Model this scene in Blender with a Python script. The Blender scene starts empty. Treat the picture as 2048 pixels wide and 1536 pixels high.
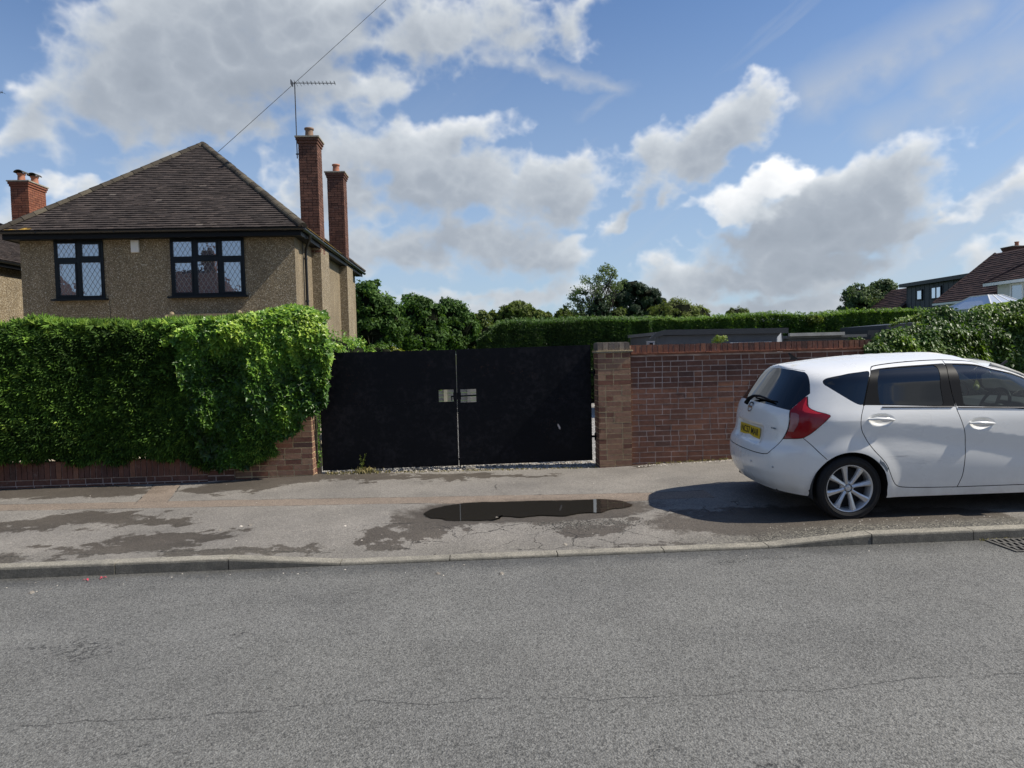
import bpy, math, random
import numpy as np
from mathutils import Vector, Matrix, geometry
R_ = math.radians
scene = bpy.context.scene
COL = scene.collection
rng = np.random.default_rng(7)
random.seed(7)

# ------------------------------------------------------------------ camera
CAM = np.array([0.0, 0.0, 1.75]); FPX = 1420.0
YAW, PITCH, ROLL = R_(3.0), R_(2.6), R_(1.4)
fw = np.array([math.sin(YAW)*math.cos(PITCH), math.cos(YAW)*math.cos(PITCH), -math.sin(PITCH)])
r0 = np.array([math.cos(YAW), -math.sin(YAW), 0.0]); u0 = np.cross(r0, fw)
rt = r0*math.cos(ROLL) - u0*math.sin(ROLL)
up = r0*math.sin(ROLL) + u0*math.cos(ROLL)
cd = bpy.data.cameras.new('camera'); cam = bpy.data.objects.new('camera', cd); COL.objects.link(cam)
cam.matrix_world = Matrix([[rt[0], up[0], -fw[0], CAM[0]], [rt[1], up[1], -fw[1], CAM[1]],
                           [rt[2], up[2], -fw[2], CAM[2]], [0, 0, 0, 1]])
cd.sensor_width = 36.0; cd.lens = 36.0*FPX/2048; cd.clip_start = 0.05; cd.clip_end = 3000
scene.camera = cam

def ray(px, py):
    d = fw + rt*((px-1024)/FPX) - up*((py-768)/FPX)
    return d
def P(px, py, Y):
    """point of the vertical plane at distance Y that the photograph shows at px, py"""
    d = ray(px, py); t = (Y-CAM[1])/d[1]; p = CAM + d*t
    return (float(p[0]), float(p[1]), float(p[2]))
def G(px, py, z=0.0):
    d = ray(px, py); t = (z-CAM[2])/d[2]; p = CAM + d*t
    return (float(p[0]), float(p[1]), float(p[2]))

# ------------------------------------------------------------------ sun, sky, exposure
SUN_EL, SUN_AZ = R_(47.0), R_(6.5)            # from the right, a touch in front of the walls
sdir = Vector((math.cos(SUN_EL)*math.cos(SUN_AZ), -math.cos(SUN_EL)*math.sin(SUN_AZ), math.sin(SUN_EL)))
sl = bpy.data.lights.new('sun', 'SUN'); sl.energy = 5.0; sl.angle = R_(0.5); sl.color = (1.0, 0.93, 0.82)
so = bpy.data.objects.new('sun', sl); COL.objects.link(so); so.rotation_euler = sdir.to_track_quat('Z', 'Y').to_euler()
so.location = (20, 0, 20)
scene.view_settings.view_transform = 'Standard'; scene.view_settings.look = 'None'
scene.view_settings.exposure = 0.28; scene.view_settings.gamma = 1.0
SKY_STRENGTH = 0.072

def azel(px, py):
    d = ray(px, py); d = d/np.linalg.norm(d)
    return math.degrees(math.atan2(d[0], d[1])), math.degrees(math.asin(d[2]))

class NT:
    """small helper to wire nodes"""
    def __init__(s, tree): s.t = tree; s.n = tree.nodes; s.l = tree.links
    def node(s, typ, **kw):
        n = s.n.new(typ)
        for k, v in kw.items():
            setattr(n, k, v)
        return n
    def put(s, sock, v):
        if isinstance(v, bpy.types.NodeSocket): s.l.new(v, sock)
        elif v is not None:
            try: sock.default_value = v
            except Exception:
                sock.default_value = tuple(v) if hasattr(v, '__len__') else (v, v, v)
    def m(s, op, a, b=None, c=None, clamp=False):
        n = s.node('ShaderNodeMath', operation=op, use_clamp=clamp)
        s.put(n.inputs[0], a)
        if b is not None: s.put(n.inputs[1], b)
        if c is not None: s.put(n.inputs[2], c)
        return n.outputs[0]
    def vm(s, op, a, b=None, scale=None):
        n = s.node('ShaderNodeVectorMath', operation=op)
        s.put(n.inputs[0], a)
        if b is not None: s.put(n.inputs[1], b)
        if scale is not None: s.put(n.inputs['Scale'], scale)
        return n.outputs['Value'] if op in ('LENGTH', 'DOT_PRODUCT', 'DISTANCE') else n.outputs['Vector']
    def noise(s, vec, scale=5, detail=2, rough=0.5, dist=0.0, color=False, dims='3D'):
        n = s.node('ShaderNodeTexNoise', noise_dimensions=dims)
        if vec is not None: s.put(n.inputs['Vector'], vec)
        s.put(n.inputs['Scale'], scale); s.put(n.inputs['Detail'], detail); s.put(n.inputs['Roughness'], rough)
        s.put(n.inputs['Distortion'], dist)
        return n.outputs['Color'] if color else n.outputs['Fac']
    def voro(s, vec, scale=5, feature='F1', out='Distance', rnd=1.0):
        n = s.node('ShaderNodeTexVoronoi', feature=feature)
        s.put(n.inputs['Vector'], vec); s.put(n.inputs['Scale'], scale); s.put(n.inputs['Randomness'], rnd)
        return n.outputs[out]
    def mapr(s, v, a, b, c=0.0, d=1.0, smooth=False):
        n = s.node('ShaderNodeMapRange'); n.clamp = True
        if smooth: n.interpolation_type = 'SMOOTHSTEP'
        s.put(n.inputs['Value'], v); s.put(n.inputs['From Min'], a); s.put(n.inputs['From Max'], b)
        s.put(n.inputs['To Min'], c); s.put(n.inputs['To Max'], d)
        return n.outputs['Result']
    def mix(s, f, a, b, blend='MIX'):
        n = s.node('ShaderNodeMix', data_type='RGBA', blend_type=blend)
        s.put(n.inputs[0], f)
        s.put(n.inputs[6], (*a, 1) if isinstance(a, (tuple, list)) and len(a) == 3 else a)
        s.put(n.inputs[7], (*b, 1) if isinstance(b, (tuple, list)) and len(b) == 3 else b)
        return n.outputs[2]
    def sep(s, v):
        n = s.node('ShaderNodeSeparateXYZ'); s.put(n.inputs[0], v); return n.outputs
    def comb(s, x=0.0, y=0.0, z=0.0):
        n = s.node('ShaderNodeCombineXYZ'); s.put(n.inputs[0], x); s.put(n.inputs[1], y); s.put(n.inputs[2], z)
        return n.outputs[0]
    def ramp(s, f, stops):
        n = s.node('ShaderNodeValToRGB'); s.put(n.inputs[0], f)
        cr = n.color_ramp
        while len(cr.elements) > 1: cr.elements.remove(cr.elements[-1])
        cr.elements[0].position = stops[0][0]; cr.elements[0].color = (*stops[0][1], 1)
        for p, c in stops[1:]:
            e = cr.elements.new(p); e.color = (*c, 1)
        return n.outputs[0]

# clouds, as masses in the sky (centre, half width, half height in photo pixels turned to degrees; tilt; weight; brightness)
CLOUDS = [
 (430,110,330,140,0,1.0,.0),(290,190,200,105,0,.95,.0),(620,120,170,95,0,.9,.0),(540,10,330,80,0,.95,.05),(75,230,85,95,0,.55,.1),(450,222,210,50,0,.75,-.05),
 (850,45,180,80,0,.62,.0),(1080,35,190,60,0,.52,-.02),(770,150,60,50,0,.6,.3),(235,60,50,60,0,.5,.3),
 (875,275,160,44,-12,.8,.15),(690,350,140,95,0,.85,.1),(900,355,190,75,0,.85,.0),(1090,370,125,70,0,.85,.0),(800,300,110,60,0,.8,.1),
 (840,500,190,60,0,.7,-.05),(960,480,170,60,0,.7,-.05),(1080,525,130,60,0,.75,.0),(700,500,120,60,0,.5,.0),(205,372,110,30,-10,.7,.3),
 (1420,285,165,58,-18,.95,.05),(1500,220,90,42,0,.8,.15),(1320,320,70,45,-10,.7,.0),
 (1480,385,52,42,0,.95,.75),(1545,365,62,40,0,.95,.8),(1590,360,50,26,0,.8,.8),(1500,410,80,30,0,.9,.55),
 (1600,450,180,65,-10,.95,-.15),(1720,390,150,75,-10,.95,-.05),(1790,330,100,52,-15,.85,.1),(1450,540,160,50,-5,.85,.0),(1600,530,190,70,0,.9,-.05),
 (1870,432,60,16,-10,.6,.2),(1760,450,110,45,0,.75,-.1),(1250,435,95,26,-35,.62,.0),(1340,405,50,30,-30,.6,.1),
 (1000,600,330,28,0,.6,.1),(1500,612,330,35,0,.75,.05),(1125,500,60,32,-35,.85,.45),(1650,560,70,24,-10,.6,.3),(2010,370,80,30,-20,.42,.1),(1990,520,90,60,-30,.42,.1),(40,440,90,60,0,.5,.1),(300,330,120,25,0,.4,0)]
AZ0, AZ1, EL0, EL1, SW, SH = -52.0, 60.0, -4.0, 52.0, 1664, 832
def sky_image():
    """cloud cover worked out on an azimuth / elevation grid, stored in a generated image"""
    r = np.random.default_rng(12)
    A, E = np.meshgrid(np.linspace(AZ0, AZ1, SW), np.linspace(EL0, EL1, SH)); A = A.astype(np.float32); E = E.astype(np.float32)
    def vnoise(x, y, seed):
        q = np.random.default_rng(seed); L = q.random((256, 256)).astype(np.float32)
        xi = np.floor(x).astype(np.int32); yi = np.floor(y).astype(np.int32); fx = x-xi; fy = y-yi
        fx = fx*fx*(3-2*fx); fy = fy*fy*(3-2*fy); xi &= 255; yi &= 255; x1 = (xi+1) & 255; y1 = (yi+1) & 255
        return (L[yi, xi]*(1-fx)+L[yi, x1]*fx)*(1-fy)+(L[y1, xi]*(1-fx)+L[y1, x1]*fx)*fy
    def fb(x, y, seed, o=5, rough=.55, bil=False):
        s_ = 0; a = 1.0; t_ = 0
        for k in range(o):
            c, sn = math.cos(k*1.1), math.sin(k*1.1)
            n = vnoise((x*c-y*sn)*2.03**k+17*k, (x*sn+y*c)*2.03**k+9*k, seed+k)
            if bil: n = 1-np.abs(2*n-1)
            s_ = s_+a*n; t_ += a; a *= rough
        return s_/t_
    w1x = (fb(A/7, E/5.5, 100, 6, .6)-.5)*6.0; w1y = (fb(A/7, E/5.5, 200, 6, .6)-.5)*4.5
    w2x = (fb(A/1.7, E/1.4, 300, 3)-.5)*1.4; w2y = (fb(A/1.7, E/1.4, 400, 3)-.5)*1.2
    X, Y = A+w1x+w2x, E+w1y+w2y
    D = np.full(A.shape, -2.0, np.float32); BR = np.zeros_like(A); WS = np.full_like(A, 1e-3)
    for (cx, cy, rx, ry, rot, wt, br) in CLOUDS:
        a, e = azel(cx, cy); k = math.cos(math.atan2(math.hypot(cx-1024, cy-768), FPX))
        sx, sy = math.degrees(rx/FPX)*k, math.degrees(ry/FPX)*k; c, sn = math.cos(R_(rot)), math.sin(R_(rot))
        dx, dy = X-a, Y-e; u = (dx*c+dy*sn*-1)/sx if False else (dx*c-dy*sn)/sx; v = (dx*sn+dy*c)/sy
        f = (1.2-np.hypot(u, v))*wt; D = np.where(f > D, f+np.maximum(0, .12-np.abs(f-D))*.3, D+np.maximum(0, .12-np.abs(f-D))*.3)
        w = np.clip(f+.1, 0, 2)**2; BR += w*br; WS += w
    BR = BR/WS
    bill = fb(A/3.4, E/2.7, 500, 5, .50, True); fine = fb(A/1.3, E/1.1, 600, 4, .5)
    D = D-.12+(bill-.55)*.85+(fine-.5)*.30
    al = np.clip((D+.02)/.58, 0, 1); al = al*al*(3-2*al)
    dn = np.clip(D, 0, 1.2); acc = np.zeros_like(D); dE = (EL1-EL0)/SH; dA = (AZ1-AZ0)/SW
    for j, (oa, oe) in enumerate([(.1, .25), (.2, .55), (.35, .95), (.5, 1.5), (.8, 2.2), (1.1, 3.2), (1.5, 4.4)]):
        sh = np.roll(dn, (-int(oe/dE), -int(oa/dA)), (0, 1)); acc += sh*(.9 if j < 4 else .75)
    lum = .30+.66*np.exp(-acc*.55)+.26*np.exp(-((dn)/.32)**2)+BR*.75+(bill-.55)*.45
    lum = np.clip(lum, 0, 1.5)
    ca, sa = math.cos(R_(33)), math.sin(R_(33)); u = A*ca+E*sa; v = -A*sa+E*ca
    cir = np.clip((fb(u/26, v/3.2, 700, 6, .6)-.50)/.3, 0, 1)*.55*np.clip((A+2)/26, .12, 1)
    wob = (fine-.5)*1.1
    def streak(x1, y1, x2, y2, wd, amt):
        a1, e1 = azel(x1, y1); a2, e2 = azel(x2, y2); L = math.hypot(a2-a1, e2-e1); ux, uy = (a2-a1)/L, (e2-e1)/L
        al_ = (A-a1)*ux+(E-e1)*uy; ac = np.abs(-(A-a1)*uy+(E-e1)*ux+wob)
        return amt*np.clip(1-ac/wd, 0, 1)*np.clip((al_+1)/2, 0, 1)*np.clip((L+1-al_)/2, 0, 1)*(.55+.9*fine)
    cir = np.maximum.reduce([cir, streak(955, 105, 1250, 180, .8, .55), streak(1590, 200, 1990, 0, 2.4, .52), streak(1850, 190, 2200, 50, 3.2, .50), streak(1720, 270, 2100, 130, 2.0, .35), streak(1165, 230, 1262, 178, .5, .25), streak(1730, 275, 1815, 215, .5, .25)])
    px = np.zeros((SH, SW, 4), np.float32); px[..., 0] = al; px[..., 1] = lum/1.5; px[..., 2] = cir; px[..., 3] = 1
    im = bpy.data.images.new('cloud_cover', SW, SH, float_buffer=True, is_data=True); im.colorspace_settings.name = 'Non-Color'
    im.pixels.foreach_set(px.ravel()); im.pack(); return im
def build_world():
    w = bpy.data.worlds.new('World'); scene.world = w; w.use_nodes = True
    t = NT(w.node_tree); w.node_tree.nodes.clear()
    out = t.node('ShaderNodeOutputWorld'); bg = t.node('ShaderNodeBackground')
    t.l.new(bg.outputs[0], out.inputs[0]); bg.inputs['Strength'].default_value = SKY_STRENGTH
    sky = t.node('ShaderNodeTexSky', sky_type='NISHITA'); sky.sun_disc = False
    sky.sun_elevation = SUN_EL; sky.sun_rotation = R_(90)+SUN_AZ
    sky.air_density = 1.0; sky.dust_density = 0.5; sky.ozone_density = 3.0
    tc = t.node('ShaderNodeTexCoord'); d = t.vm('NORMALIZE', tc.outputs['Generated']); sx = t.sep(d)
    az = t.m('MULTIPLY', t.m('ARCTAN2', sx[0], sx[1]), 57.2958); el = t.m('MULTIPLY', t.m('ARCSINE', sx[2]), 57.2958)
    im = t.node('ShaderNodeTexImage'); im.image = sky_image(); im.extension = 'MIRROR'; im.interpolation = 'Linear'
    t.put(im.inputs['Vector'], t.comb(t.m('DIVIDE', t.m('SUBTRACT', az, AZ0), AZ1-AZ0), t.m('DIVIDE', t.m('SUBTRACT', el, EL0), EL1-EL0), 0.0))
    c = t.node('ShaderNodeSeparateColor'); t.l.new(im.outputs[0], c.inputs[0])
    alpha, lum, cir = c.outputs[0], c.outputs[1], c.outputs[2]
    lum = t.m('MULTIPLY', lum, 1.5)
    ccol = t.ramp(t.m('MULTIPLY', lum, .7), CLOUD_RAMP)
    blue = t.vm('MULTIPLY', sky.outputs[0], SKY_TINT)
    base = t.mix(t.mapr(el, 0, 30, HAZE[0], 0.0, smooth=True), blue, HAZE[1])
    base = t.mix(cir, base, (6.2, 6.7, 7.4))
    col = t.mix(t.m('MULTIPLY', alpha, 0.95), base, ccol)
    col = t.mix(t.mapr(el, -3, 0, 1, 0), col, (1.6, 1.7, 1.8))
    t.l.new(col, bg.inputs['Color'])
CLOUD_RAMP = [(0.0, (3.0, 3.45, 4.1)), (0.3, (4.6, 5.1, 5.8)), (0.55, (7.3, 7.8, 8.3)), (0.8, (10.6, 10.8, 11.0)), (1.0, (13.0, 13.0, 12.9))]
SKY_TINT = (1.12, 1.28, 1.48); HAZE = (.62, (5.4, 6.7, 8.3))
build_world()
# ------------------------------------------------------------------ helpers
def tag(o, label=None, cat=None, group=None, kind=None):
    if label: o['label'] = label
    if cat: o['category'] = cat
    if group: o['group'] = group
    if kind: o['kind'] = kind
    return o
def empty(name, loc=(0, 0, 0), label=None, cat=None, group=None, rz=0.0):
    o = bpy.data.objects.new(name, None); COL.objects.link(o); o.location = loc; o.rotation_euler = (0, 0, rz)
    o.empty_display_size = 0.2
    tag(o, label, cat, group); return o
def link_mesh(name, me, parent=None, world=True):
    o = bpy.data.objects.new(name, me); COL.objects.link(o)
    if parent is not None:
        o.parent = parent
    return o

class MB:
    """collects shapes; build() links them as ONE mesh object"""
    def __init__(s): s.v = []; s.f = []; s.mi = []; s.r = []; s.sm = []
    def add(s, vs, fs, mat=0, rnd=0.5, smooth=False):
        b = len(s.v); s.v.extend([tuple(map(float, q)) for q in vs]); s.r.extend([rnd]*len(vs))
        for f in fs: s.f.append(tuple(b+i for i in f)); s.mi.append(mat); s.sm.append(smooth)
    def box(s, x0, x1, y0, y1, z0, z1, mat=0, rnd=0.5):
        s.add([(x0,y0,z0),(x1,y0,z0),(x1,y1,z0),(x0,y1,z0),(x0,y0,z1),(x1,y0,z1),(x1,y1,z1),(x0,y1,z1)],
              [(0,3,2,1),(4,5,6,7),(0,1,5,4),(1,2,6,5),(2,3,7,6),(3,0,4,7)], mat, rnd)
    def obox(s, o, u, v, n, su, sv, sn, mat=0, rnd=0.5):
        """box with corner o and edges u*su, v*sv, n*sn"""
        o, u, v, n = [np.array(q, float) for q in (o, u, v, n)]
        c = [o, o+u*su, o+u*su+v*sv, o+v*sv]; c += [q+n*sn for q in c]
        s.add(c, [(0,3,2,1),(4,5,6,7),(0,1,5,4),(1,2,6,5),(2,3,7,6),(3,0,4,7)], mat, rnd)
    def bar(s, a, b, w, h=None, mat=0, rnd=0.5, upv=(0, 0, 1)):
        a, b = np.array(a, float), np.array(b, float); h = h or w
        d = b-a; L = np.linalg.norm(d); d = d/L; uu = np.array(upv, float)
        if abs(np.dot(uu, d)) > 0.98: uu = np.array((1.0, 0, 0))
        sd = np.cross(d, uu); sd /= np.linalg.norm(sd); u2 = np.cross(sd, d)
        s.obox(a - sd*w/2 - u2*h/2, d, sd, u2, L, w, h, mat, rnd)
    def tube(s, path, rad, n=8, mat=0, rnd=0.5, cap=True, smooth=True):
        path = [np.array(q, float) for q in path]; k = len(path)
        rad = list(rad) if hasattr(rad, '__len__') else [rad]*k
        vs = []; prev = None
        for i, q in enumerate(path):
            d = path[min(i+1, k-1)] - path[max(i-1, 0)]; d = d/(np.linalg.norm(d)+1e-9)
            if prev is None:
                a = np.array((0, 0, 1.0)) if abs(d[2]) < .9 else np.array((1.0, 0, 0))
                sd = np.cross(d, a)
            else: sd = prev - d*np.dot(prev, d)
            sd /= np.linalg.norm(sd)+1e-9; prev = sd; u2 = np.cross(d, sd)
            for j in range(n):
                a = 2*math.pi*j/n; vs.append(q + rad[i]*(sd*math.cos(a)+u2*math.sin(a)))
        fs = [(i*n+j, i*n+(j+1) % n, (i+1)*n+(j+1) % n, (i+1)*n+j) for i in range(k-1) for j in range(n)]
        s.add(vs, fs, mat, rnd, smooth)
        if cap:
            s.add(vs[:n], [tuple(range(n))], mat, rnd); s.add(vs[-n:], [tuple(range(n-1, -1, -1))], mat, rnd)
    def lathe(s, prof, c, axis='z', n=24, mat=0, rnd=0.5, smooth=True):
        """prof: (radius, height) pairs round an axis through c"""
        vs = []
        for r, h in prof:
            for j in range(n):
                a = 2*math.pi*j/n; x, y = r*math.cos(a), r*math.sin(a)
                vs.append((c[0]+x, c[1]+y, c[2]+h) if axis == 'z' else (c[0]+x, c[1]+h, c[2]+y))
        fs = [(i*n+j, i*n+(j+1) % n, (i+1)*n+(j+1) % n, (i+1)*n+j) for i in range(len(prof)-1) for j in range(n)]
        s.add(vs, fs, mat, rnd, smooth)
    def prism(s, poly, vec, mat=0, rnd=0.5):
        """closed outline (3-D points) swept along vec"""
        poly = [np.array(q, float) for q in poly]; vec = np.array(vec, float); k = len(poly)
        s.add(poly+[q+vec for q in poly], [tuple(range(k-1, -1, -1)), tuple(range(k, 2*k))] + [(i, (i+1) % k, (i+1) % k+k, i+k) for i in range(k)], mat, rnd)
    def build(s, name, mats, parent=None, bevel=0.0, seg=2):
        me = bpy.data.meshes.new(name); me.from_pydata(s.v, [], s.f)
        for m in (mats if isinstance(mats, (list, tuple)) else [mats]): me.materials.append(m)
        me.polygons.foreach_set('material_index', s.mi); me.polygons.foreach_set('use_smooth', s.sm)
        a = me.attributes.new('rnd', 'FLOAT', 'POINT'); a.data.foreach_set('value', s.r)
        me.update()
        o = link_mesh(name, me, parent)
        if bevel:
            m = o.modifiers.new('bevel', 'BEVEL'); m.width = bevel; m.segments = seg; m.limit_method = 'ANGLE'
        return o

def copy_tree(o, parent=None):
    c = o.copy(); COL.objects.link(c)
    if parent is not None: c.parent = parent
    for ch in list(o.children): copy_tree(ch, c)
    return c

def mesh_np(name, V, F, mats, rnd=None, mi=None, smooth=False, parent=None, normals=None):
    """V (n,3); F list of equal-length face arrays [(m,3) or (m,4)]"""
    me = bpy.data.meshes.new(name); V = np.asarray(V, np.float32)
    me.vertices.add(len(V)); me.vertices.foreach_set('co', V.ravel())
    F = [np.asarray(f, np.int32) for f in (F if isinstance(F, list) else [F]) if len(f)]
    loops = np.concatenate([f.ravel() for f in F]); tot = np.concatenate([np.full(len(f), f.shape[1], np.int32) for f in F])
    start = np.concatenate([[0], np.cumsum(tot)[:-1]]).astype(np.int32)
    me.loops.add(len(loops)); me.loops.foreach_set('vertex_index', loops.astype(np.int32))
    me.polygons.add(len(tot)); me.polygons.foreach_set('loop_start', start); me.polygons.foreach_set('loop_total', tot)
    for m in (mats if isinstance(mats, (list, tuple)) else [mats]): me.materials.append(m)
    if mi is not None: me.polygons.foreach_set('material_index', np.asarray(mi, np.int32))
    me.polygons.foreach_set('use_smooth', np.full(len(tot), bool(smooth)))
    if rnd is not None:
        a = me.attributes.new('rnd', 'FLOAT', 'POINT'); a.data.foreach_set('value', np.asarray(rnd, np.float32))
    me.update(); me.validate()
    if normals is not None: me.normals_split_custom_set_from_vertices([tuple(q) for q in normals])
    return link_mesh(name, me, parent)

# ------------------------------------------------------------------ materials
def newmat(name):
    m = bpy.data.materials.new(name); m.use_nodes = True
    t = NT(m.node_tree); b = t.n['Principled BSDF']
    return m, t, b
def simple(name, col, rough=0.6, metal=0.0, spec=0.5, coat=0.0, var=0.0, vscale=3.0, bump=0.0, bscale=40.0):
    m, t, b = newmat(name)
    b.inputs['Roughness'].default_value = rough; b.inputs['Metallic'].default_value = metal
    b.inputs['Specular IOR Level'].default_value = spec; b.inputs['Coat Weight'].default_value = coat
    b.inputs['Coat Roughness'].default_value = 0.05
    tc = t.node('ShaderNodeTexCoord').outputs['Object']
    if var:
        f = t.mapr(t.noise(tc, vscale, 5, .6), .3, .7, 1-var, 1+var)
        t.put(b.inputs['Base Color'], t.vm('SCALE', (*col,), scale=f))
    else: b.inputs['Base Color'].default_value = (*col, 1)
    if bump:
        bn = t.node('ShaderNodeBump'); bn.inputs['Strength'].default_value = bump; bn.inputs['Distance'].default_value = 0.01
        t.put(bn.inputs['Height'], t.noise(tc, bscale, 4, .6)); t.l.new(bn.outputs[0], b.inputs['Normal'])
    return m
def addbump(t, b, h, strength=0.5, dist=0.01):
    bn = t.node('ShaderNodeBump'); bn.inputs['Strength'].default_value = strength; bn.inputs['Distance'].default_value = dist
    t.put(bn.inputs['Height'], h); t.l.new(bn.outputs[0], b.inputs['Normal'])
def attr(t, name='rnd'):
    n = t.node('ShaderNodeAttribute'); n.attribute_name = name; return n.outputs['Fac']
def geopos(t): return t.node('ShaderNodeNewGeometry').outputs['Position']

def brick_mat(name, stops, grime=(0.5, 1.0), spec=.3):
    m, t, b = newmat(name); p = geopos(t)
    c = t.ramp(attr(t), stops)
    n1 = t.noise(p, 28, 5, .65); n2 = t.noise(p, 2.2, 4, .6)
    f = t.m('MULTIPLY', t.mapr(n1, .25, .75, .72, 1.25), t.mapr(n2, .3, .7, grime[0], grime[1]))
    c = t.vm('SCALE', c, scale=f)
    # pale salts here and there
    c = t.mix(t.mapr(t.m('MULTIPLY', t.noise(p, 9, 5, .7), t.noise(p, 60, 3, .6)), .31, .42, 0, .35), c, (.32, .28, .25))
    t.put(b.inputs['Base Color'], c); b.inputs['Roughness'].default_value = .85; b.inputs['Specular IOR Level'].default_value = spec
    addbump(t, b, t.m('ADD', n1, t.m('MULTIPLY', t.noise(p, 160, 3, .6), .5)), .6, .004)
    return m
M = {}
M['brick_red'] = brick_mat('brick_red', [(0, (.095, .055, .045)), (.3, (.15, .070, .050)), (.7, (.185, .086, .057)), (1, (.23, .11, .068))], (.7, 1.1))
M['brick_tan'] = brick_mat('brick_tan', [(0, (.16, .080, .058)), (.5, (.25, .145, .098)), (1, (.30, .19, .125))], (.75, 1.1))
M['brick_orange'] = brick_mat('brick_orange', [(0, (.17, .06, .035)), (.6, (.25, .09, .05)), (1, (.3, .12, .065))], (.75, 1.1))
M['brick_far'] = simple('brick_far', (.16, .075, .055), .9, var=.2)
M['brick_stack'] = brick_mat('brick_stack', [(0, (.09, .044, .032)), (.6, (.145, .067, .046)), (1, (.19, .09, .06))], (.7, 1.1))
M['brick_grey'] = brick_mat('brick_grey', [(0, (.13, .11, .095)), (.6, (.19, .16, .13)), (1, (.24, .2, .16))], (.7, 1.1))
def mortar_mat(name, col):
    m, t, b = newmat(name); p = geopos(t)
    t.put(b.inputs['Base Color'], t.vm('SCALE', (*col,), scale=t.mapr(t.noise(p, 7, 5, .7), .3, .7, .55, 1.25)))
    b.inputs['Roughness'].default_value = .95; b.inputs['Specular IOR Level'].default_value = .1
    addbump(t, b, t.noise(p, 120, 3, .6), .6, .003); return m
M['mortar'] = mortar_mat('mortar', (.58, .48, .42)); M['mortar_tan'] = mortar_mat('mortar_tan', (.66, .53, .31)); M['mortar_dark'] = mortar_mat('mortar_dark', (.06, .035, .03))
M['creasing'] = simple('clay_creasing_tile', (.30, .12, .07), .85, var=.5, vscale=6, bump=.6)
M['cement'] = simple('cement', (.3, .27, .22), .95, spec=.1, var=.3, vscale=8, bump=.6)

def pebble_mat():
    m, t, b = newmat('pebbledash'); p = geopos(t)
    pw = t.vm('ADD', p, t.vm('SCALE', t.noise(p, 60, 2, .5, color=True), scale=.01))
    cell = t.voro(pw, 62, 'F1', 'Color'); dist = t.voro(pw, 62, 'F1', 'Distance')
    sc = t.sep(cell)
    c = t.ramp(sc[0], [(0, (.09, .07, .046)), (.35, (.235, .185, .115)), (.75, (.39, .315, .20)), (.93, (.55, .48, .35)), (1, (.75, .70, .60))])
    c = t.mix(t.mapr(dist, .35, .62, 0, .75), c, (.17, .13, .08))
    st = t.noise(t.vm('MULTIPLY', p, (3.5, 3.5, .35)), 1.0, 5, .65)
    c = t.vm('SCALE', c, scale=t.m('MULTIPLY', t.mapr(t.noise(p, 1.1, 5, .65), .3, .7, .78, 1.12), t.mapr(st, .35, .65, .86, 1.06)))
    t.put(b.inputs['Base Color'], c); b.inputs['Roughness'].default_value = .8; b.inputs['Specular IOR Level'].default_value = .35
    addbump(t, b, t.m('SUBTRACT', 1.0, dist), .6, .012); return m
M['pebbledash'] = pebble_mat()

def tile_mat(name, stops, lichen=.35):
    m, t, b = newmat(name); p = geopos(t)
    c = t.ramp(attr(t), stops)
    n = t.noise(p, 1.6, 6, .7); n1 = t.noise(p, 30, 5, .7)
    c = t.vm('SCALE', c, scale=t.m('MULTIPLY', t.mapr(n, .3, .7, .7, 1.25), t.mapr(n1, .25, .75, .65, 1.4)))
    c = t.mix(t.mapr(t.noise(p, 22, 6, .75), .62, .75, 0, lichen), c, (.3, .29, .25))
    t.put(b.inputs['Base Color'], c); b.inputs['Roughness'].default_value = .85; b.inputs['Specular IOR Level'].default_value = .3
    addbump(t, b, n1, .6, .006); return m
M['roof_tile'] = tile_mat('roof_tile', [(0, (.036, .029, .027)), (.5, (.060, .048, .043)), (.9, (.083, .065, .057)), (1, (.13, .11, .095))])
M['hip_tile'] = tile_mat('hip_tile', [(0, (.035, .029, .022)), (.5, (.06, .05, .037)), (1, (.10, .085, .06))], .6)
M['roof_far'] = tile_mat('roof_far', [(0, (.035, .018, .017)), (.5, (.05, .026, .023)), (1, (.065, .034, .03))], .1)
M['lichen_tile'] = simple('lichen_tile', (.33, .2, .035), .9, var=.7, vscale=9, bump=.5)
M['black_paint'] = simple('black_paint', (.012, .013, .016), .32, spec=.5, var=.3, bump=.1)
M['black_upvc'] = simple('black_window_frame', (.006, .010, .014), .4, spec=.25, var=.2)
M['soffit'] = simple('soffit', (.006, .007, .009), .5, spec=.2)
M['white_plastic'] = simple('white_plastic', (.72, .72, .7), .4, var=.05)
M['clay_pot'] = simple('clay_pot', (.36, .15, .09), .8, var=.35, vscale=7, bump=.3)
M['clay_pot_dull'] = simple('clay_pot_dull', (.2, .13, .09), .85, var=.35, vscale=7, bump=.3)
M['metal_grey'] = simple('aerial_metal', (.06, .06, .065), .5, .5)
M['cable'] = simple('cable_rubber', (.015, .015, .015), .6)
M['lead'] = simple('lead_strip', (.26, .27, .27), .6, .1)
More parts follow.
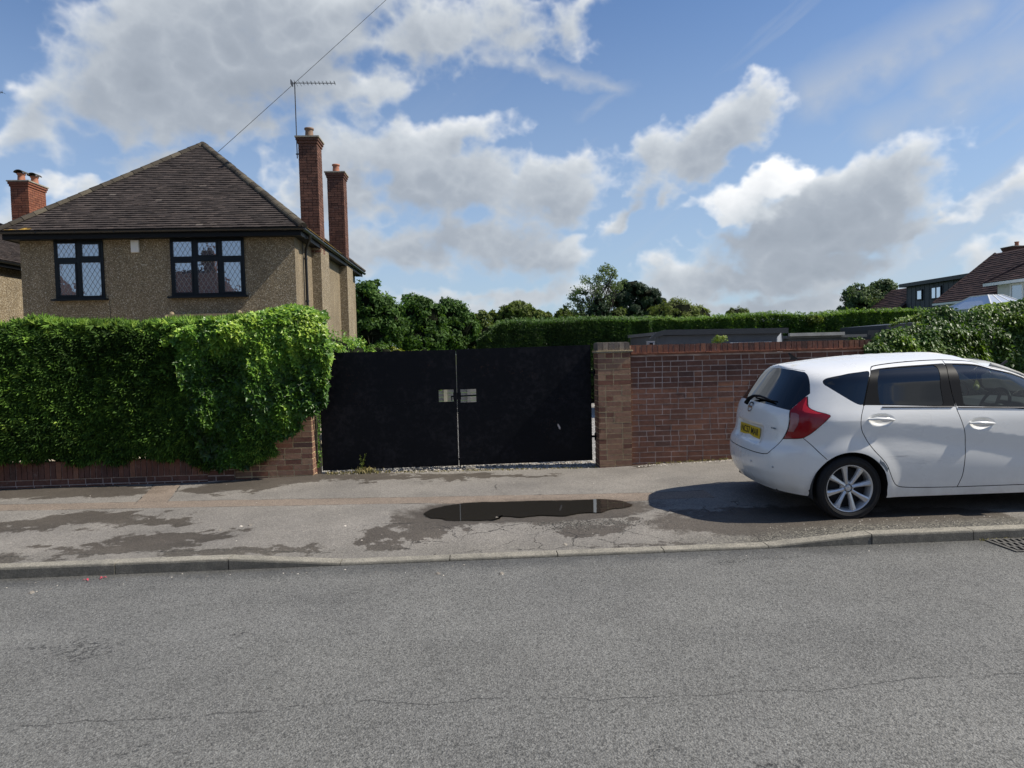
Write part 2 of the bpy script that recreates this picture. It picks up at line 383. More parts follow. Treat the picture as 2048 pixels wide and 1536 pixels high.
def glass_win(name='house_glass', refl=.42, tint=(.03, .036, .045)):
    m, t, b = newmat(name); b.inputs['Base Color'].default_value = (*tint, 1); b.inputs['Roughness'].default_value = .35
    gl = t.node('ShaderNodeBsdfGlossy'); gl.inputs['Color'].default_value = (.85, .9, 1, 1); gl.inputs['Roughness'].default_value = .015
    p = geopos(t); bn = t.node('ShaderNodeBump'); bn.inputs['Strength'].default_value = .12; bn.inputs['Distance'].default_value = .01
    t.put(bn.inputs['Height'], t.noise(p, 5, 2, .5)); t.l.new(bn.outputs[0], gl.inputs['Normal'])
    mx = t.node('ShaderNodeMixShader'); mx.inputs[0].default_value = refl
    t.l.new(b.outputs[0], mx.inputs[1]); t.l.new(gl.outputs[0], mx.inputs[2])
    t.l.new(mx.outputs[0], t.n['Material Output'].inputs[0]); return m
M['house_glass'] = glass_win()
def leaf_mat(name, stops, rough=.45, trans=.3, spec=.5):
    m, t, b = newmat(name); p = geopos(t)
    c = t.ramp(attr(t), stops)
    c = t.vm('SCALE', c, scale=t.mapr(t.noise(p, 1.3, 3, .6), .3, .7, .75, 1.25))
    t.put(b.inputs['Base Color'], c); b.inputs['Roughness'].default_value = rough; b.inputs['Specular IOR Level'].default_value = spec
    tr = t.node('ShaderNodeBsdfTranslucent'); t.put(tr.inputs['Color'], t.mix(.5, c, (.22, .3, .03), 'ADD') if False else t.vm('MULTIPLY', c, (1.5, 1.6, .7)))
    mx = t.node('ShaderNodeMixShader'); mx.inputs[0].default_value = trans
    t.l.new(b.outputs[0], mx.inputs[1]); t.l.new(tr.outputs[0], mx.inputs[2])
    t.l.new(mx.outputs[0], t.n['Material Output'].inputs[0]); return m
M['conifer'] = leaf_mat('conifer_foliage', [(0, (.022, .052, .010)), (.4, (.075, .150, .026)), (.72, (.17, .30, .045)), (1, (.34, .46, .08))], .6, .2, .2)
M['ivy'] = leaf_mat('ivy_leaves', [(0, (.020, .052, .010)), (.4, (.065, .150, .024)), (.7, (.17, .31, .045)), (1, (.38, .50, .08))], .36, .3, .4)
M['privet'] = leaf_mat('privet_leaves', [(0, (.022, .05, .012)), (.5, (.06, .12, .024)), (1, (.17, .27, .05))], .5, .3, .25)
M['broadleaf'] = leaf_mat('broadleaf', [(0, (.038, .078, .020)), (.5, (.080, .150, .035)), (1, (.17, .26, .06))], .6, .36, .2)
M['broadleaf_olive'] = leaf_mat('broadleaf_olive', [(0, (.055, .080, .02)), (.5, (.115, .15, .035)), (1, (.21, .24, .06))], .6, .3, .2)
M['broadleaf_pale'] = leaf_mat('broadleaf_pale', [(0, (.08, .12, .055)), (.5, (.15, .20, .085)), (1, (.25, .30, .13))], .6, .3, .2)
M['pine'] = leaf_mat('pine_needles', [(0, (.018, .036, .018)), (.6, (.036, .064, .028)), (1, (.075, .11, .04))], .6, .1, .3)
M['climber'] = leaf_mat('climber_leaves', [(0, (.025, .055, .012)), (.45, (.075, .14, .026)), (.8, (.18, .26, .05)), (1, (.34, .38, .09))], .45, .3, .35)
M['yellow_leaf'] = leaf_mat('yellow_leaves', [(0, (.12, .16, .02)), (1, (.42, .42, .04))], .5, .3)
M['dry_grass'] = leaf_mat('dry_grass', [(0, (.10, .10, .035)), (.6, (.28, .24, .11)), (1, (.45, .38, .2))], .7, .2)
M['bark'] = simple('bark', (.07, .055, .04), .9, var=.4, vscale=8, bump=.8)
M['twig_dark'] = simple('inner_twigs', (.012, .014, .008), .95, spec=.05, var=.5, vscale=6)

# ------------------------------------------------------------------ leaves
T_LEAF = (np.array([(0, 0, 0), (.28, .35, .07), (0, .45, 0), (-.28, .35, .07), (0, 1, -.05)]), [(0, 1, 4, 2), (0, 2, 4, 3)])
T_IVY = (np.array([(0, .0, 0), (.45, -.08, .05), (.30, .22, .03), (.62, .42, -.02), (.22, .5, .04), (0, 1.0, -.08), (-.22, .5, .04), (-.62, .42, -.02), (-.30, .22, .03), (-.45, -.08, .05), (0, .35, -.05)]),
         [(0, 1, 2, 10), (10, 2, 3, 4), (10, 4, 5, 6), (10, 6, 7, 8), (0, 10, 8, 9)])
def _fan():
    v = []; f = []
    for k, (ang, L, b0) in enumerate([(0, 1.0, 0), (.42, .72, .12), (-.42, .72, .12), (.62, .5, .38), (-.62, .5, .38)]):
        c, s_ = math.cos(ang), math.sin(ang); w = .045; o = (0, b0)
        q = [(o[0]-w*.5*c, o[1]+w*.5*s_), (o[0]+w*.5*c, o[1]-w*.5*s_), (o[0]+s_*L*.6+w*c, o[1]+c*L*.6-w*s_), (o[0]+s_*L, o[1]+c*L), ]
        q += [(o[0]+s_*L*.55-w*c, o[1]+c*L*.55+w*s_)]
        f.append(tuple(len(v)+i for i in range(5))); v += [(x, y, .05*math.sin(3*y)-(.12*y*y)) for x, y in q]
    return np.array(v), f
T_FROND = _fan()
T_SPRIG = (np.array([(0, 0, 0), (.2, .3, .1), (0, .8, 0), (-.2, .3, .1), (.25, .2, 0), (.75, .35, .05), (.45, .55, 0), (-.25, .2, 0), (-.75, .35, .05), (-.45, .55, 0)]),
           [(0, 1, 2, 3), (0, 4, 5, 6), (0, 9, 8, 7)])
def unit(a): return a/(np.linalg.norm(a, axis=-1, keepdims=True)+1e-9)
def leaf_arrays(pos, nrm, tip, size, tpl):
    """orient a template at every point: z along nrm, y along tip"""
    tv, tf = tpl; n = len(pos)
    nrm = unit(nrm); tip = tip - nrm*np.sum(tip*nrm, 1, keepdims=True); tip = unit(tip); sd = np.cross(tip, nrm)
    size = np.asarray(size).reshape(n, 1, 1)
    V = (sd[:, None, :]*tv[None, :, 0:1] + tip[:, None, :]*tv[None, :, 1:2] + nrm[:, None, :]*tv[None, :, 2:3])*size + pos[:, None, :]
    k = len(tv); F = (np.array(tf)[None] + (np.arange(n)*k)[:, None, None]).reshape(-1, len(tf[0]))
    return V.reshape(-1, 3), F, k
def rvec(n, s=1.0): return rng.normal(0, s, (n, 3))
def leaves(name, pos, nrm, tip, size, tpl, mat, rnd, parent=None, core=None, coremat=None):
    V, F, k = leaf_arrays(pos, nrm, tip, size, tpl)
    r = np.repeat(np.clip(rnd, 0, 1), k); mi = np.zeros(len(F), int); mats = [mat]; Fs = [F]
    if core is not None:
        cv, cf = core; Fs.append(np.array(cf)+len(V)); V = np.vstack([V, cv]); r = np.concatenate([r, np.zeros(len(cv))])
        mi = np.concatenate([mi, np.ones(len(cf), int)]); mats.append(coremat or M['twig_dark'])
    return mesh_np(name, V, Fs, mats, r, mi, parent=parent)
def fbm(p, sc=1.0, seed=0, octs=4):
    """cheap smooth noise for arrays, about -1..1"""
    r = np.random.default_rng(seed); out = np.zeros(len(p)); amp = 1.0; tot = 0
    for o in range(octs):
        for k in range(3):
            d = r.normal(0, 1, 3); d /= np.linalg.norm(d); ph = r.uniform(0, 6.28)
            out += amp*np.sin((p @ d)*sc*(2**o)*r.uniform(.7, 1.4)+ph)/1.8
        tot += amp; amp *= .55
    return out/tot
# ------------------------------------------------------------------ car body surface (numpy only)
def _smooth_table(pts, sig, lo=None, hi=None, n=1200):
    pts = np.array(pts, float); lo = pts[0, 0] if lo is None else lo; hi = pts[-1, 0] if hi is None else hi
    xs = np.linspace(lo, hi, n); ys = np.interp(xs, pts[:, 0], pts[:, 1]); dx = xs[1]-xs[0]
    k = int(3*sig/dx)+1; g = np.exp(-.5*((np.arange(-k, k+1)*dx)/sig)**2); g /= g.sum()
    yp = np.concatenate([2*ys[0]-ys[k:0:-1], ys, 2*ys[-1]-ys[-2:-k-2:-1]])
    return xs, np.convolve(yp, g, 'valid')
def _tab(pts, sig):
    xs, ys = _smooth_table(pts, sig); return lambda q: np.interp(q, xs, ys)
_plan = np.array([(0,0),(.006,.2),(.028,.4),(.075,.56),(.155,.675),(.28,.76),(.46,.812),(.7,.838),(1.1,.8475),(2.0,.8475),(2.8,.845),(3.3,.832),(3.6,.79),(3.82,.70),(3.96,.57),(4.045,.4),(4.088,.2),(4.1,0)])
def _resample():
    seg = np.r_[0, np.cumsum(np.hypot(*np.diff(_plan, axis=0).T))]
    _, xs = _smooth_table(np.c_[seg, _plan[:, 0]], .06); ss, ys = _smooth_table(np.c_[seg, _plan[:, 1]], .06)
    return ss, xs, ys
_ps, _px, _py = _resample(); _py = _py - _py[0]*(1-_ps/_ps[-1]) - _py[-1]*(_ps/_ps[-1]); UMAX = _ps[-1]
Z1, VT = 1.26, 1.55
_xr = _tab([(.15,.16),(.22,.12),(.30,.05),(.42,.005),(.55,0),(.64,.015),(.70,.06),(.78,.075),(.88,.08),(1.0,.10),(1.06,.135),(1.2,.24),(1.36,.355),(1.43,.40),(1.6,.47)], .022)
_xf = _tab([(.15,-.12),(.3,-.03),(.5,0),(.66,-.02),(.74,-.08),(.84,-.27),(.93,-.50),(1.0,-.68),(1.1,-.86),(1.3,-1.22),(1.45,-1.52),(1.6,-1.85)], .035)
_W = _tab([(.15,.93),(.22,.955),(.3,.97),(.45,.99),(.6,1.0),(.8,1.0),(.92,.992),(1.0,.972),(1.06,.945),(1.2,.893),(1.35,.838),(1.6,.75)], .03)
_zr = _tab([(-.1,1.432),(0,1.44),(.3,1.468),(.7,1.497),(1.2,1.523),(1.7,1.535),(2.3,1.535),(2.9,1.52),(3.5,1.485),(4.2,1.44)], .12)
_zc = _tab([(0,.955),(.5,.95),(.8,.945),(1.1,.925),(1.7,.86),(2.2,.785),(3.0,.66),(4.1,.55)], .15)
def _ss(t): t = np.clip(t, 0, 1); return t*t*(3-2*t)
ARC = (.745, .285)
HANDLES = ((1.03, .949), (2.015, .888))
def dimple(x, z):
    d = 0.0
    for hx, hz in HANDLES: d = d+.020*_ss((1-np.hypot((x-hx)/.140, (z-hz+.004)/.062))/.55)
    return d
def S(u, v):
    u = np.asarray(u, float); v = np.asarray(v, float)
    xn = np.interp(u, _ps, _px); yn = np.interp(u, _ps, _py)
    tau = np.clip((v-Z1)/(VT-Z1), 0, 1); z = np.where(v <= Z1, v, Z1+(_zr(xn)-Z1)*tau)
    x = xn + _xr(z)*(1-_ss(xn/1.5)) + _xf(z)*_ss((xn-1.7)/2.4)
    k = np.power(np.clip(1-tau**3.2, 0, 1), .5)
    y = yn*_W(z)
    side = _ss((yn-.55)/.2)
    dz = z-_zc(x)
    cre = np.where(dz > 0, np.exp(-dz/.12), np.exp(dz/.07)) * _ss((x-.38)/.25)*(1-_ss((x-3.0)/.6))
    scoop = -np.exp(-((dz+.16)/.10)**2)*_ss((x-.5)/.5)*(1-_ss((x-2.7)/.6))
    y = y + side*(.0065*cre + .009*scoop)
    for cx in (ARC[0], 3.345):
        r = np.hypot((x-cx), (z-ARC[1])); y = y + side*.017*_ss(1-(r-.36)/.17)*(z < .9)
    y = y - side*dimple(x, z)
    # sill tuck and bumper step on the tail
    y = y*k
    # recess round the number plate
    rec = _ss((.34-np.abs(y))/.05)*_ss((z-.655)/.03)*_ss((.86-z)/.03)*(xn < .5)
    x = x + .028*rec
    return x, y, z
def S_normal(u, v, e=.004):
    a = np.stack(S(np.clip(u+e, 0, UMAX), v), -1)-np.stack(S(np.clip(u-e, 0, UMAX), v), -1)
    b = np.stack(S(u, np.clip(v+e, .15, VT-.002)), -1)-np.stack(S(u, np.clip(v-e, .15, VT-.004)), -1)
    n = np.cross(a, b); n /= np.linalg.norm(n, axis=-1, keepdims=True)+1e-12
    return n
# ------------------------------------------------------------------ ground, road, pavement
def ss(t): t = np.clip(t, 0, 1); return t*t*(3-2*t)
KY = 5.93; KW = 0.125
def kerb_top(X): return np.interp(X, [-2.08, -1.165, 2.495, 3.41], [.092, .02, .02, .088])
_wx = [-30, -3.8, -3.2, -2.3, 0, 1.7, 3.6, 6, 40]; _wz = [.075, .08, .10, .12, .10, .088, .145, .15, .15]
def wall_base(X): return np.interp(X, _wx, _wz)
PUD = (.58, 7.46, 1.22, .50)
def pave(X, Y):
    X = np.asarray(X, float); Y = np.asarray(Y, float)
    zm = .086 + ss((X-2.0)/1.0)*(-.028 + .072*np.clip((Y-6.75)/1.5, 0, 1))
    z = kerb_top(X) + (zm-kerb_top(X))*ss((Y-KY-KW)/1.0)
    z = z + (wall_base(X)-zm)*ss((Y-8.2)/1.65)
    q = np.stack([X.ravel(), Y.ravel(), 0*X.ravel()], 1)
    z = z + .0035*fbm(q, 1.6, 3, 4).reshape(z.shape)
    r = np.hypot((X-PUD[0])/PUD[2], (Y-PUD[1])/PUD[3]) + .14*fbm(q, 2.3, 8, 4).reshape(z.shape)
    return z - .020*ss((1.32-r)/.35)
def pz(x, y): return float(pave(np.array([x]), np.array([y]))[0])

def rough_ground(t, p, big, fine, sc):
    v1 = t.voro(p, sc, 'F1', 'Color'); v = t.sep(v1)[0]
    n = t.noise(p, sc*.45, 4, .65)
    return t.m('MULTIPLY', t.m('MULTIPLY', t.mapr(v, 0, 1, 1-fine, 1+fine), t.mapr(n, .28, .72, 1-fine*.9, 1+fine*.9)), t.mapr(t.noise(p, 1.4, 6, .65), .3, .7, 1-big, 1+big))
def crackline(t, p, n3, pts, wid, wob=.12):
    """thin dark broken line through world points pts (x, y)"""
    acc = None
    for (x1, y1), (x2, y2) in zip(pts[:-1], pts[1:]):
        L = math.hypot(x2-x1, y2-y1); ux, uy = (x2-x1)/L, (y2-y1)/L
        dv = t.vm('SUBTRACT', t.vm('ADD', p, t.vm('SCALE', n3, scale=wob)), (x1, y1, 0))
        al = t.vm('DOT_PRODUCT', dv, (ux, uy, 0)); ac = t.m('ABSOLUTE', t.vm('DOT_PRODUCT', dv, (-uy, ux, 0)))
        m = t.m('MULTIPLY', t.mapr(ac, wid*.4, wid, 1, 0), t.m('MULTIPLY', t.m('GREATER_THAN', al, -.02), t.m('LESS_THAN', al, L+.02)))
        acc = m if acc is None else t.m('MAXIMUM', acc, m)
    return acc
def road_mat():
    m, t, b = newmat('road_asphalt'); p = geopos(t); s = t.sep(p)
    f = rough_ground(t, p, .15, .30, 130)
    c = t.vm('SCALE', t.mix(t.mapr(t.noise(p, .55, 4, .6), .35, .65), (.158, .156, .143), (.136, .135, .126)), scale=f)
    # pale chippings
    c = t.mix(t.m('MULTIPLY', t.m('GREATER_THAN', t.sep(t.voro(p, 105, 'F1', 'Color'))[1], .86), .45), c, (.27, .27, .25))
    c = t.mix(t.m('MULTIPLY', t.m('GREATER_THAN', t.sep(t.voro(p, 75, 'F1', 'Color'))[2], .88), .5), c, (.05, .05, .047))
    n3 = t.vm('SUBTRACT', t.noise(p, 2.4, 5, .65, color=True), (.5, .5, .5))
    brk = t.mapr(t.noise(p, 3.5, 3, .6), .36, .5)
    cr = t.m('MULTIPLY', crackline(t, p, n3, [(-9, 3.35), (-2.3, 3.47), (-.7, 3.53), (1.1, 3.45), (2.9, 3.5), (9, 3.6)], .0065, .22), brk)
    # worn, pitted patches
    pit = None
    for (px, py, rx, ry) in [(185, 1295, 110, 16), (60, 1300, 50, 8), (470, 1282, 40, 7), (380, 1520, 90, 14), (250, 1487, 45, 9), (1000, 1520, 60, 8), (1300, 1500, 60, 10), (1560, 1530, 70, 12), (1500, 1120, 130, 6)]:
        g = G(px, py); d = g[1]; k = t.vm('LENGTH', t.vm('MULTIPLY', t.vm('SUBTRACT', t.vm('ADD', p, t.vm('SCALE', n3, scale=.8)), (g[0], g[1], 0)), (FPX/(rx*d), FPX*1.75/(ry*d*d), 0)))
        f1 = t.mapr(k, .5, 1.1, 1, 0); pit = f1 if pit is None else t.m('MAXIMUM', pit, f1)
    pit = t.m('MULTIPLY', pit, t.mapr(t.noise(p, 26, 4, .7), .5, .62, 0, .75))
    dark = t.m('MAXIMUM', t.m('MULTIPLY', cr, .55), pit)
    c = t.mix(dark, c, (.022, .022, .022))
    # damp channel beside the kerb
    yy = t.m('ADD', s[1], t.m('MULTIPLY', t.m('SUBTRACT', t.noise(p, 1.7, 5, .7), .5), .55))
    wet = t.mapr(yy, 5.55, 5.92, 0, .62, True)
    wet = t.m('MULTIPLY', wet, t.mapr(s[0], -9, -1.0, .55, 1.0))
    c = t.mix(wet, c, t.vm('SCALE', c, scale=.42))
    # faint wheel tracks
    tr = t.m('MULTIPLY', t.mapr(t.m('ABSOLUTE', t.m('SUBTRACT', s[1], 4.6)), 0, .55, .40, 0, True), t.mapr(t.noise(t.vm('MULTIPLY', p, (.25, 1.5, 1)), 1.0, 4, .6), .35, .6))
    tr2 = t.m('MULTIPLY', t.mapr(t.m('ABSOLUTE', t.m('SUBTRACT', s[1], 2.75)), .1, .6, .35, 0, True), t.mapr(t.noise(t.vm('MULTIPLY', p, (.25, 1.5, 1)), 1.3, 4, .6), .35, .6))
    c = t.mix(t.m('MAXIMUM', tr, tr2), c, t.vm('SCALE', c, scale=1.22))
    c = t.vm('MULTIPLY', c, (.93, .93, .94)); t.put(b.inputs['Base Color'], c); b.inputs['Specular IOR Level'].default_value = .35
    t.put(b.inputs['Roughness'], t.mapr(wet, 0, .6, .85, .5))
    h = t.m('SUBTRACT', t.m('ADD', t.voro(p, 110, 'F1', 'Distance'), t.m('MULTIPLY', t.noise(p, 45, 4, .7), 1.2)), t.m('MULTIPLY', dark, 1.5))
    addbump(t, b, h, .75, .006); return m
def pave_mat():
    m, t, b = newmat('pavement_asphalt'); p = geopos(t); s = t.sep(p)
    f = rough_ground(t, p, .17, .28, 120)
    c = t.mix(t.mapr(t.noise(p, .9, 4, .6), .35, .65), (.208, .192, .168), (.176, .163, .145))
    c = t.vm('SCALE', c, scale=f)
    n3 = t.vm('SUBTRACT', t.noise(p, 1.9, 6, .68, color=True), (.5, .5, .5))
    n3b = t.vm('SUBTRACT', t.noise(p, 5, 5, .65, color=True), (.5, .5, .5))
    # the reinstated trench: a browner strip along the path with a branch to the low wall
    yc = t.m('ADD', t.m('MULTIPLY', s[0], -.085), 8.02)
    yd = t.m('ABSOLUTE', t.m('SUBTRACT', t.m('ADD', s[1], t.m('MULTIPLY', t.sep(n3b)[1], .09)), yc))
    strip = t.m('MULTIPLY', t.mapr(yd, .17, .19, 1, 0), t.m('LESS_THAN', s[0], 2.6))
    xb = t.m('ABSOLUTE', t.m('SUBTRACT', t.m('ADD', s[0], t.m('MULTIPLY', t.sep(n3b)[0], .06)), t.m('ADD', -3.80, t.m('MULTIPLY', t.m('SUBTRACT', s[1], 8.4), -.28))))
    br = t.m('MULTIPLY', t.mapr(xb, .17, .19, 1, 0), t.m('GREATER_THAN', s[1], 8.35))
    strip = t.m('MAXIMUM', strip, br)
    c = t.mix(t.m('MULTIPLY', strip, .8), c, t.vm('SCALE', (.20, .155, .118), scale=f))
    edge = t.m('MAXIMUM', t.m('MULTIPLY', t.mapr(t.m('ABSOLUTE', t.m('SUBTRACT', yd, .185)), .004, .014, 1, 0), t.m('LESS_THAN', s[0], 2.6)), t.m('MULTIPLY', t.mapr(t.m('ABSOLUTE', t.m('SUBTRACT', xb, .185)), .004, .012, 1, 0), t.m('GREATER_THAN', s[1], 8.3)))
    edge = t.m('MULTIPLY', edge, t.mapr(t.noise(p, 4, 4, .7), .42, .58))
    # damp patches; the broad ones under the car also darken its shadow by colour
    damp_shade = None
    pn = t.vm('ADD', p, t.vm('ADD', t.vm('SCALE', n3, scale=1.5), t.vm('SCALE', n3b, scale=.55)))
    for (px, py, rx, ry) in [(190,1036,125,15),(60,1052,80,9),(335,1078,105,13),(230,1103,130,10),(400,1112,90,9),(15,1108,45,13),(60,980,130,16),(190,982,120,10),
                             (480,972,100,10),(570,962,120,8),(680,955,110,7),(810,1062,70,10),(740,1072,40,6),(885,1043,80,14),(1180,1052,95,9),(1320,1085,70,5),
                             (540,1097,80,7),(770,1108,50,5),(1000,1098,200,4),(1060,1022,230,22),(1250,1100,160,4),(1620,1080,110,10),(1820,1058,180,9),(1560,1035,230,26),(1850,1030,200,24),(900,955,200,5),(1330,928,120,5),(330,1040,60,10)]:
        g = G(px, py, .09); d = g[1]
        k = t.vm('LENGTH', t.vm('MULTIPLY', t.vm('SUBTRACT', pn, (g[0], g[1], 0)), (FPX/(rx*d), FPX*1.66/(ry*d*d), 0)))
        f1 = t.m('SUBTRACT', 1.15, k); damp_shade = f1 if damp_shade is None else t.m('SMOOTH_MAX', damp_shade, f1, .15)
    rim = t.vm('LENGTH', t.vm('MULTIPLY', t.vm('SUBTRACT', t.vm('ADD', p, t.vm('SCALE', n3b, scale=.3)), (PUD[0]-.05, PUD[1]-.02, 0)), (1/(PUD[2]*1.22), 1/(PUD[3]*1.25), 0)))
    damp_shade = t.m('MAXIMUM', damp_shade, t.m('SUBTRACT', 1.02, rim))
    damp_shade = t.mapr(t.m('ADD', damp_shade, t.m('MULTIPLY', t.m('SUBTRACT', t.noise(p, 11, 6, .7), .5), .5)), -.02, .22, 0, 1, True)
    damp_shade = t.m('MULTIPLY', damp_shade, t.mapr(strip, 0, 1, 1, .35))
    c = t.mix(damp_shade, c, t.vm('MULTIPLY', c, (.42, .39, .36)))
    # crazing where vehicles cross
    vn = t.vm('ADD', p, t.vm('SCALE', n3b, scale=.22))
    vd = t.voro(vn, 2.6, 'DISTANCE_TO_EDGE', 'Distance')
    zone = None
    for (px, py, rx, ry) in [(1120,1065,280,30),(1050,1100,260,14),(1400,1010,150,20),(900,1060,120,12)]:
        g = G(px, py, .09); d = g[1]
        k = t.vm('LENGTH', t.vm('MULTIPLY', t.vm('SUBTRACT', pn, (g[0], g[1], 0)), (FPX/(rx*d), FPX*1.66/(ry*d*d), 0)))
        f1 = t.mapr(k, .6, 1.1, 1, 0); zone = f1 if zone is None else t.m('MAXIMUM', zone, f1)
    cz = t.m('MULTIPLY', t.mapr(vd, .006, .022, 1, 0), t.m('MULTIPLY', zone, t.mapr(t.noise(p, 3.1, 3, .6), .4, .52)))
    lines = crackline(t, p, n3b, [(-1.1, 6.98), (.1, 7.0), (.9, 6.9), (1.9, 7.05), (3.0, 7.15)], .012, .2)
    l2 = crackline(t, p, n3b, [(-.3, 9.8), (-.1, 9.3), (.25, 9.0), (.2, 8.5)], .010, .25)
    l3 = crackline(t, p, n3b, [(-8, 6.35), (-3, 6.25), (-1.3, 6.2)], .012, .2)
    ck = t.m('MAXIMUM', t.m('MAXIMUM', cz, edge), t.m('MULTIPLY', t.m('MAXIMUM', t.m('MAXIMUM', lines, l2), l3), t.mapr(t.noise(p, 4, 3, .6), .38, .5)))
    c = t.mix(t.m('MULTIPLY', ck, .85), c, (.03, .028, .024))
    # loose dark grit behind the right-hand kerb and by the rubble
    gy = t.mapr(t.m('ADD', s[1], t.m('MULTIPLY', t.sep(n3b)[0], .3)), 6.12, 6.5, 1, 0, True)
    grit = t.m('MULTIPLY', gy, t.mapr(s[0], 1.6, 2.8, .25, .95))
    c = t.mix(grit, c, t.vm('SCALE', t.ramp(t.sep(t.voro(p, 85, 'F1', 'Color'))[1], [(0, (.03, .028, .025)), (.6, (.10, .095, .08)), (1, (.27, .25, .2))]), scale=1.0))
    t.put(b.inputs['Base Color'], c); b.inputs['Specular IOR Level'].default_value = .35
    t.put(b.inputs['Roughness'], t.mapr(damp_shade, 0, 1, .85, .62))
    h = t.m('SUBTRACT', t.m('ADD', t.m('MULTIPLY', t.voro(p, 120, 'F1', 'Distance'), .6), t.noise(p, 30, 5, .7)), t.m('MULTIPLY', ck, 2.0))
    addbump(t, b, h, .6, .005); return m
def kerb_mat():
    m, t, b = newmat('kerb_concrete'); p = geopos(t); s = t.sep(p)
    c = t.mix(t.mapr(t.noise(p, 5, 6, .7), .35, .65), (.28, .258, .21), (.18, .168, .138))
    c = t.vm('SCALE', c, scale=rough_ground(t, p, .12, .3, 140))
    face = t.mapr(s[1], KY+.006, KY+.02, 1, 0)     # road face darker, unevenly
    c = t.mix(t.m('MULTIPLY', face, t.mapr(t.noise(p, 9, 5, .7), .3, .7, .4, .85)), c, (.085, .082, .070))
    t.put(b.inputs['Base Color'], c); b.inputs['Roughness'].default_value = .9
    addbump(t, b, t.m('ADD', t.noise(p, 35, 5, .7), t.noise(p, 150, 3, .6)), .6, .005); return m
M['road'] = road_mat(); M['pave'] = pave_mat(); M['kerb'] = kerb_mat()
def gravel_mat(name, stops, sc=55):
    m, t, b = newmat(name); p = geopos(t)
    c = t.ramp(t.sep(t.voro(p, sc, 'F1', 'Color'))[0], stops)
    c = t.vm('SCALE', c, scale=t.mapr(t.noise(p, 1.5, 4, .6), .3, .7, .8, 1.15))
    t.put(b.inputs['Base Color'], c); b.inputs['Roughness'].default_value = .9
    addbump(t, b, t.voro(p, sc, 'F1', 'Distance'), 1.0, .02); return m
M['gravel_grey'] = gravel_mat('grey_gravel', [(0, (.10, .095, .09)), (.5, (.28, .27, .25)), (1, (.6, .58, .55))])
M['gravel_gold'] = gravel_mat('golden_gravel', [(0, (.25, .19, .12)), (.5, (.5, .41, .28)), (1, (.75, .66, .5))])
M['grass'] = simple('lawn', (.05, .09, .022), .95, spec=.1, var=.4, vscale=2, bump=.8)
M['soil'] = simple('field_soil', (.07, .08, .035), .95, spec=.1, var=.4, vscale=.3)

def sheet(name, x0, x1, y0, y1, z, mat, nx=1, ny=1):
    xs = np.linspace(x0, x1, nx+1); ys = np.linspace(y0, y1, ny+1); X, Y = np.meshgrid(xs, ys)
    Z = np.full(X.shape, z) if not callable(z) else z(X, Y)
    V = np.stack([X, Y, Z], -1).reshape(-1, 3); i = np.arange(nx)[None]+np.arange(ny)[:, None]*(nx+1); i = i.ravel()
    o = mesh_np(name, V, np.stack([i, i+1, i+nx+2, i+nx+1], 1), mat, smooth=True)
    return tag(o, kind='structure')
sheet('ground', -900, 900, -900, 900, -.06, M['soil'])
sheet('road', -70, 70, -1.4, KY, 0.0, M['road'])
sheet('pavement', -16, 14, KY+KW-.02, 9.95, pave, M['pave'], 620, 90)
sheet('garden_gravel', -16, -2.95, 9.9, 19, .078, M['gravel_gold'])
sheet('driveway', -2.35, 9.5, 9.96, 24, .082, M['gravel_grey'])
sheet('lawn', -40, 60, 19.0, 75, .03, M['grass'])
sheet('far_pavement', -70, 70, -6.0, -1.52, .09, M['pave'])
# kerb stones: dropped across the drive, taper stones either side
kb = MB(); joints = [-2.08+.915*k for k in range(-16, 16)]
for j in joints:
    a, b_ = j+.004, j+.915-.004
    ha, hb = float(kerb_top(a)), float(kerb_top(b_)); e = .016; dj = random.uniform(-.004, .004)
    prof = lambda h, x: [(x, KY+dj, -.06), (x, KY+dj, max(h-e, .006)), (x, KY+dj+.005, h-.004), (x, KY+dj+e, h+.002), (x, KY+dj+KW, h+.003), (x, KY+dj+KW, -.06)]
    A, B = prof(ha, a), prof(hb, b_); n = len(A)
    kb.add(A+B, [(i, (i+1) % n, n+(i+1) % n, n+i) for i in range(n)] + [tuple(range(n-1, -1, -1)), tuple(range(n, 2*n))], 0, random.random())
o = kb.build('kerb', M['kerb']); tag(o, kind='structure')
kb2 = MB(); kb2.box(-70, 70, -1.525, -1.405, -.06, .11)
o = kb2.build('far_kerb', M['kerb']); tag(o, kind='structure')
kb3 = MB(); kb3.box(-70, joints[0], KY, KY+KW, -.06, .092); kb3.box(joints[-1]+.915, 70, KY, KY+KW, -.06, .09)
kb3.box(-70, -16, KY+KW, 9.9, -.06, .08); kb3.box(14, 70, KY+KW, 9.9, -.06, .08)
o = kb3.build('outer_pavement', M['kerb']); tag(o, kind='structure')
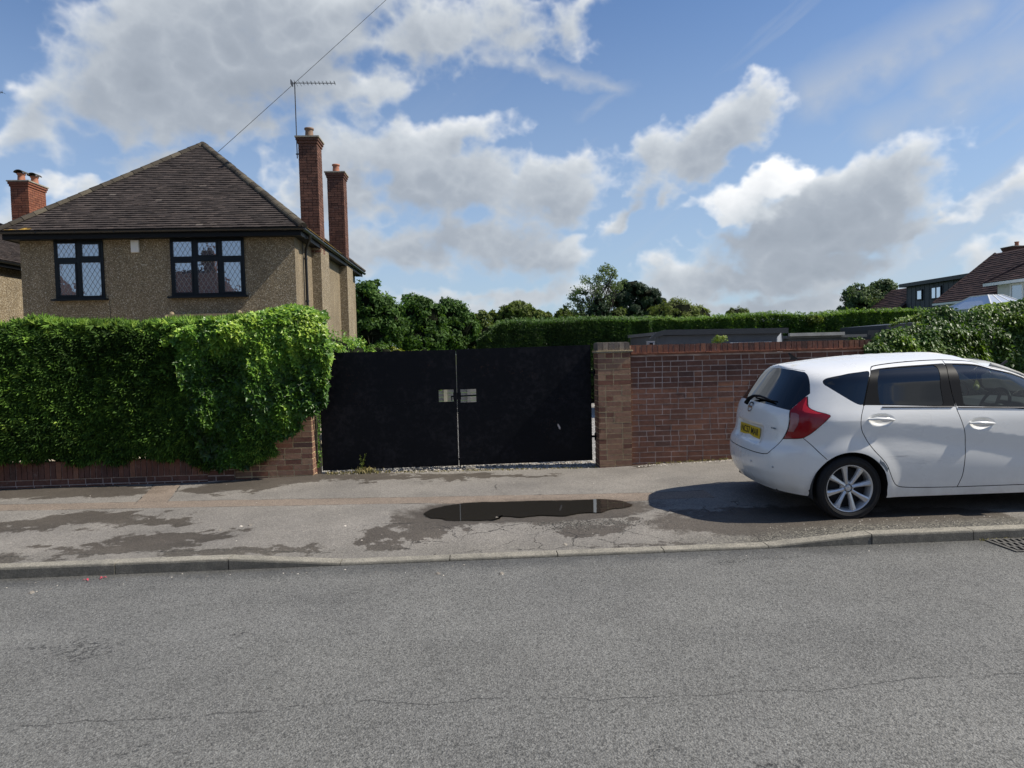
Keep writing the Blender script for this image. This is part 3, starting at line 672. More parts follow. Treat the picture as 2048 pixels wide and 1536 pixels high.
# puddle lying in the hollow before the gate
m, t, b = newmat('puddle_water'); b.inputs['Base Color'].default_value = (.020, .018, .015, 1); b.inputs['Roughness'].default_value = .02
b.inputs['IOR'].default_value = 1.33; b.inputs['Specular IOR Level'].default_value = .5
addbump(t, b, t.noise(geopos(t), 3, 2, .5), .02, .01); M['water'] = m
pp = [(846,1025),(868,1014),(905,1008),(950,1003.5),(1010,1001),(1100,999),(1190,997.5),(1238,999),(1262,1004),(1268,1009),(1250,1015),(1225,1018),(1205,1025),(1165,1026),(1130,1031),(1080,1031),(1040,1035),(1000,1033),(968,1040),(925,1041),(895,1044),(876,1037),(858,1036)]
pq = np.array([G(a_, b_2, .08)[:2] for a_, b_2 in pp]); V = []
for i in range(len(pq)):
    p0, p1, p2, p3 = pq[i-1], pq[i], pq[(i+1) % len(pq)], pq[(i+2) % len(pq)]
    for t_ in np.linspace(0, 1, 10, endpoint=False): V.append(.5*((2*p1)+(-p0+p2)*t_+(2*p0-5*p1+4*p2-p3)*t_**2+(-p0+3*p1-3*p2+p3)*t_**3))
V = np.array(V); q = np.c_[V, 0*V[:, 0]]; n = len(V); V = V+np.stack([fbm(q, 9, 1, 4), fbm(q, 9, 2, 4)], 1)*.022
V = np.c_[V, np.full(n, .0765)]
cn = V.mean(0); dV = np.roll(V, -1, 0)-np.roll(V, 1, 0); dV /= np.linalg.norm(dV, axis=1, keepdims=True); nV = np.stack([-dV[:, 1], dV[:, 0], 0*dV[:, 0]], 1)
nV = np.where(np.sum(nV*(V-cn), 1, keepdims=True) > 0, -nV, nV); V1 = V+nV*.035; V2 = np.c_[cn[0]+(V[:, 0]-cn[0])*.86, cn[1]+(V[:, 1]-cn[1])*.62, V[:, 2]]
VV_ = np.vstack([V, V1, V2]); me = bpy.data.meshes.new('puddle')
me.from_pydata([tuple(v) for v in VV_], [], [(i, (i+1) % n, n+(i+1) % n, n+i) for i in range(n)]+[(n+i, n+(i+1) % n, 2*n+(i+1) % n, 2*n+i) for i in range(n)]+[tuple(range(2*n, 3*n))])
a_ = me.attributes.new('rnd', 'FLOAT', 'POINT'); a_.data.foreach_set('value', [0.0]*n+[.55]*n+[1.0]*n)
wt_ = NT(M['water'].node_tree); tp_ = wt_.node('ShaderNodeBsdfTransparent'); mx_ = wt_.node('ShaderNodeMixShader')
wt_.put(mx_.inputs[0], wt_.mapr(wt_.m('ADD', attr(wt_), wt_.m('MULTIPLY', wt_.m('SUBTRACT', wt_.noise(geopos(wt_), 9, 5, .65), .5), .8)), .12, .62, 0, 1, True))
wt_.l.new(tp_.outputs[0], mx_.inputs[1]); wt_.l.new(wt_.n['Principled BSDF'].outputs[0], mx_.inputs[2]); wt_.l.new(mx_.outputs[0], wt_.n['Material Output'].inputs[0])
me.materials.append(M['water'])
o = link_mesh('puddle', me); tag(o, kind='structure')
# stones, rubble, gravel scraps and petals
def pebbles(name, pts, size, mat, label, cat):
    mb = MB()
    for (x, y, z) in pts:
        s_ = size*random.uniform(.4, 1.25)
        vs = [(x+s_*a_*random.uniform(.7, 1.2), y+s_*b2*random.uniform(.7, 1.2), z+s_*.55*c_) for a_, b2, c_ in [(-1,-.6,0),(.3,-1,0),(1,.1,0),(.2,1,0),(-.7,.7,0),(-.4,-.3,1),(.5,.1,.9),(-.1,.5,1.1)]]
        mb.add(vs, [(0,1,5),(1,6,5),(1,2,6),(2,7,6),(2,3,7),(3,4,7),(4,5,7),(4,0,5),(5,6,7)], 0, random.random())
    o = mb.build(name, mat); tag(o, label, cat, kind='stuff'); return o
def stone_mat(name, stops):
    m, t, b = newmat(name); t.put(b.inputs['Base Color'], t.ramp(attr(t), stops)); b.inputs['Roughness'].default_value = .85; return m
M['grit'] = stone_mat('grit', [(0, (.02, .02, .018)), (.6, (.07, .065, .055)), (1, (.16, .15, .13))])
M['stones'] = stone_mat('stones', [(0, (.12, .105, .09)), (.6, (.24, .215, .18)), (1, (.5, .46, .4))])
pts = []
for k in range(900):
    c = random.choice([(1125, 1050, 75, 7), (1160, 1046, 60, 5), (1230, 1043, 55, 5)]); px = random.gauss(c[0], c[2]*.6); py = random.gauss(c[1], c[3]*.6)
    g = G(px, py, .08); pts.append((g[0], g[1], pz(g[0], g[1])-.002))
pebbles('rubble', pts, .010, M['grit'], 'loose dark crumbled asphalt in front of the puddle', 'rubble')
pts = []
for k in range(420):
    x = random.uniform(2.6, 8); y = random.uniform(6.08, 6.5); pts.append((x, y, pz(x, y)-.001))
for k in range(160):
    x = random.uniform(-8, 3); y = random.uniform(6.1, 9.6); pts.append((x, y, pz(x, y)-.001))
for k in range(120):
    x = random.uniform(-6, 5); y = random.uniform(5.5, 5.9); pts.append((x, y, -.001))
pebbles('grit', pts, .008, M['stones'], 'scattered small pale stones along the kerb', 'grit')
pts = []
for k in range(1500):
    x = random.uniform(-2.1, 1.72); y = random.uniform(9.85, 10.5)+.0*x; pts.append((x, y, max(pz(x, min(y, 9.94)), .082)-.003))
for k in range(420):
    x = random.uniform(2.25, 4.6); y = 9.82-abs(random.gauss(0, .05)); pts.append((x, y, pz(x, y)-.002))
pebbles('gravel', pts, .017, M['stones'], 'loose grey stones under the gate and along the brick wall', 'gravel')
pts = [(*G(px, py, .08)[:2], 0) for px, py in [(482, 1054), (500, 1052), (993, 1034), (962, 1027), (690, 1053), (714, 1055), (1130, 1077), (440, 1062), (1003, 1128), (875, 1128), (63, 1165)]]
pts = [(x, y, pz(x, y)-.002 if y > 6.06 else 0.0) for x, y, z in pts]
pebbles('pebbles', pts, .024, M['stones'], 'a few larger whitish pebbles lying on pavement and road edge', 'pebbles')
M['petal'] = simple('petal', (.45, .05, .08), .7)
for k, (px, py) in enumerate([(205, 1157), (173, 1161)]):
    g = G(px, py, 0); mb = MB()
    for j in range(3):
        a_ = j*2.1+k; mb.add([(g[0], g[1], .003), (g[0]+.02*math.cos(a_), g[1]+.02*math.sin(a_), .012), (g[0]+.034*math.cos(a_+.4), g[1]+.034*math.sin(a_+.4), .004), (g[0]+.02*math.cos(a_+.9), g[1]+.02*math.sin(a_+.9), .014)], [(0, 1, 2, 3)])
    tag(mb.build('fallen_petals', M['petal']), ['red petals in the road against the left kerb, nearer the kerb joint', 'smaller red petals in the road left of the other petals'][k], 'petals')
# gully grating
gr = empty('gully_grating', (4.68, 5.75, 0), 'dark iron drain grating in the road at the kerb beside the white car', 'drain')
M['iron'] = simple('cast_iron', (.10, .095, .085), .7, .3, var=.4, vscale=20, bump=.4)
fr = MB(); x0, x1, y0, y1 = -.27, .27, -.21, .17
fr.box(x0, x1, y0, y0+.03, -.01, .010); fr.box(x0, x1, y1-.03, y1, -.01, .010); fr.box(x0, x0+.03, y0+.03, y1-.03, -.01, .010); fr.box(x1-.03, x1, y0+.03, y1-.03, -.01, .010)
fr.build('frame', M['iron'], gr)
ba = MB()
for j in range(3): ba.box(x0+.035, x1-.035, y0+.042+.112*j+.085, y0+.042+.112*j+.108, .0, .013)
for i in range(9):
    xx = x0+.04+i*.056
    for j in range(3):
        yy = y0+.04+.112*j; ba.prism([(xx, yy, .001), (xx+.026, yy, .001), (xx+.046, yy+.088, .001), (xx+.02, yy+.088, .001)], (0, 0, .011))
ba.build('bars', M['iron'], gr)
ho = MB(); ho.box(x0+.031, x1-.031, y0+.031, y1-.031, .0005, .0015); ho.build('opening', simple('drain_dark', (.004, .004, .004), .9), gr)
# ------------------------------------------------------------------ garden walls and gate
def brick_face(mb, o, u, nrm, L, H, mat=0, seed=0, hprob=.28, proud=.005, bl=.215, bh=.064, j=.0125, off=0, lo=0.0, hi=1.0):
    rnd = random.Random(seed); o = np.array(o, float); u = np.array(u, float); nrm = np.array(nrm, float); k = 0; z = 0.0
    while z < H-.02:
        h = min(bh, H-z); x = -[0, bl*.52][(k+off) % 2] - rnd.uniform(0, .01)
        while x < L:
            l = bl*.48 if rnd.random() < hprob else bl
            a, b_ = max(x, 0), min(x+l, L)
            if L-b_ < .045: b_ = L
            if b_-a > .02:
                p = proud+rnd.uniform(-.0018, .0022)
                mb.obox(o+u*a+np.array((0, 0, z+rnd.uniform(-.0015, .0015)))-nrm*.02, u, (0, 0, 1), nrm, b_-a, h, .02+p, (0 if (mat == 2 and rnd.random() < .22) else mat), lo+(hi-lo)*min(1, max(0, rnd.gauss(.5, .22))))
            x = b_+j if b_ < L else L
        z += .0755; k += 1
def soldier(mb, o, u, v, n, L, w, h, d, mat, seed=0, pitch=.077):
    rnd = random.Random(seed); x = 0; o = np.array(o, float); u, v, n = [np.array(q, float) for q in (u, v, n)]
    while x < L-.02:
        l = min(w, L-x); r = rnd.random(); r = .99 if rnd.random() < .07 else r*.62
        mb.obox(o+u*(x+rnd.uniform(-.001, .001))+n*rnd.uniform(-.003, .003)+v*0, u, v, n, l, h+rnd.uniform(-.004, .003), d, mat, r)
        x += pitch
WT = [M['brick_red'], M['mortar'], M['brick_tan'], M['mortar_tan'], M['creasing'], M['cement'], M['brick_grey']]
# right-hand wall and its gate pier
wr = empty('brick_wall', (2.2, 9.9, .1), 'dark red brick wall with brick-on-edge coping behind the white car', 'wall')
def sub(par, mb, name, mats, **k):
    o = mb.build(name, mats, par, **k); l = par.location
    o.location = (-l[0], -l[1], -l[2]) if par.parent is None else o.location
    if abs(par.rotation_euler[2]) > 1e-6: o.matrix_parent_inverse = Matrix.Identity(4)
    return o
mb = MB(); mb.box(2.2, 14, 9.905, 10.10, -.05, 1.655, 1)
brick_face(mb, (2.2, 9.905, .06), (1, 0, 0), (0, -1, 0), 9.0, 1.595, 0, 3)
sub(wr, mb, 'brickwork', WT)
mb = MB()
mb.box(2.2, 14, 9.872, 10.13, 1.660, 1.672, 4); mb.box(2.2, 14, 9.862, 10.14, 1.677, 1.690, 4); mb.box(2.2, 14, 9.90, 10.1, 1.671, 1.678, 5)
for k in range(36):     # tiles do not line up perfectly
    x = 2.2+k*.265; mb.box(x, x+.255, 9.858-random.uniform(0, .012), 9.90, 1.6785+random.uniform(0, .002), 1.6895+random.uniform(0, .003), 4, random.random())
mb.box(2.2, 11, 9.91, 10.09, 1.689, 1.795, 1)
soldier(mb, (2.205, 9.892, 1.694), (1, 0, 0), (0, 0, 1), (0, 1, 0), 9.0, .064, .106, .215, 0, 5)
sub(wr, mb, 'coping', WT)
pr = empty('gate_pier', (1.95, 9.95, .09), 'tan brick gate pier with flat brick cap at the right of the black gate', 'pier')
mb = MB(); x0, x1, y0, y1 = 1.725, 2.185, 9.85, 10.19
mb.box(x0+.004, x1, y0+.004, y1-.004, -.05, 1.70, 3)
brick_face(mb, (x0, y0+.004, .045), (1, 0, 0), (0, -1, 0), x1-x0, 1.655, 2, 11, hprob=.2)
brick_face(mb, (x0+.004, y1, .045), (0, -1, 0), (-1, 0, 0), y1-y0, 1.655, 0, 12)
sub(pr, mb, 'brickwork', WT)
mb = MB(); mb.box(x0-.015, x1+.03, y0-.02, y1+.01, 1.705, 1.718, 5); mb.box(x0-.022, x1+.035, y0-.032, y1+.01, 1.722, 1.735, 3)
mb.box(x0+.01, x1-.01, y0+.01, y1-.01, 1.735, 1.835, 1)
soldier(mb, (x0, y0-.004, 1.738), (1, 0, 0), (0, 0, 1), (0, 1, 0), x1-x0, .064, .105, .1, 6, 7)
soldier(mb, (x0-.004, y0+.1, 1.738), (0, 1, 0), (0, 0, 1), (1, 0, 0), y1-y0-.1, .064, .105, .46, 6, 8)
mb.box(x0+.01, x1-.01, y0+.12, y1-.02, 1.835, 1.85, 5)
sub(pr, mb, 'pier_cap', WT)
# left-hand pier under the ivy
pl = empty('gate_pier', (-2.75, 9.95, .1), 'tan brick gate pier half covered by ivy at the left of the black gate', 'pier')
mb = MB(); x0, x1, y0, y1 = -3.30, -2.25, 9.83, 10.17
mb.box(x0, x1-.004, y0+.004, y1, -.05, 1.75, 3)
brick_face(mb, (x0, y0+.004, .055), (1, 0, 0), (0, -1, 0), x1-x0, 1.70, 2, 21, hprob=.25)
brick_face(mb, (x1-.004, y0, .055), (0, 1, 0), (1, 0, 0), y1-y0, 1.70, 2, 22)
sub(pl, mb, 'brickwork', WT)
# low wall under the hedge
lw = empty('low_brick_wall', (-6, 9.9, .08), 'low dark brick wall with soldier course under the conifer hedge', 'wall')
mb = MB(); mb.box(-16, -3.66, 9.815, 10.0, -.05, .405, 1); brick_face(mb, (-9.6, 9.815, .035), (1, 0, 0), (0, -1, 0), 5.94, .14, 0, 31, lo=0, hi=.6)
soldier(mb, (-9.6, 9.80, .185), (1, 0, 0), (0, 0, 1), (0, 1, 0), 5.94, .064, .235, .1, 0, 33, pitch=.0745)
sub(lw, mb, 'brickwork', WT)
mb = MB(); mb.box(-3.655, -3.305, 9.79, 10.02, -.05, .44, 1); brick_face(mb, (-3.655, 9.79, .02), (1, 0, 0), (0, -1, 0), .35, .42, 0, 34, lo=0, hi=.6)
sub(lw, mb, 'end_block', WT)

# gate ------------------------------------------------------------
def gate_paint():
    m, t, b = newmat('gate_paint'); p = geopos(t)
    n = t.noise(p, 1.7, 6, .72); n2 = t.noise(p, 14, 5, .7)
    c = t.mix(t.mapr(t.m('MULTIPLY', n, n2), .24, .42), (.0018, .0028, .0055), (.013, .013, .017))
    rust = t.mapr(t.m('MULTIPLY', t.noise(p, 2.3, 5, .75), t.noise(p, 40, 3, .7)), .36, .44, 0, .35); c = t.mix(rust, c, (.06, .03, .02))
    # the pale scrape low on the right leaf
    sx = P(1118, 853, 10.08); d = t.vm('SUBTRACT', t.vm('ADD', p, t.vm('SCALE', t.noise(p, 30, 3, .6, color=True), scale=.03)), (sx[0]+.015, sx[1], sx[2]+.015))
    sc = t.mapr(t.vm('LENGTH', t.vm('MULTIPLY', t.vm('ADD', d, t.vm('MULTIPLY', t.comb(t.sep(d)[2], 0, 0), (.35, 0, 0))), (1/.016, 0, 1/.05))), .6, 1, 1, 0)
    c = t.mix(sc, c, (.5, .45, .42))
    t.put(b.inputs['Base Color'], c); t.put(b.inputs['Roughness'], t.mapr(n2, .3, .7, .33, .6)); b.inputs['Specular IOR Level'].default_value = .16
    addbump(t, b, n, .12, .03); return m
M['gate'] = gate_paint(); M['rusty'] = simple('galvanised_edge', (.12, .10, .08), .6, .3, var=.5, vscale=12)
gt = empty('gate', (-.25, 10.1, .1), 'double-leaf black sheet steel gate across the drive', 'gate')
def leaf(xa, xb, hx0, hx1, hz0, hz1, zb0, zb1, zt0, zt1, side):
    mb = MB(); Y = 10.085
    def slab(a, b_, za0, za1, zc0, zc1, y, d=.004):   # quad slab with sloping top and bottom
        mb.prism([(a, y, za0), (b_, y, za1), (b_, y, zc1), (a, y, zc0)], (0, d, 0))
    f = lambda x, p, q: p+(q-p)*(x-xa)/(xb-xa)
    zs = lambda x: f(x, 1.035, 1.055)
    # upper sheet in four pieces round the hand hole
    slab(xa, hx0, zs(xa), zs(hx0), f(xa, zt0, zt1), f(hx0, zt0, zt1), Y); slab(hx1, xb, zs(hx1), zs(xb), f(hx1, zt0, zt1), f(xb, zt0, zt1), Y)
    slab(hx0, hx1, hz1, hz1, f(hx0, zt0, zt1), f(hx1, zt0, zt1), Y); slab(hx0, hx1, zs(hx0), zs(hx1), hz0, hz0, Y)
    o = sub(gt, mb, 'leaf_sheet', M['gate'])
    mb = MB(); slab(xa, xb, f(xa, zb0, zb1), f(xb, zb0, zb1), zs(xa)+.012, zs(xb)+.012, Y-.006); sub(gt, mb, 'leaf_sheet', M['gate'])
    mb = MB()
    for (x, w) in ((xa+.001, .04), (xb-.041, .04)): mb.prism([(x, Y+.005, f(x, zb0, zb1)+.002), (x+w, Y+.005, f(x, zb0, zb1)+.002), (x+w, Y+.005, f(x, zt0, zt1)-.002), (x, Y+.005, f(x, zt0, zt1)-.002)], (0, .04, 0))
    for (z0, z1) in ((zb0+.003, zb1+.003), (1.0, 1.02), (zt0-.045, zt1-.045)): mb.prism([(xa+.042, Y+.005, z0), (xb-.042, Y+.005, z1), (xb-.042, Y+.005, z1+.04), (xa+.042, Y+.005, z0+.04)], (0, .04, 0))
    sub(gt, mb, 'leaf_frame', M['gate'])
h1a, h1b = P(878, 806, 10.085), P(907, 779, 10.085); h2a, h2b = P(921.5, 805, 10.085), P(952, 778, 10.085)
leaf(-2.175, -.262, h1a[0], h1b[0], h1a[2], h1b[2], .140, .150, 1.795, 1.800, 0)
leaf(-.252, 1.662, h2a[0], h2b[0], h2a[2], h2b[2], .150, .163, 1.802, 1.822, 1)
mb = MB(); mz = (h2a[2]+h2b[2])/2
mb.tube([(h1b[0]-.04, 10.10, mz-.005), (h2b[0]+.02, 10.10, mz+.004)], .011); mb.box(-.31, -.20, 10.098, 10.13, mz-.05, mz+.05)
mb.tube([(h1b[0]-.03, 10.10, mz-.005), (h1b[0]-.03, 10.10, mz-.07)], .008, mat=1)
sub(gt, mb, 'latch', [M['gate'], M['metal_grey']])
mb = MB(); mb.box(-.262+.001, -.2575, 10.092, 10.12, .16, 1.76); sub(gt, mb, 'closing_edge', M['rusty'])
for (px, py) in ((1187, 745), (1190, 873)):
    h = P(px, py, 10.07); mb = MB(); mb.box(1.64, 1.726, 10.085, 10.10, h[2]-.015, h[2]+.015); mb.tube([(1.705, 10.07, h[2]-.05), (1.705, 10.07, h[2]+.05)], .011)
    sub(gt, mb, 'hinge', M['gate'])
mb = MB(); mb.tube([(-.235, 10.075, .25), (-.235, 10.075, .092)], .008); mb.box(-.26, -.21, 10.07, 10.08, .23, .26); sub(gt, mb, 'drop_bolt', M['gate'])
mb = MB(); mb.box(-.16, -.02, 10.03, 10.12, .085, .115); tag(mb.build('stop_block', M['cement']), 'pale concrete block on the ground under the middle of the gate', 'block')
mb = MB(); mb.box(-2.235, -2.195, 10.08, 10.13, .05, 1.5); tag(mb.build('gate_post', M['rusty']), 'thin rusty steel post between ivy-covered pier and gate', 'post')
# weathered timber fence that shows through the holes of the gate
def wood_mat():
    m, t, b = newmat('weathered_wood'); p = geopos(t)
    n = t.noise(t.vm('MULTIPLY', p, (1.2, 1.2, 30)), 1.0, 5, .65); c = t.mix(n, (.12, .12, .11), (.34, .33, .30))
    t.put(b.inputs['Base Color'], t.vm('SCALE', c, scale=t.mapr(attr(t), 0, 1, .75, 1.2))); b.inputs['Roughness'].default_value = .85; return m
M['wood'] = wood_mat(); M['wood_new'] = simple('pale_post_wood', (.45, .42, .3), .8, var=.15)
fn = empty('timber_fence', (-1.5, 19.5, .1), 'weathered grey board fence seen through the holes in the gate', 'fence')
mb = MB()
for k in range(12): mb.box(-4.8, 1.6, 19.5, 19.52, .12+k*.11, .12+k*.11+.098, 0, random.random())
sub(fn, mb, 'boards', M['wood'])
for x in (-4.8, -2.9, P(891, 790, 19.45)[0], P(938, 790, 19.45)[0], 1.5):
    mb = MB(); mb.box(x-.045, x+.045, 19.42, 19.495, .05, 1.45); sub(fn, mb, 'post', M['wood_new'] if abs(x-P(891, 790, 19.45)[0]) < .01 else M['wood'])
# ------------------------------------------------------------------ houses
def put_at(o, par):
    """keep world placement of a child mesh whose parent Empty sits at par.location"""
    l = Vector((0, 0, 0)); q = par
    while q is not None: l += q.location; q = q.parent
    o.location = -l if o.parent is par else o.location
def part(par, mb, name, mats, **k):
    o = mb.build(name, mats, par, **k)
    l = Vector((0, 0, 0)); q = par
    while q is not None: l += q.location; q = q.parent
    o.location = -l; return o
def lattice(mb, x0, x1, z0, z1, y, sx=.118, sz=.19, w=.009, mat=0):
    """diamond leading clipped to a pane; pane in the plane y"""
    slope = sz/sx
    for sgn in (1, -1):
        k0 = int((z0-sgn*slope*x1)/sz)-3 if sgn > 0 else int((z0+slope*x0)/sz)-3
        k1 = int((z1-sgn*slope*x0)/sz)+3 if sgn > 0 else int((z1+slope*x1)/sz)+3
        for k in range(k0, k1+1):
            c = k*sz; xs = sorted([(z0-c)/(sgn*slope), (z1-c)/(sgn*slope)]); a, b = max(x0, xs[0]), min(x1, xs[1])
            if b-a < .01: continue
            mb.bar((a, y, sgn*slope*a+c), (b, y, sgn*slope*b+c), w, .003, mat, upv=(0, 1, 0))
def house_window(par, x0, x1, z0, z1, Y, cols, zt, lead=True, frame='black_upvc', fw_=.056, glass='house_glass'):
    mb = MB(); F = M[frame]; d = .07; yf = Y-.035; n = len(cols)+1; xs = [x0]+cols+[x1]
    mb.box(x0, x1, yf, yf+d, z1-fw_, z1); mb.box(x0, x1, yf, yf+d, z0, z0+fw_)
    mb.box(x0, x0+fw_, yf, yf+d, z0+fw_, z1-fw_); mb.box(x1-fw_, x1, yf, yf+d, z0+fw_, z1-fw_)
    for c in cols: mb.box(c-.045, c+.045, yf, yf+d, z0+fw_, z1-fw_)
    panes = []
    for i in range(n):
        a = xs[i]+(fw_ if i == 0 else .045); b_ = xs[i+1]-(fw_ if i == n-1 else .045)
        mb.box(a, b_, yf, yf+d, zt-.05, zt+.05)
        for (p, q) in ((z0+fw_, zt-.05), (zt+.05, z1-fw_)):
            e = .04 if (i+(p > zt)) % 2 == 0 else .012      # casement rims stand proud on some lights
            mb.box(a, b_, yf-.012, yf+.04, p, p+e); mb.box(a, b_, yf-.012, yf+.04, q-e, q)
            mb.box(a, a+e, yf-.012, yf+.04, p+e, q-e); mb.box(b_-e, b_, yf-.012, yf+.04, p+e, q-e)
            panes.append((a+e, b_-e, p+e, q-e))
    f = part(par, mb, 'window', F)
    def kid(m_, nm, mats):
        o = m_.build(nm, mats, f); return o
    s_ = MB(); s_.box(x0-.07, x1+.07, Y-.15, Y+.02, z0-.045, z0-.002); kid(s_, 'sill', F)
    for (a, b_, p, q) in panes:
        g = MB(); g.box(a-.004, b_+.004, Y-.014, Y-.004, p-.004, q+.004); kid(g, 'pane', M[glass])
    if lead:
        g = MB()
        for (a, b_, p, q) in panes: lattice(g, a, b_, p, q, Y-.017, w=.0075)
        kid(g, 'leading', M['lead'])
    return f
def tiles(mb, A, U, V, N, length, slope, inside, gauge=.104, width=.166, mat=0, seed=0):
    rnd = random.Random(seed); A, U, V, N = [np.array(q, float) for q in (A, U, V, N)]
    nv = int(slope/gauge)+1
    for j in range(nv):
        off = (j % 2)*width*.5
        for i in range(-1, int(length/width)+2):
            u = i*width+off; v = j*gauge
            if not inside(u+width/2, v+gauge/2): continue
            h = .034+rnd.uniform(-.005, .006); r = min(1, max(0, rnd.gauss(.42, .20)))
            o = A+U*(u+.002)+V*(v+rnd.uniform(-.003, .003)); w = width-.004; g = gauge+.03
            vs = [o, o+U*w, o+U*w+V*g, o+V*g, o+N*h, o+U*w+N*(h+rnd.uniform(-.001, .001)), o+U*w+V*g+N*.006, o+V*g+N*.006]
            mb.add(vs, [(4, 5, 6, 7), (0, 1, 5, 4), (1, 2, 6, 5), (3, 0, 4, 7)], mat, r)
def hip_tiles(mb, a, b, r=.115, seg=.30, mat=0, seed=0, mid=True):
    rnd = random.Random(seed); a, b = np.array(a, float), np.array(b, float); L = np.linalg.norm(b-a); d = (b-a)/L
    sd = np.cross(d, (0, 0, 1)); sd /= np.linalg.norm(sd); u2 = np.cross(sd, d)
    k = int(L/seg)
    for i in range(k+1):
        p = a+d*(i*seg); q = a+d*min((i+1)*seg+.03, L+.02); r1 = r*rnd.uniform(1.0, 1.05); r2 = r*.93; n = 9; vs = []
        for (c, rr) in ((p, r1), (q, r2)):
            for j in range(n):
                t_ = math.pi*(j/(n-1)); vs.append(c+sd*rr*math.cos(t_)+u2*(rr*math.sin(t_)*.9-.03+rnd.uniform(-.002, .002)))
        fs = [(j, j+1, n+j+1, n+j) for j in range(n-1)]+[tuple(range(n-1, -1, -1)), tuple(range(n, 2*n))]
        mb.add(vs, fs, mat, rnd.random(), False)
RT = [M['roof_tile'], M['hip_tile'], M['lichen_tile'], M['cement']]
def pot(mb, x, y, z, r=.115, h=.28, mat=0):
    mb.lathe([(r*1.05, 0), (r*1.0, .03), (r*.9, h*.7), (r*.93, h*.8), (r*1.12, h*.84), (r*1.12, h), (r*.82, h), (r*.8, h*.3)], (x, y, z), n=20, mat=mat)
def stack(par, x0, x1, y0, y1, z0, z1, brick, pots, seed=0, pot_mat='clay_pot', hood=False):
    mb = MB(); mb.box(x0+.004, x1-.004, y0+.004, y1-.004, z0, z1-.02, 1)
    mats = [M[brick], M['mortar_dark'], M['cement']]
    H = z1-.23-z0
    brick_face(mb, (x0, y0+.004, z0), (1, 0, 0), (0, -1, 0), x1-x0, H, 0, seed+1, hprob=.35)
    brick_face(mb, (x1-.004, y0, z0), (0, 1, 0), (1, 0, 0), y1-y0, H, 0, seed+2, hprob=.35)
    brick_face(mb, (x0+.004, y1, z0), (0, -1, 0), (-1, 0, 0), y1-y0, H, 0, seed+3, hprob=.35)
    for k, e in enumerate((.0, .025, .05)):
        z = z1-.225+k*.075
        mb.box(x0-e, x1+e, y0-e, y1+e, z, z+.066, 0, random.uniform(.2, .6)); mb.box(x0-e+.006, x1+e-.006, y0-e+.006, y1+e-.006, z+.066, z+.075, 1)
    mb.box(x0-.075, x1+.075, y0-.075, y1+.075, z1, z1+.04, 2)
    mb.add([(x0-.05, y0-.05, z1+.041), (x1+.05, y0-.05, z1+.041), (x1+.05, y1+.05, z1+.041), (x0-.05, y1+.05, z1+.041), ((x0+x1)/2-.1, (y0+y1)/2-.1, z1+.10), ((x0+x1)/2+.1, (y0+y1)/2-.1, z1+.10), ((x0+x1)/2+.1, (y0+y1)/2+.1, z1+.10), ((x0+x1)/2-.1, (y0+y1)/2+.1, z1+.10)],
           [(0, 1, 5, 4), (1, 2, 6, 5), (2, 3, 7, 6), (3, 0, 4, 7), (4, 5, 6, 7)], 2)
    st = part(par, mb, 'chimney', mats)
    for (x, y) in pots:
        m2 = MB(); pot(m2, x, y, z1+.07, .115, .26)
        if hood:
            for a_ in np.linspace(-.2, .2, 2): pass
            n = 10; vs = []
            for yy in (y-.17, y+.17):
                for rr in (.15, .128):
                    for j in range(n): t_ = math.pi*j/(n-1); vs.append((x+rr*math.cos(t_), yy, z1+.33+rr*.62*math.sin(t_)))
            fs = []
            for j in range(n-1): fs += [(j, j+1, 2*n+j+1, 2*n+j), (n+j+1, n+j, 3*n+j, 3*n+j+1), (j+1, j, n+j, n+j+1), (2*n+j, 2*n+j+1, 3*n+j+1, 3*n+j)]
            m2.add(vs, fs, 1)
        m2.build('chimney_pot', [M[pot_mat], M['hip_tile']], st)
    return st
# --- the pebbledashed house
XL, XR, YF, YB, ZE, ZA = -11.2, -4.08, 17.65, 27.33, 4.90, 7.93
HX0, HX1, HY0, HY1 = -10.95, -4.37, 18.0, 27.0
half = (XR-XL)/2; xm = (XL+XR)/2
hs = empty('detached_house', (xm, HY0, 0), 'brown pebbledash house with hipped tile roof and black leaded windows, behind the hedge', 'house')
mb = MB(); mb.box(HX0, HX1, HY0, HY1, -.05, 4.80); part(hs, mb, 'wall', M['pebbledash'])
for (y0, y1, x1) in ((19.85, 20.95, -4.12), (23.9, 25.0, -4.12)):
    mb = MB(); mb.box(HX1-.02, x1, y0, y1, -.05, 4.735); part(hs, mb, 'chimney_breast', M['pebbledash'])
apF, apB = (xm, YF+half, ZA), (xm, YB-half, ZA)
c4 = [(XL, YF, ZE), (XR, YF, ZE), (XR, YB, ZE), (XL, YB, ZE)]
mb = MB(); mb.add([*c4, apF, apB], [(0, 1, 4), (1, 2, 5, 4), (2, 3, 5), (3, 0, 4, 5)], 0, .3)
sl = math.hypot(half, ZA-ZE); nx, nz = (ZA-ZE)/sl, half/sl
tiles(mb, (XL, YF-.03, ZE), (1, 0, 0), (0, half/sl, (ZA-ZE)/sl), (0, -nx, nz), XR-XL, sl, lambda u, v: u > v*half/sl-.03 and u < (XR-XL)-v*half/sl+.03, seed=1)
tiles(mb, (XR+.03, YF, ZE), (0, 1, 0), (-half/sl, 0, (ZA-ZE)/sl), (nx, 0, nz), YB-YF, sl, lambda u, v: u > v*half/sl-.03 and u < (YB-YF)-v*half/sl+.03 and not (1.9 < u < 3.0 and v < .75) and not (6.1 < u < 7.0 and v < .75), seed=2)
tiles(mb, (XL-.03, YB, ZE), (0, -1, 0), (half/sl, 0, (ZA-ZE)/sl), (-nx, 0, nz), YB-YF, sl, lambda u, v: u > v*half/sl-.03 and u < (YB-YF)-v*half/sl+.03, seed=3)
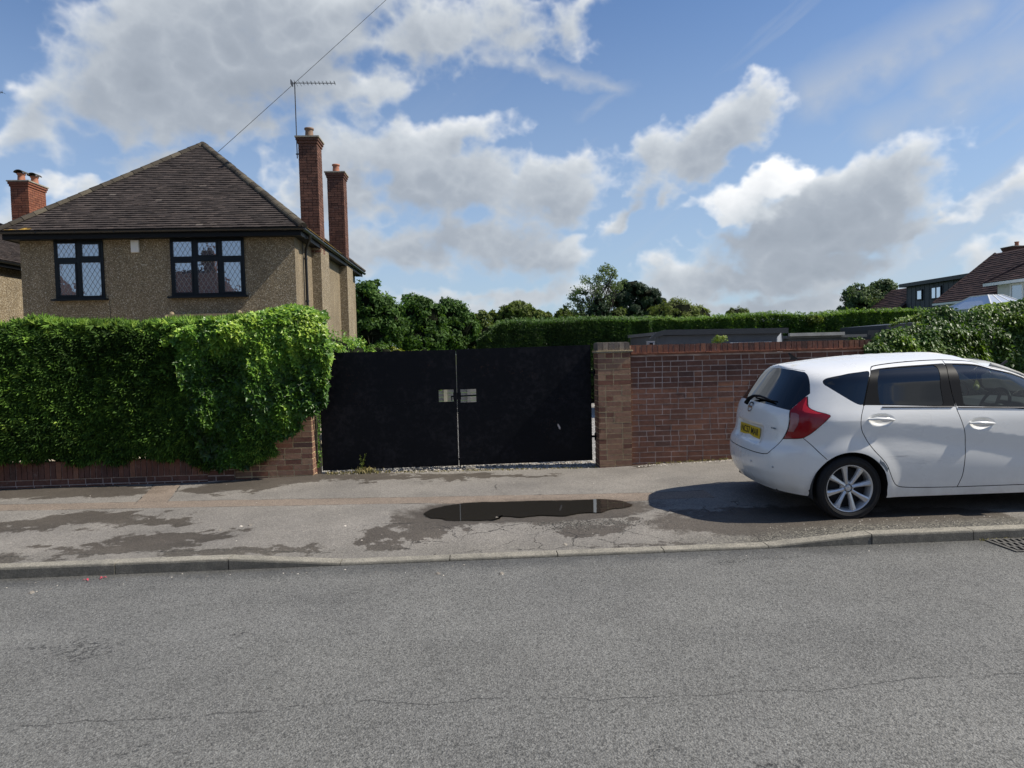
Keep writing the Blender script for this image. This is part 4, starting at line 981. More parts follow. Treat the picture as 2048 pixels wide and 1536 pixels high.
rf = part(hs, mb, 'roof', RT)
mb = MB(); hip_tiles(mb, (XL-.02, YF-.02, ZE+.03), (xm, YF+half, ZA+.02), mat=1, seed=1); hip_tiles(mb, (XR+.02, YF-.02, ZE+.03), (xm, YF+half, ZA+.02), mat=1, seed=2)
hip_tiles(mb, apF, apB, mat=1, seed=3); hip_tiles(mb, (XR, YB, ZE+.02), apB, mat=1, seed=4); hip_tiles(mb, (XL, YB, ZE+.02), apB, mat=1, seed=5)
part(hs, mb, 'ridge_tiles', RT); mb = MB()
def ribbon(mb, a, b_, side, nrm, w0, w1, mat, k=60, lift=.03, seed=0):
    rnd = random.Random(seed); a, b_, side, nrm = [np.array(q, float) for q in (a, b_, side, nrm)]; vs = []
    for i in range(k+1):
        q = a+(b_-a)*i/k+nrm*lift; w = rnd.uniform(w0, w1); vs += [q, q+side*w, q+side*w*.9+nrm*.012, q+nrm*.016]
    mb.add(vs, [(4*i+j, 4*i+(j+1) % 4, 4*i+4+(j+1) % 4, 4*i+4+j) for i in range(k) for j in range(4)], mat)
fn_, fu = (0, -nx, nz), np.array((0, half/sl, (ZA-ZE)/sl))
for (a, b_, s_) in ((c4[0], apF, 1), (c4[1], apF, -1)):
    ribbon(mb, a, b_, (s_, 0, 0), fn_, .10, .19, 3, 70, .012, 5+s_); part(hs, mb, 'mortar_bedding', RT); mb = MB()
ribbon(mb, (XR+.03, YF+.3, ZE), (XR+.03, YF+5.0, ZE), (-.75, 0, .65), (nx, 0, nz), .02, .22, 2, 50, .026, 3); part(hs, mb, 'lichen', RT); mb = MB()
ribbon(mb, (XL+.15, YF-.03, ZE), (XL+.75, YF-.03, ZE), fu, fn_, .0, .10, 2, 8, .024, 4)
part(hs, mb, 'lichen', RT)
mb = MB()   # fascia and soffit
mb.box(XL+.05, XR-.05, YF+.03, YF+.055, ZE-.19, ZE-.005); mb.box(XR-.075, XR-.05, YF+.056, YB-.05, ZE-.19, ZE-.005); mb.box(XL+.05, XL+.075, YF+.056, YB-.05, ZE-.19, ZE-.005)
mb.box(XL+.06, XR-.06, YF+.04, HY0+.01, ZE-.175, ZE-.155); mb.box(HX1-.01, XR-.06, HY0+.012, YB-.05, ZE-.175, ZE-.155); mb.box(XL+.06, HX0+.01, HY0+.012, YB-.05, ZE-.175, ZE-.155)
part(hs, mb, 'fascia', M['soffit'])
def gutter(par, a, b, r=.058):
    mb = MB(); a, b = np.array(a, float), np.array(b, float); d = (b-a)/np.linalg.norm(b-a); sd = np.cross(d, (0, 0, 1)); n = 9; vs = []
    for c in (a, b):
        for rr in (r, r-.006):
            for j in range(n): t_ = math.pi+math.pi*j/(n-1); vs.append(c+sd*rr*math.cos(t_)+np.array((0, 0, 1))*rr*math.sin(t_))
    fs = []
    for j in range(n-1): fs += [(j, j+1, 2*n+j+1, 2*n+j), (n+j+1, n+j, 3*n+j, 3*n+j+1), (j+1, j, n+j, n+j+1), (2*n+j, 2*n+j+1, 3*n+j+1, 3*n+j)]
    for e in (0, n-1): fs.append((e, n+e, 3*n+e, 2*n+e))
    mb.add(vs, fs, 0)
    L = np.linalg.norm(b-a)
    for k in range(int(L/.9)+1): q = a+d*min(L-.02, k*.9+.05); mb.obox(q-sd*(r+.004)-d*.01+np.array((0, 0, -r*.75)), d, sd, (0, 0, 1), .02, 2*r+.008, .02)
    return part(par, mb, 'gutter', M['black_paint'])
gutter(hs, (XL-.06, YF-.035, ZE-.02), (XR+.06, YF-.035, ZE-.02)); gutter(hs, (XR+.01, YF+.0, ZE-.025), (XR+.01, YB+.05, ZE-.045))
mb = MB(); dx = HX1+.06
mb.tube([(XR+.01, 18.35, ZE-.06), (XR+.0, 18.4, ZE-.17), (dx+.02, 18.85, ZE-.36), (dx, 18.9, ZE-.5), (dx, 18.9, .1)], .036, 10)
for z in (4.3, 3.2, 2.1): mb.lathe([(.044, -.02), (.044, .03)], (dx, 18.9, z), n=10); mb.box(HX1-.01, dx, 18.85, 18.95, z-.008, z+.008)
part(hs, mb, 'downpipe', M['black_paint'])
mb = MB(); mb.tube([(HX1+.035, 18.72, 4.72), (HX1+.03, 18.72, 1)], .012, 6); part(hs, mb, 'wall_cable', M['cable']); mb = MB(); mb.tube([(HX1+.02, 24.4+1.0, 4.7), (HX1+.02, 25.45, 3.2), (HX1+.02, 25.3, 1)], .008, 6); part(hs, mb, 'wall_cable', M['cable']); mb = MB(); gx = P(220, 620, 17.99)[0]; mb.tube([(gx, 17.995, 3.25), (gx+.01, 17.995, .5)], .006, 5)
part(hs, mb, 'wall_cable', M['cable'])
house_window(hs, -10.14, -8.98, 3.30, 4.715, 18.0, [-9.57], 4.24)
house_window(hs, -7.38, -5.60, 3.31, 4.715, 18.0, [-6.80, -6.19], 4.22)
mb = MB(); mb.box(-8.30, -8.11, 17.93, 18.0, 4.40, 4.70); tagb = mb.build('alarm_box', M['white_plastic'], None, bevel=.012); tag(tagb, 'white alarm box on the pebbledash wall between the two upper windows', 'alarm box')
stack(hs, -4.62, -4.12, 19.85, 20.45, 4.6, 7.70, 'brick_stack', [(-4.37, 20.12)], 40, 'clay_pot_dull')
stack(hs, -4.68, -4.15, 23.95, 24.55, 4.6, 7.78, 'brick_stack', [(-4.42, 24.2)], 50)
# hood over the ground-floor bay, its scrolled ends just above the hedge
mb = MB(); mb.box(-7.35, -5.68, 17.35, 18.01, 2.62, 2.72); mb.box(-7.28, -5.75, 17.42, 18.01, 2.725, 2.84); mb.box(-7.30, -5.72, 17.55, 18.01, -.05, 2.6)
for x in (-7.32, -5.70): mb.lathe([(.0, -.09), (.05, -.07), (.07, 0), (.05, .07), (0, .09)], (x, 17.75, 2.84), n=16); mb.lathe([(.05, -.2), (.12, -.18), (.12, .25), (.05, .27)], (x, 17.7, 2.72), axis='y', n=18)
part(hs, mb, 'bay_hood', simple('bay_hood', (.27, .21, .13), .8, var=.3, vscale=6, bump=.4))
# aerial
def aerial(name, label, x, y, z0, z1, xa, xb, zb, n=11):
    ae = empty(name, (x, y, z0), label, 'aerial'); mb = MB(); mb.tube([(x, y, z0), (x+.004, y, z1)], .014, 8)
    for z in (z0+.1, z0+.5): mb.box(x-.03, x+.12, y-.02, y+.02, z, z+.03)
    part(ae, mb, 'mast', M['metal_grey'])
    mb = MB(); mb.tube([(xa, y-.02, zb), (xb, y-.02, zb-.01)], .010, 6)
    for k in range(n):
        xx = xa+.1+(xb-xa-.12)*k/(n-1); ll = .075 if k > 1 else .11
        mb.tube([(xx, y-.02, zb-.05), (xx, y-.02, zb+.05)], .005, 5) if k > 1 else None; mb.tube([(xx, y-.02-ll*2, zb-.004), (xx, y-.02+ll*2, zb-.004)], .005, 5)
    mb.box(xa-.02, xa+.0, y-.12, y+.1, zb-.06, zb+.06); part(ae, mb, 'boom', M['metal_grey'])
aerial('tv_aerial', 'tall aerial strapped to the front chimney of the pebbledash house', -4.66, 19.87, 7.15, 9.20, -4.72, -3.56, 9.16)
# overhead wire to the roof
mb = MB(); a, b_ = np.array(P(436, 304, 22.6)), np.array(P(770, -2, 25.5)); far = b_+(b_-a)*1.2; pts = []
for k in range(30): t_ = k/29; q = a+(far-a)*t_; q[2] -= 1.0*t_*(1-t_)*.25; pts.append(q)
mb.tube(pts, .0085, 6); tag(mb.build('overhead_wire', M['cable']), 'black telephone wire climbing from the roof to the top of the picture', 'wire')
# --- neighbour at the far left
nb = empty('detached_house', (-18, 19.4, 0), 'sunlit pebbledash house at the left edge with clay-potted orange chimney', 'house')
mb = MB(); mb.box(-22.5, -13.2, 19.5, 27.5, -.05, 4.5); part(nb, mb, 'wall', M['pebbledash'])
E2, A2 = 4.62, 7.0; nl, nr, nf, nk = -22.8, -12.95, 19.2, 27.8; hh = (nk-nf)/2
mb = MB(); mb.add([(nl, nf, E2), (nr, nf, E2), (nr, nk, E2), (nl, nk, E2), (nr-hh, nf+hh, A2+.4), (nl+hh, nf+hh, A2+.4)], [(0, 1, 4, 5), (1, 2, 4), (2, 3, 5, 4), (3, 0, 5)], 0, .3)
s2 = math.hypot(hh, A2+.4-E2); tiles(mb, (nr+.03, nf, E2), (0, 1, 0), (-hh/s2, 0, (A2+.4-E2)/s2), ((A2+.4-E2)/s2, 0, hh/s2), nk-nf, s2, lambda u, v: v*hh/s2-.03 < u < (nk-nf)-v*hh/s2+.03, seed=9)
hip_tiles(mb, (nr, nf, E2+.02), (nr-hh, nf+hh, A2+.42), mat=1, seed=6); part(nb, mb, 'roof', RT)
mb = MB(); mb.box(nr-.06, nr-.035, nf+.02, nk, E2-.17, E2-.005); mb.box(-13.22, nr-.05, nf+.02, nk, E2-.16, E2-.14); part(nb, mb, 'fascia', M['soffit']); gutter(nb, (nr+.01, nf, E2-.02), (nr+.01, nk, E2-.02))
stack(nb, -14.80, -14.24, 24.0, 24.95, 5.2, 7.62, 'brick_orange', [(-14.60, 24.28), (-14.42, 24.68)], 60, 'clay_pot', True)
aerial('tv_aerial', 'end of an aerial poking in at the left edge of the sky', -16.2, 24.2, 7.0, 10.55, -16.4, -14.97, 10.53)
# --- houses across the road (seen mirrored in the windows and the car)
for k, x in enumerate((-33, -21.5, -10, 6.5, 18)):
    oh = empty('semi_detached_house', (x, -16, 0), 'brick house across the road, mirrored in the windows', 'house', 'houses across the road')
    mb = MB(); mb.box(x-4.6, x+4.6, -21, -14, -.05, 5.2); part(oh, mb, 'wall', M['brick_far'] if 'brick_far' in M else M['creasing'])
    mb = MB(); mb.add([(x-5, -21.4, 5.2), (x+5, -21.4, 5.2), (x+5, -13.6, 5.2), (x-5, -13.6, 5.2), (x-2.6, -17.5, 8.4), (x+2.6, -17.5, 8.4)], [(1, 0, 4, 5), (2, 1, 5), (3, 2, 5, 4), (0, 3, 4)], 0, .3); r_ = part(oh, mb, 'roof', M['roof_far'])
    for sx in (-2.4, 2.4):
        mb = MB(); mb.box(x+sx-.4, x+sx+.4, -17.8, -17.1, 7.4, 9.5); mb.box(x+sx-.46, x+sx+.46, -17.86, -17.04, 9.5, 9.6)
        for q in (-.18, .18): pot(mb, x+sx+q, -17.45, 9.6, .12, .4)
        part(oh, mb, 'chimney', M['brick_stack'])
    for wx in (-2.9, 0, 2.9):
        for wz in (.9, 3.3):
            mb = MB(); mb.box(x+wx-.8, x+wx+.8, -14.02, -13.97, wz, wz+1.3); w_ = part(oh, mb, 'window', M['white_plastic']); g_ = MB(); g_.box(x+wx-.7, x+wx-.04, -13.98, -13.96, wz+.1, wz+1.2); g_.box(x+wx+.04, x+wx+.7, -13.98, -13.96, wz+.1, wz+1.2); g_.build('pane', M['house_glass'], w_)
# ------------------------------------------------------------------ hedges, ivy, trees
def poly_mask(px, pz_, poly):
    inside = np.zeros(len(px), bool); n = len(poly)
    for i in range(n):
        x1, y1 = poly[i]; x2, y2 = poly[(i+1) % n]
        c = ((y1 > pz_) != (y2 > pz_)) & (px < (x2-x1)*(pz_-y1)/((y2-y1) if y2 != y1 else 1e-9)+x1); inside ^= c
    return inside
def corebox(x0, x1, y0, y1, z0, z1):
    v = np.array([(x0,y0,z0),(x1,y0,z0),(x1,y1,z0),(x0,y1,z0),(x0,y0,z1),(x1,y0,z1),(x1,y1,z1),(x0,y1,z1)])
    return v, [(0,3,2,1),(4,5,6,7),(0,1,5,4),(1,2,6,5),(2,3,7,6),(3,0,4,7)]
def joincore(cs):
    V = []; F = []
    for v, f in cs: F += [tuple(i+len(V) for i in q) for q in f]; V += [tuple(q) for q in v]
    return np.array(V), F

# conifer hedge
hx0, hx1, hz0, hz1, hy = -9.0, -2.75, .50, 2.20, 9.71
def hedge_top(x): return 2.235-.02*(x+6.4)*0+.02*np.sin(x*3.1)+.02*np.sin(x*7.3)
n = 52000; x = rng.uniform(hx0, hx1, n); zf = rng.uniform(0, 1, n); bot = .47+.05*np.sin(x*4)+.04*np.sin(x*11+1)
bot = bot-np.where((x > -4.6), .08*np.clip((x+4.6), 0, 1), 0); z = bot+(hedge_top(x)-bot)*zf
q = np.stack([x, 0*x, z], 1); bul = fbm(q, 2.2, 31, 4)*.055+fbm(q, 9, 32, 3)*.03
y = hy-bul+np.abs(rng.normal(0, .035, n))+.12*np.clip((z-2.1)/.12, 0, 1)**2+.05*(1-np.clip((z-.45)/.25, 0, 1))
pos = np.stack([x, y, z], 1)
dirn = fbm(q, .8, 40, 3)
tip = np.stack([.45+.35*dirn, np.full(n, -.75), -.30+.5*fbm(q, 1.2, 41, 3)], 1)+rvec(n, .42)
nrm = np.stack([.55+0*x, -.6+0*x, .6+0*x], 1)+rvec(n, .5)
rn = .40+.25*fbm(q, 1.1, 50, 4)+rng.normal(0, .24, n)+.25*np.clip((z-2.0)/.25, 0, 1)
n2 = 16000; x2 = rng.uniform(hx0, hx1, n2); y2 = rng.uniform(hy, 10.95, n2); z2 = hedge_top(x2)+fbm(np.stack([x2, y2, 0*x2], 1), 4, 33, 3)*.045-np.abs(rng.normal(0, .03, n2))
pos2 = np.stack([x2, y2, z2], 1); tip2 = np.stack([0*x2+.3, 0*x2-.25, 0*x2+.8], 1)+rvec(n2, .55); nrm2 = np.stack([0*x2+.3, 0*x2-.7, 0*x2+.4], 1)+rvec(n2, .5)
he = empty('conifer_hedge', (-6, 10.2, .1), 'long dark green clipped conifer hedge above the low wall', 'hedge')
core = joincore([corebox(hx0, hx1-.1, 9.90, 10.9, .54, 2.12)])
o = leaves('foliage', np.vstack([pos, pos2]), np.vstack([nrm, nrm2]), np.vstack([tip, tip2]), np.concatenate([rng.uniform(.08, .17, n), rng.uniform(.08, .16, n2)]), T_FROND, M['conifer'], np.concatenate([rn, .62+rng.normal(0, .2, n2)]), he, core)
o.location = -he.location
mb = MB()
for k in range(16):
    xx = -8.8+k*.38+random.uniform(-.1, .1); yy = random.uniform(10.05, 10.5)
    mb.tube([(xx, yy, .0), (xx+random.uniform(-.05, .05), yy, .3), (xx+random.uniform(-.15, .15), yy, .7)], [.035, .03, .025], 7, 0)
    for j in range(3): mb.tube([(xx, yy, .2+.1*j), (xx+random.uniform(-.35, .35), yy-.3, .42+.06*j), (xx+random.uniform(-.5, .5), yy-.5, .60)], [.016, .012, .008], 5, 0)
o = mb.build('stem', M['bark'], he); o.location = -he.location
# bare twigs and dry grass standing behind the hedge top
pts = rng.uniform(0, 1, (900, 3)); X = -9+6.3*pts[:, 0]; pos = np.stack([X, 10.9+.5*pts[:, 1], 2.12+0*X], 1)
tip = np.stack([0*X, 0*X-.1, 0*X+1], 1)+rvec(900, .45); T_BLADE = (np.array([(-.04, 0, 0), (.04, 0, 0), (.02, .6, .02), (0, 1, .1)]), [(0, 1, 2, 3)])
o = leaves('dry_twigs', pos, np.stack([0*X, -1+0*X, 0*X], 1)+rvec(900, .3), tip, rng.uniform(.08, .22, 900), T_BLADE, M['dry_grass'], rng.uniform(.2, 1, 900)); tag(o, 'pale dead twigs sticking up behind the top of the conifer hedge', 'twigs', kind='stuff')

# ivy over the pier and hedge end
poly = [P(a, b, 9.6)[0::2] for a, b in [(345,668),(372,650),(398,632),(430,636),(470,645),(505,622),(560,622),(600,610),(640,632),(657,660),(660,700),(662,735),(650,760),(648,800),(640,812),(612,832),(588,862),(545,880),(510,902),(480,938),(455,925),(430,945),(405,922),(398,880),(380,860),(385,800),(362,770),(352,720)]]
poly = np.array(poly); n = 60000
x = rng.uniform(poly[:, 0].min(), poly[:, 0].max(), n); z = rng.uniform(poly[:, 1].min(), poly[:, 1].max(), n)
q = np.stack([x, 0*x, z], 1); jx = x+.035*fbm(q, 14, 5, 2); jz = z+.035*fbm(q, 14, 6, 2); k = poly_mask(jx, jz, poly); x, z, q = x[k], z[k], q[k]
k = rng.uniform(0, 1, len(x)) < .62; x, z, q = x[k], z[k], q[k]; keep_n = rng.uniform(0, 1, len(x)) < .42; x, z, q = x[keep_n], z[keep_n], q[keep_n]; n = len(x)
bul = .5+.5*fbm(q, 3.4, 61, 4); bl2 = fbm(q, 9, 62, 3)
depth = .15*np.clip((z-.3)/.8, 0, 1)*np.clip((2.45-z)/.35, .1, 1)*bul+.05*bl2+.06
y = 9.76-depth+np.abs(rng.normal(0, .03, n))+.12*np.clip((z-2.15)/.3, 0, 1)
pos = np.stack([x, y, z], 1)
nrm = np.stack([.50+.8*bl2, -.75+0*x, .50+.3*bl2+.5*np.clip((z-2.0)/.3, 0, 1)], 1)+rvec(n, .42)
tip = np.stack([.1+0*x, -.2+0*x, -1+0*x], 1)+rvec(n, .45)
rn = .34+.30*bl2+.35*np.clip((z-1.45)/.8, -.4, 1)+.10*np.clip((x+3.2)/.8, -1, 1)+rng.normal(0, .17, n)  # leaf tone carries painted light: sunlit top right, shaded foot
core = joincore([corebox(-3.75, -2.33, 9.74, 9.80, 1.05, 2.2), corebox(-3.9, -2.3, 9.92, 10.8, 1.2, 2.15), corebox(-3.75, -3.2, 9.70, 9.79, .5, 1.2)])
# top cushion running back
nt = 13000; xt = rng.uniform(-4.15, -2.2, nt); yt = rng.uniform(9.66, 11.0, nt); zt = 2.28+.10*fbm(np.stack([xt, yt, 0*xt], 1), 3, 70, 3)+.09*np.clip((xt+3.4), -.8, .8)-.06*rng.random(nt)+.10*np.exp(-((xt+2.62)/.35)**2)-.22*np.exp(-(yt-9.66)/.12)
pt = np.stack([xt, yt, zt], 1)
iv = empty('ivy', (-3, 9.7, .1), 'glossy ivy hanging over the left gate pier and hedge end', 'ivy')
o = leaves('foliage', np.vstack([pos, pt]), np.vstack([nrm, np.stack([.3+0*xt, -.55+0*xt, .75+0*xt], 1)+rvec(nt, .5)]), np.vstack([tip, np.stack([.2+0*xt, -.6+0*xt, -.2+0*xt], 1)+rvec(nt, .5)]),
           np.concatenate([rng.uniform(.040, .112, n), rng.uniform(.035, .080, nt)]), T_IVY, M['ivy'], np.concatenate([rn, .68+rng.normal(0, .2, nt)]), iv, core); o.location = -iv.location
# hanging stems beside the post
mb = MB()
for k in range(5): xx = -2.24+random.uniform(-.03, .03); mb.tube([(xx, 9.9, 1.4), (xx+random.uniform(-.03, .03), 9.86, .9), (xx+.02, 9.9, .3)], .006, 5)
o = mb.build('stem', M['bark'], iv); o.location = -iv.location
n3 = 260; xs = -2.225+rng.normal(0, .02, n3); zs = rng.uniform(.2, 1.1, n3)
o = leaves('foliage', np.stack([xs, 10.05+rng.normal(0, .02, n3), zs], 1), np.tile((0.4, -1., .2), (n3, 1))+rvec(n3, .5), np.tile((0, 0, -1.), (n3, 1))+rvec(n3, .5), rng.uniform(.02, .04, n3), T_IVY, M['conifer'], rng.uniform(0, .6, n3), iv); o.location = -iv.location

def ellip_shell(n, c, r, inner=.72):
    d = rvec(n); d = unit(d); rad = rng.uniform(inner, 1.0, (n, 1))**.6; return np.array(c)+d*np.array(r)*rad, d
def bush(name, label, lobes, nl, size, mat, cat='bush', tpl=T_LEAF, base=.35, group=None, clump=.22, sun=.3, flat=False, dens=None):
    """lobes: (cx, cy, cz, rx, ry, rz). Leaves sit on many small clumps over each lobe."""
    tot = sum(l[3]*l[4]+l[3]*l[5]+l[4]*l[5] for l in lobes); PP = []; NN = []; RR = []
    for (cx, cy, cz, rx, ry, rz) in lobes:
        w = (rx*ry+rx*rz+ry*rz)/tot; m = int(nl*w); nc = max(12, int(m/70)); cc, cdn = ellip_shell(nc, (cx, cy, cz), (rx*.9, ry*.9, rz*.9), .55)
        cr = clump*min(rx, ry, rz)*rng.uniform(.6, 1.5, nc); idx = rng.integers(0, nc, m); d = unit(rvec(m)); PP.append(cc[idx]+d*(cr[idx]*rng.uniform(.45, 1.05, m))[:, None]*np.array((1.15, 1.15, .85)))
        NN.append(unit(cdn[idx]*.7+d*.9)); RR.append(base+rng.normal(0, .10, nc)[idx]+rng.normal(0, .14, m))
    PP = np.vstack(PP); NN = np.vstack(NN); RR = np.concatenate(RR); m = len(PP)
    top = fbm(PP, .9, 77, 3); RR = RR+.08*top
    k = PP[:, 2] > -.02; PP, NN, RR = PP[k], NN[k], RR[k]; m = len(PP)
    tip = np.stack([0*RR, 0*RR, -.3+0*RR], 1)+rvec(m, .8)+NN*.5
    cen = np.mean([l[:3] for l in lobes], 0); root = empty(name, (cen[0], cen[1], 0), label, cat, group)
    o = leaves('foliage', PP, NN+rvec(m, .35), tip, rng.uniform(.7, 1.3, m)*size, tpl, M[mat], RR, root); o.location = -root.location
    return root
def inner(root, lobes, s=.72, name='crown_core'): # dark twigs filling the heart of a dense plant
    V = []; F = []; 
    for (cx, cy, cz, rx, ry, rz) in lobes:
        b = len(V); nu, nv = 12, 7
        for j in range(nv):
            for i in range(nu):
                a, e = 2*math.pi*i/nu, -math.pi/2+math.pi*(j+.5)/nv; w = s*random.uniform(.82, 1.1); V.append((cx+rx*w*math.cos(a)*math.cos(e), cy+ry*w*math.sin(a)*math.cos(e), max(.0, cz+rz*w*math.sin(e))))
        for j in range(nv-1):
            for i in range(nu): F.append((b+j*nu+i, b+j*nu+(i+1) % nu, b+(j+1)*nu+(i+1) % nu, b+(j+1)*nu+i))
        F.append(tuple(b+i for i in range(nu-1, -1, -1))); F.append(tuple(b+(nv-1)*nu+i for i in range(nu)))
    me = bpy.data.meshes.new(name); me.from_pydata(V, [], F); me.materials.append(M['twig_dark']); o = link_mesh(name, me, root); o.location = -root.location; return o
def trunk(root, base, h, r, lobes, name='trunk', mat='bark', limbs=3):
    mb = MB(); b = np.array(base, float); top = b+np.array((random.uniform(-.1, .1)*h, 0, h))
    mid = (b+top)/2+np.array((random.uniform(-.05, .05)*h, 0, 0)); mb.tube([b, mid, top], [r*1.25, r*.85, r*.45], 10)
    for l in lobes:
        for k in range(limbs):
            c = np.array(l[:3])+np.array(l[3:])*np.clip(rng.normal(0, .35, 3), -.55, .55); s_ = b+(mid-b)*random.uniform(.5, 1.0) if random.random() < .5 else mid+(top-mid)*random.random()*.8
            m_ = (s_+c)/2+np.array((0, 0, -.08*np.linalg.norm(c-s_))); mb.tube([s_, m_, c], [r*.4, r*.26, r*.08], 6)
            for q in range(2):
                e = c+np.array(l[3:])*np.clip(rng.normal(0, .25, 3), -.35, .25); mb.tube([m_, (m_+e)/2+rng.normal(0, .05, 3), e], [r*.2, r*.12, r*.04], 5)
    o = mb.build(name, M[mat], root); o.location = -root.location; return o
def px_lobe(px, py, rpx, rpy, Y, ry=None):
    c = P(px, py, Y); s_ = Y/FPX; return (c[0], Y, c[2], rpx*s_, (ry if ry else rpx*s_*.8), rpy*s_)
def tree(name, label, Y, lob, nl, size, mat, base=.4, cat='tree', core=.6, tr=.16, group=None, clump=.24, limbs=3, tpl=T_LEAF, tx=None, barkm='bark'):
    L = [px_lobe(*l, Y) if len(l) == 4 else px_lobe(*l[:4], Y+l[4]) for l in lob]
    r_ = bush(name, label, L, nl, size, mat, cat, base=base, group=group, clump=clump, tpl=tpl)
    for ch in r_.children: ch.name = 'crown'
    if core: inner(r_, L, core)
    x = tx if tx is not None else np.mean([l[0] for l in L]); top = np.mean([l[2] for l in L])
    trunk(r_, (x, Y, -.05), top, tr, L, mat=barkm, limbs=limbs); return r_

# boundary shrubs running back from the pier beside the drive
L = [(-2.75, 10.9, 1.45, .62, .7, .90), (-2.70, 12.1, 1.4, .60, .8, .90), (-2.75, 13.4, 1.3, .75, .8, 1.0), (-2.6, 14.6, 1.3, .8, .8, .93)]
r_ = bush('privet_hedge', 'bright green shrubbery behind the ivy, rising above the left end of the gate', L, 26000, .055, 'ivy', 'hedge', base=.62); inner(r_, L, .8)
L = [px_lobe(850, 745, 45, 55, 17), px_lobe(805, 760, 42, 52, 17.4), px_lobe(760, 730, 40, 45, 17)]
r_ = bush('garden_bush', 'low green bush peeping over the gate below the dark trees', L, 9000, .07, 'privet', base=.75); inner(r_, L, .8)
L = [px_lobe(792, 735, 26, 46, 15.5), px_lobe(820, 740, 22, 44, 15.4)]
r_ = bush('garden_bush', 'small yellow-leaved bush showing just over the gate', L, 4500, .06, 'yellow_leaf', base=.4); inner(r_, L, .75)

# dark trees behind the gate
tree('broadleaf_tree', 'dark green tree touching the rear corner of the pebbledash house', 32, [(742,612,52,55),(705,640,40,50),(775,640,40,50),(745,670,60,45)], 15000, .17, 'broadleaf', .35)
tree('broadleaf_tree', 'dense dark tree, second from the house in the row behind the gate', 34, [(830,625,42,38),(858,640,38,45),(812,655,40,45),(845,680,55,35)], 15000, .17, 'broadleaf', .38)
tree('broadleaf_tree', 'dense dark tree, third from the house in the row behind the gate', 36, [(900,632,36,38),(925,655,34,38),(890,675,45,35),(880,650,30,30)], 13000, .17, 'broadleaf', .3)
tree('broadleaf_tree', 'mid green tree at the right end of the dark row behind the gate', 38, [(955,650,30,32),(972,668,28,28),(940,680,30,26),(985,690,28,22)], 9000, .17, 'broadleaf_olive', .35)
tree('broadleaf_tree', 'olive coloured round tree above the left end of the clipped hedge', 50, [(1035,622,36,20),(1060,632,26,18),(1010,635,22,20),(990,640,16,22)], 10000, .2, 'broadleaf_olive', .45, limbs=4)
tree('broadleaf_tree', 'small olive tree just right of the round olive one', 54, [(1085,636,18,14),(1098,645,16,12)], 4000, .2, 'broadleaf_olive', .5)
tree('broadleaf_tree', 'small far tree at the foot of the sparse pale tree', 50, [(1128,630,18,13),(1140,642,22,14),(1115,645,14,12)], 5000, .2, 'broadleaf_olive', .4)
tree('birch_tree', 'sparse pale tree with sky showing through its leaves', 40, [(1212,548,30,16),(1228,565,24,24),(1185,570,26,22),(1160,590,24,22),(1150,615,22,20),(1195,605,30,28),(1180,630,30,20)], 5200, .12, 'broadleaf_pale', .35, core=0, tr=.12, clump=.5, limbs=5, tx=P(1192, 640, 40)[0])
tree('ivy_clad_trunk', 'narrow dark ivy-covered trunk standing in front of the sparse tree', 38.5, [(1198,612,13,26),(1188,628,14,18),(1212,625,12,22)], 5500, .13, 'pine', .45, core=.7, tr=.15)
tree('pine_tree', 'dark pine tree with flat shelves of needles', 43, [(1262,572,32,14),(1288,588,38,14),(1240,600,30,24),(1300,604,38,12),(1275,622,46,18),(1312,618,28,11),(1250,640,38,20)], 18000, .14, 'pine', .4, core=.62, tr=.2, clump=.3, tpl=T_SPRIG)
tree('broadleaf_tree', 'leafy olive-green tree between the sparse pale tree and the pine', 41.5, [(1232,640,30,26),(1205,650,30,20),(1262,655,26,16)], 7000, .15, 'broadleaf_olive', .32)
L = [px_lobe(1355, 638, 64, 40, 30), px_lobe(1390, 643, 42, 38, 30.5), px_lobe(1318, 655, 34, 30, 29.6)]
r_ = bush('garden_bush', 'broad olive bush rising behind the clipped hedge above the grey shed', L, 15000, .12, 'broadleaf_olive', base=.62, tpl=T_SPRIG); inner(r_, L, .8)
L = [px_lobe(1472, 645, 34, 34, 30), px_lobe(1492, 655, 18, 24, 30)]
r_ = bush('garden_bush', 'rounded dark bush right of the broad olive bush', L, 8000, .12, 'broadleaf_olive', base=.35, tpl=T_SPRIG); inner(r_, L, .8)
tree('broadleaf_tree', 'round grey-green tree standing alone beside the dark dormer house', 56, [(1716,592,34,25),(1764,584,36,26),(1740,608,56,30),(1702,622,30,18),(1782,608,24,24)], 20000, .2, 'broadleaf_pale', .12, core=.6, tr=.2, clump=.26)
tree('broadleaf_tree', 'low grey-green tree between the lone round tree and the dormer house', 58, [(1795,618,20,14),(1770,632,24,10)], 4000, .2, 'broadleaf_pale', .3)

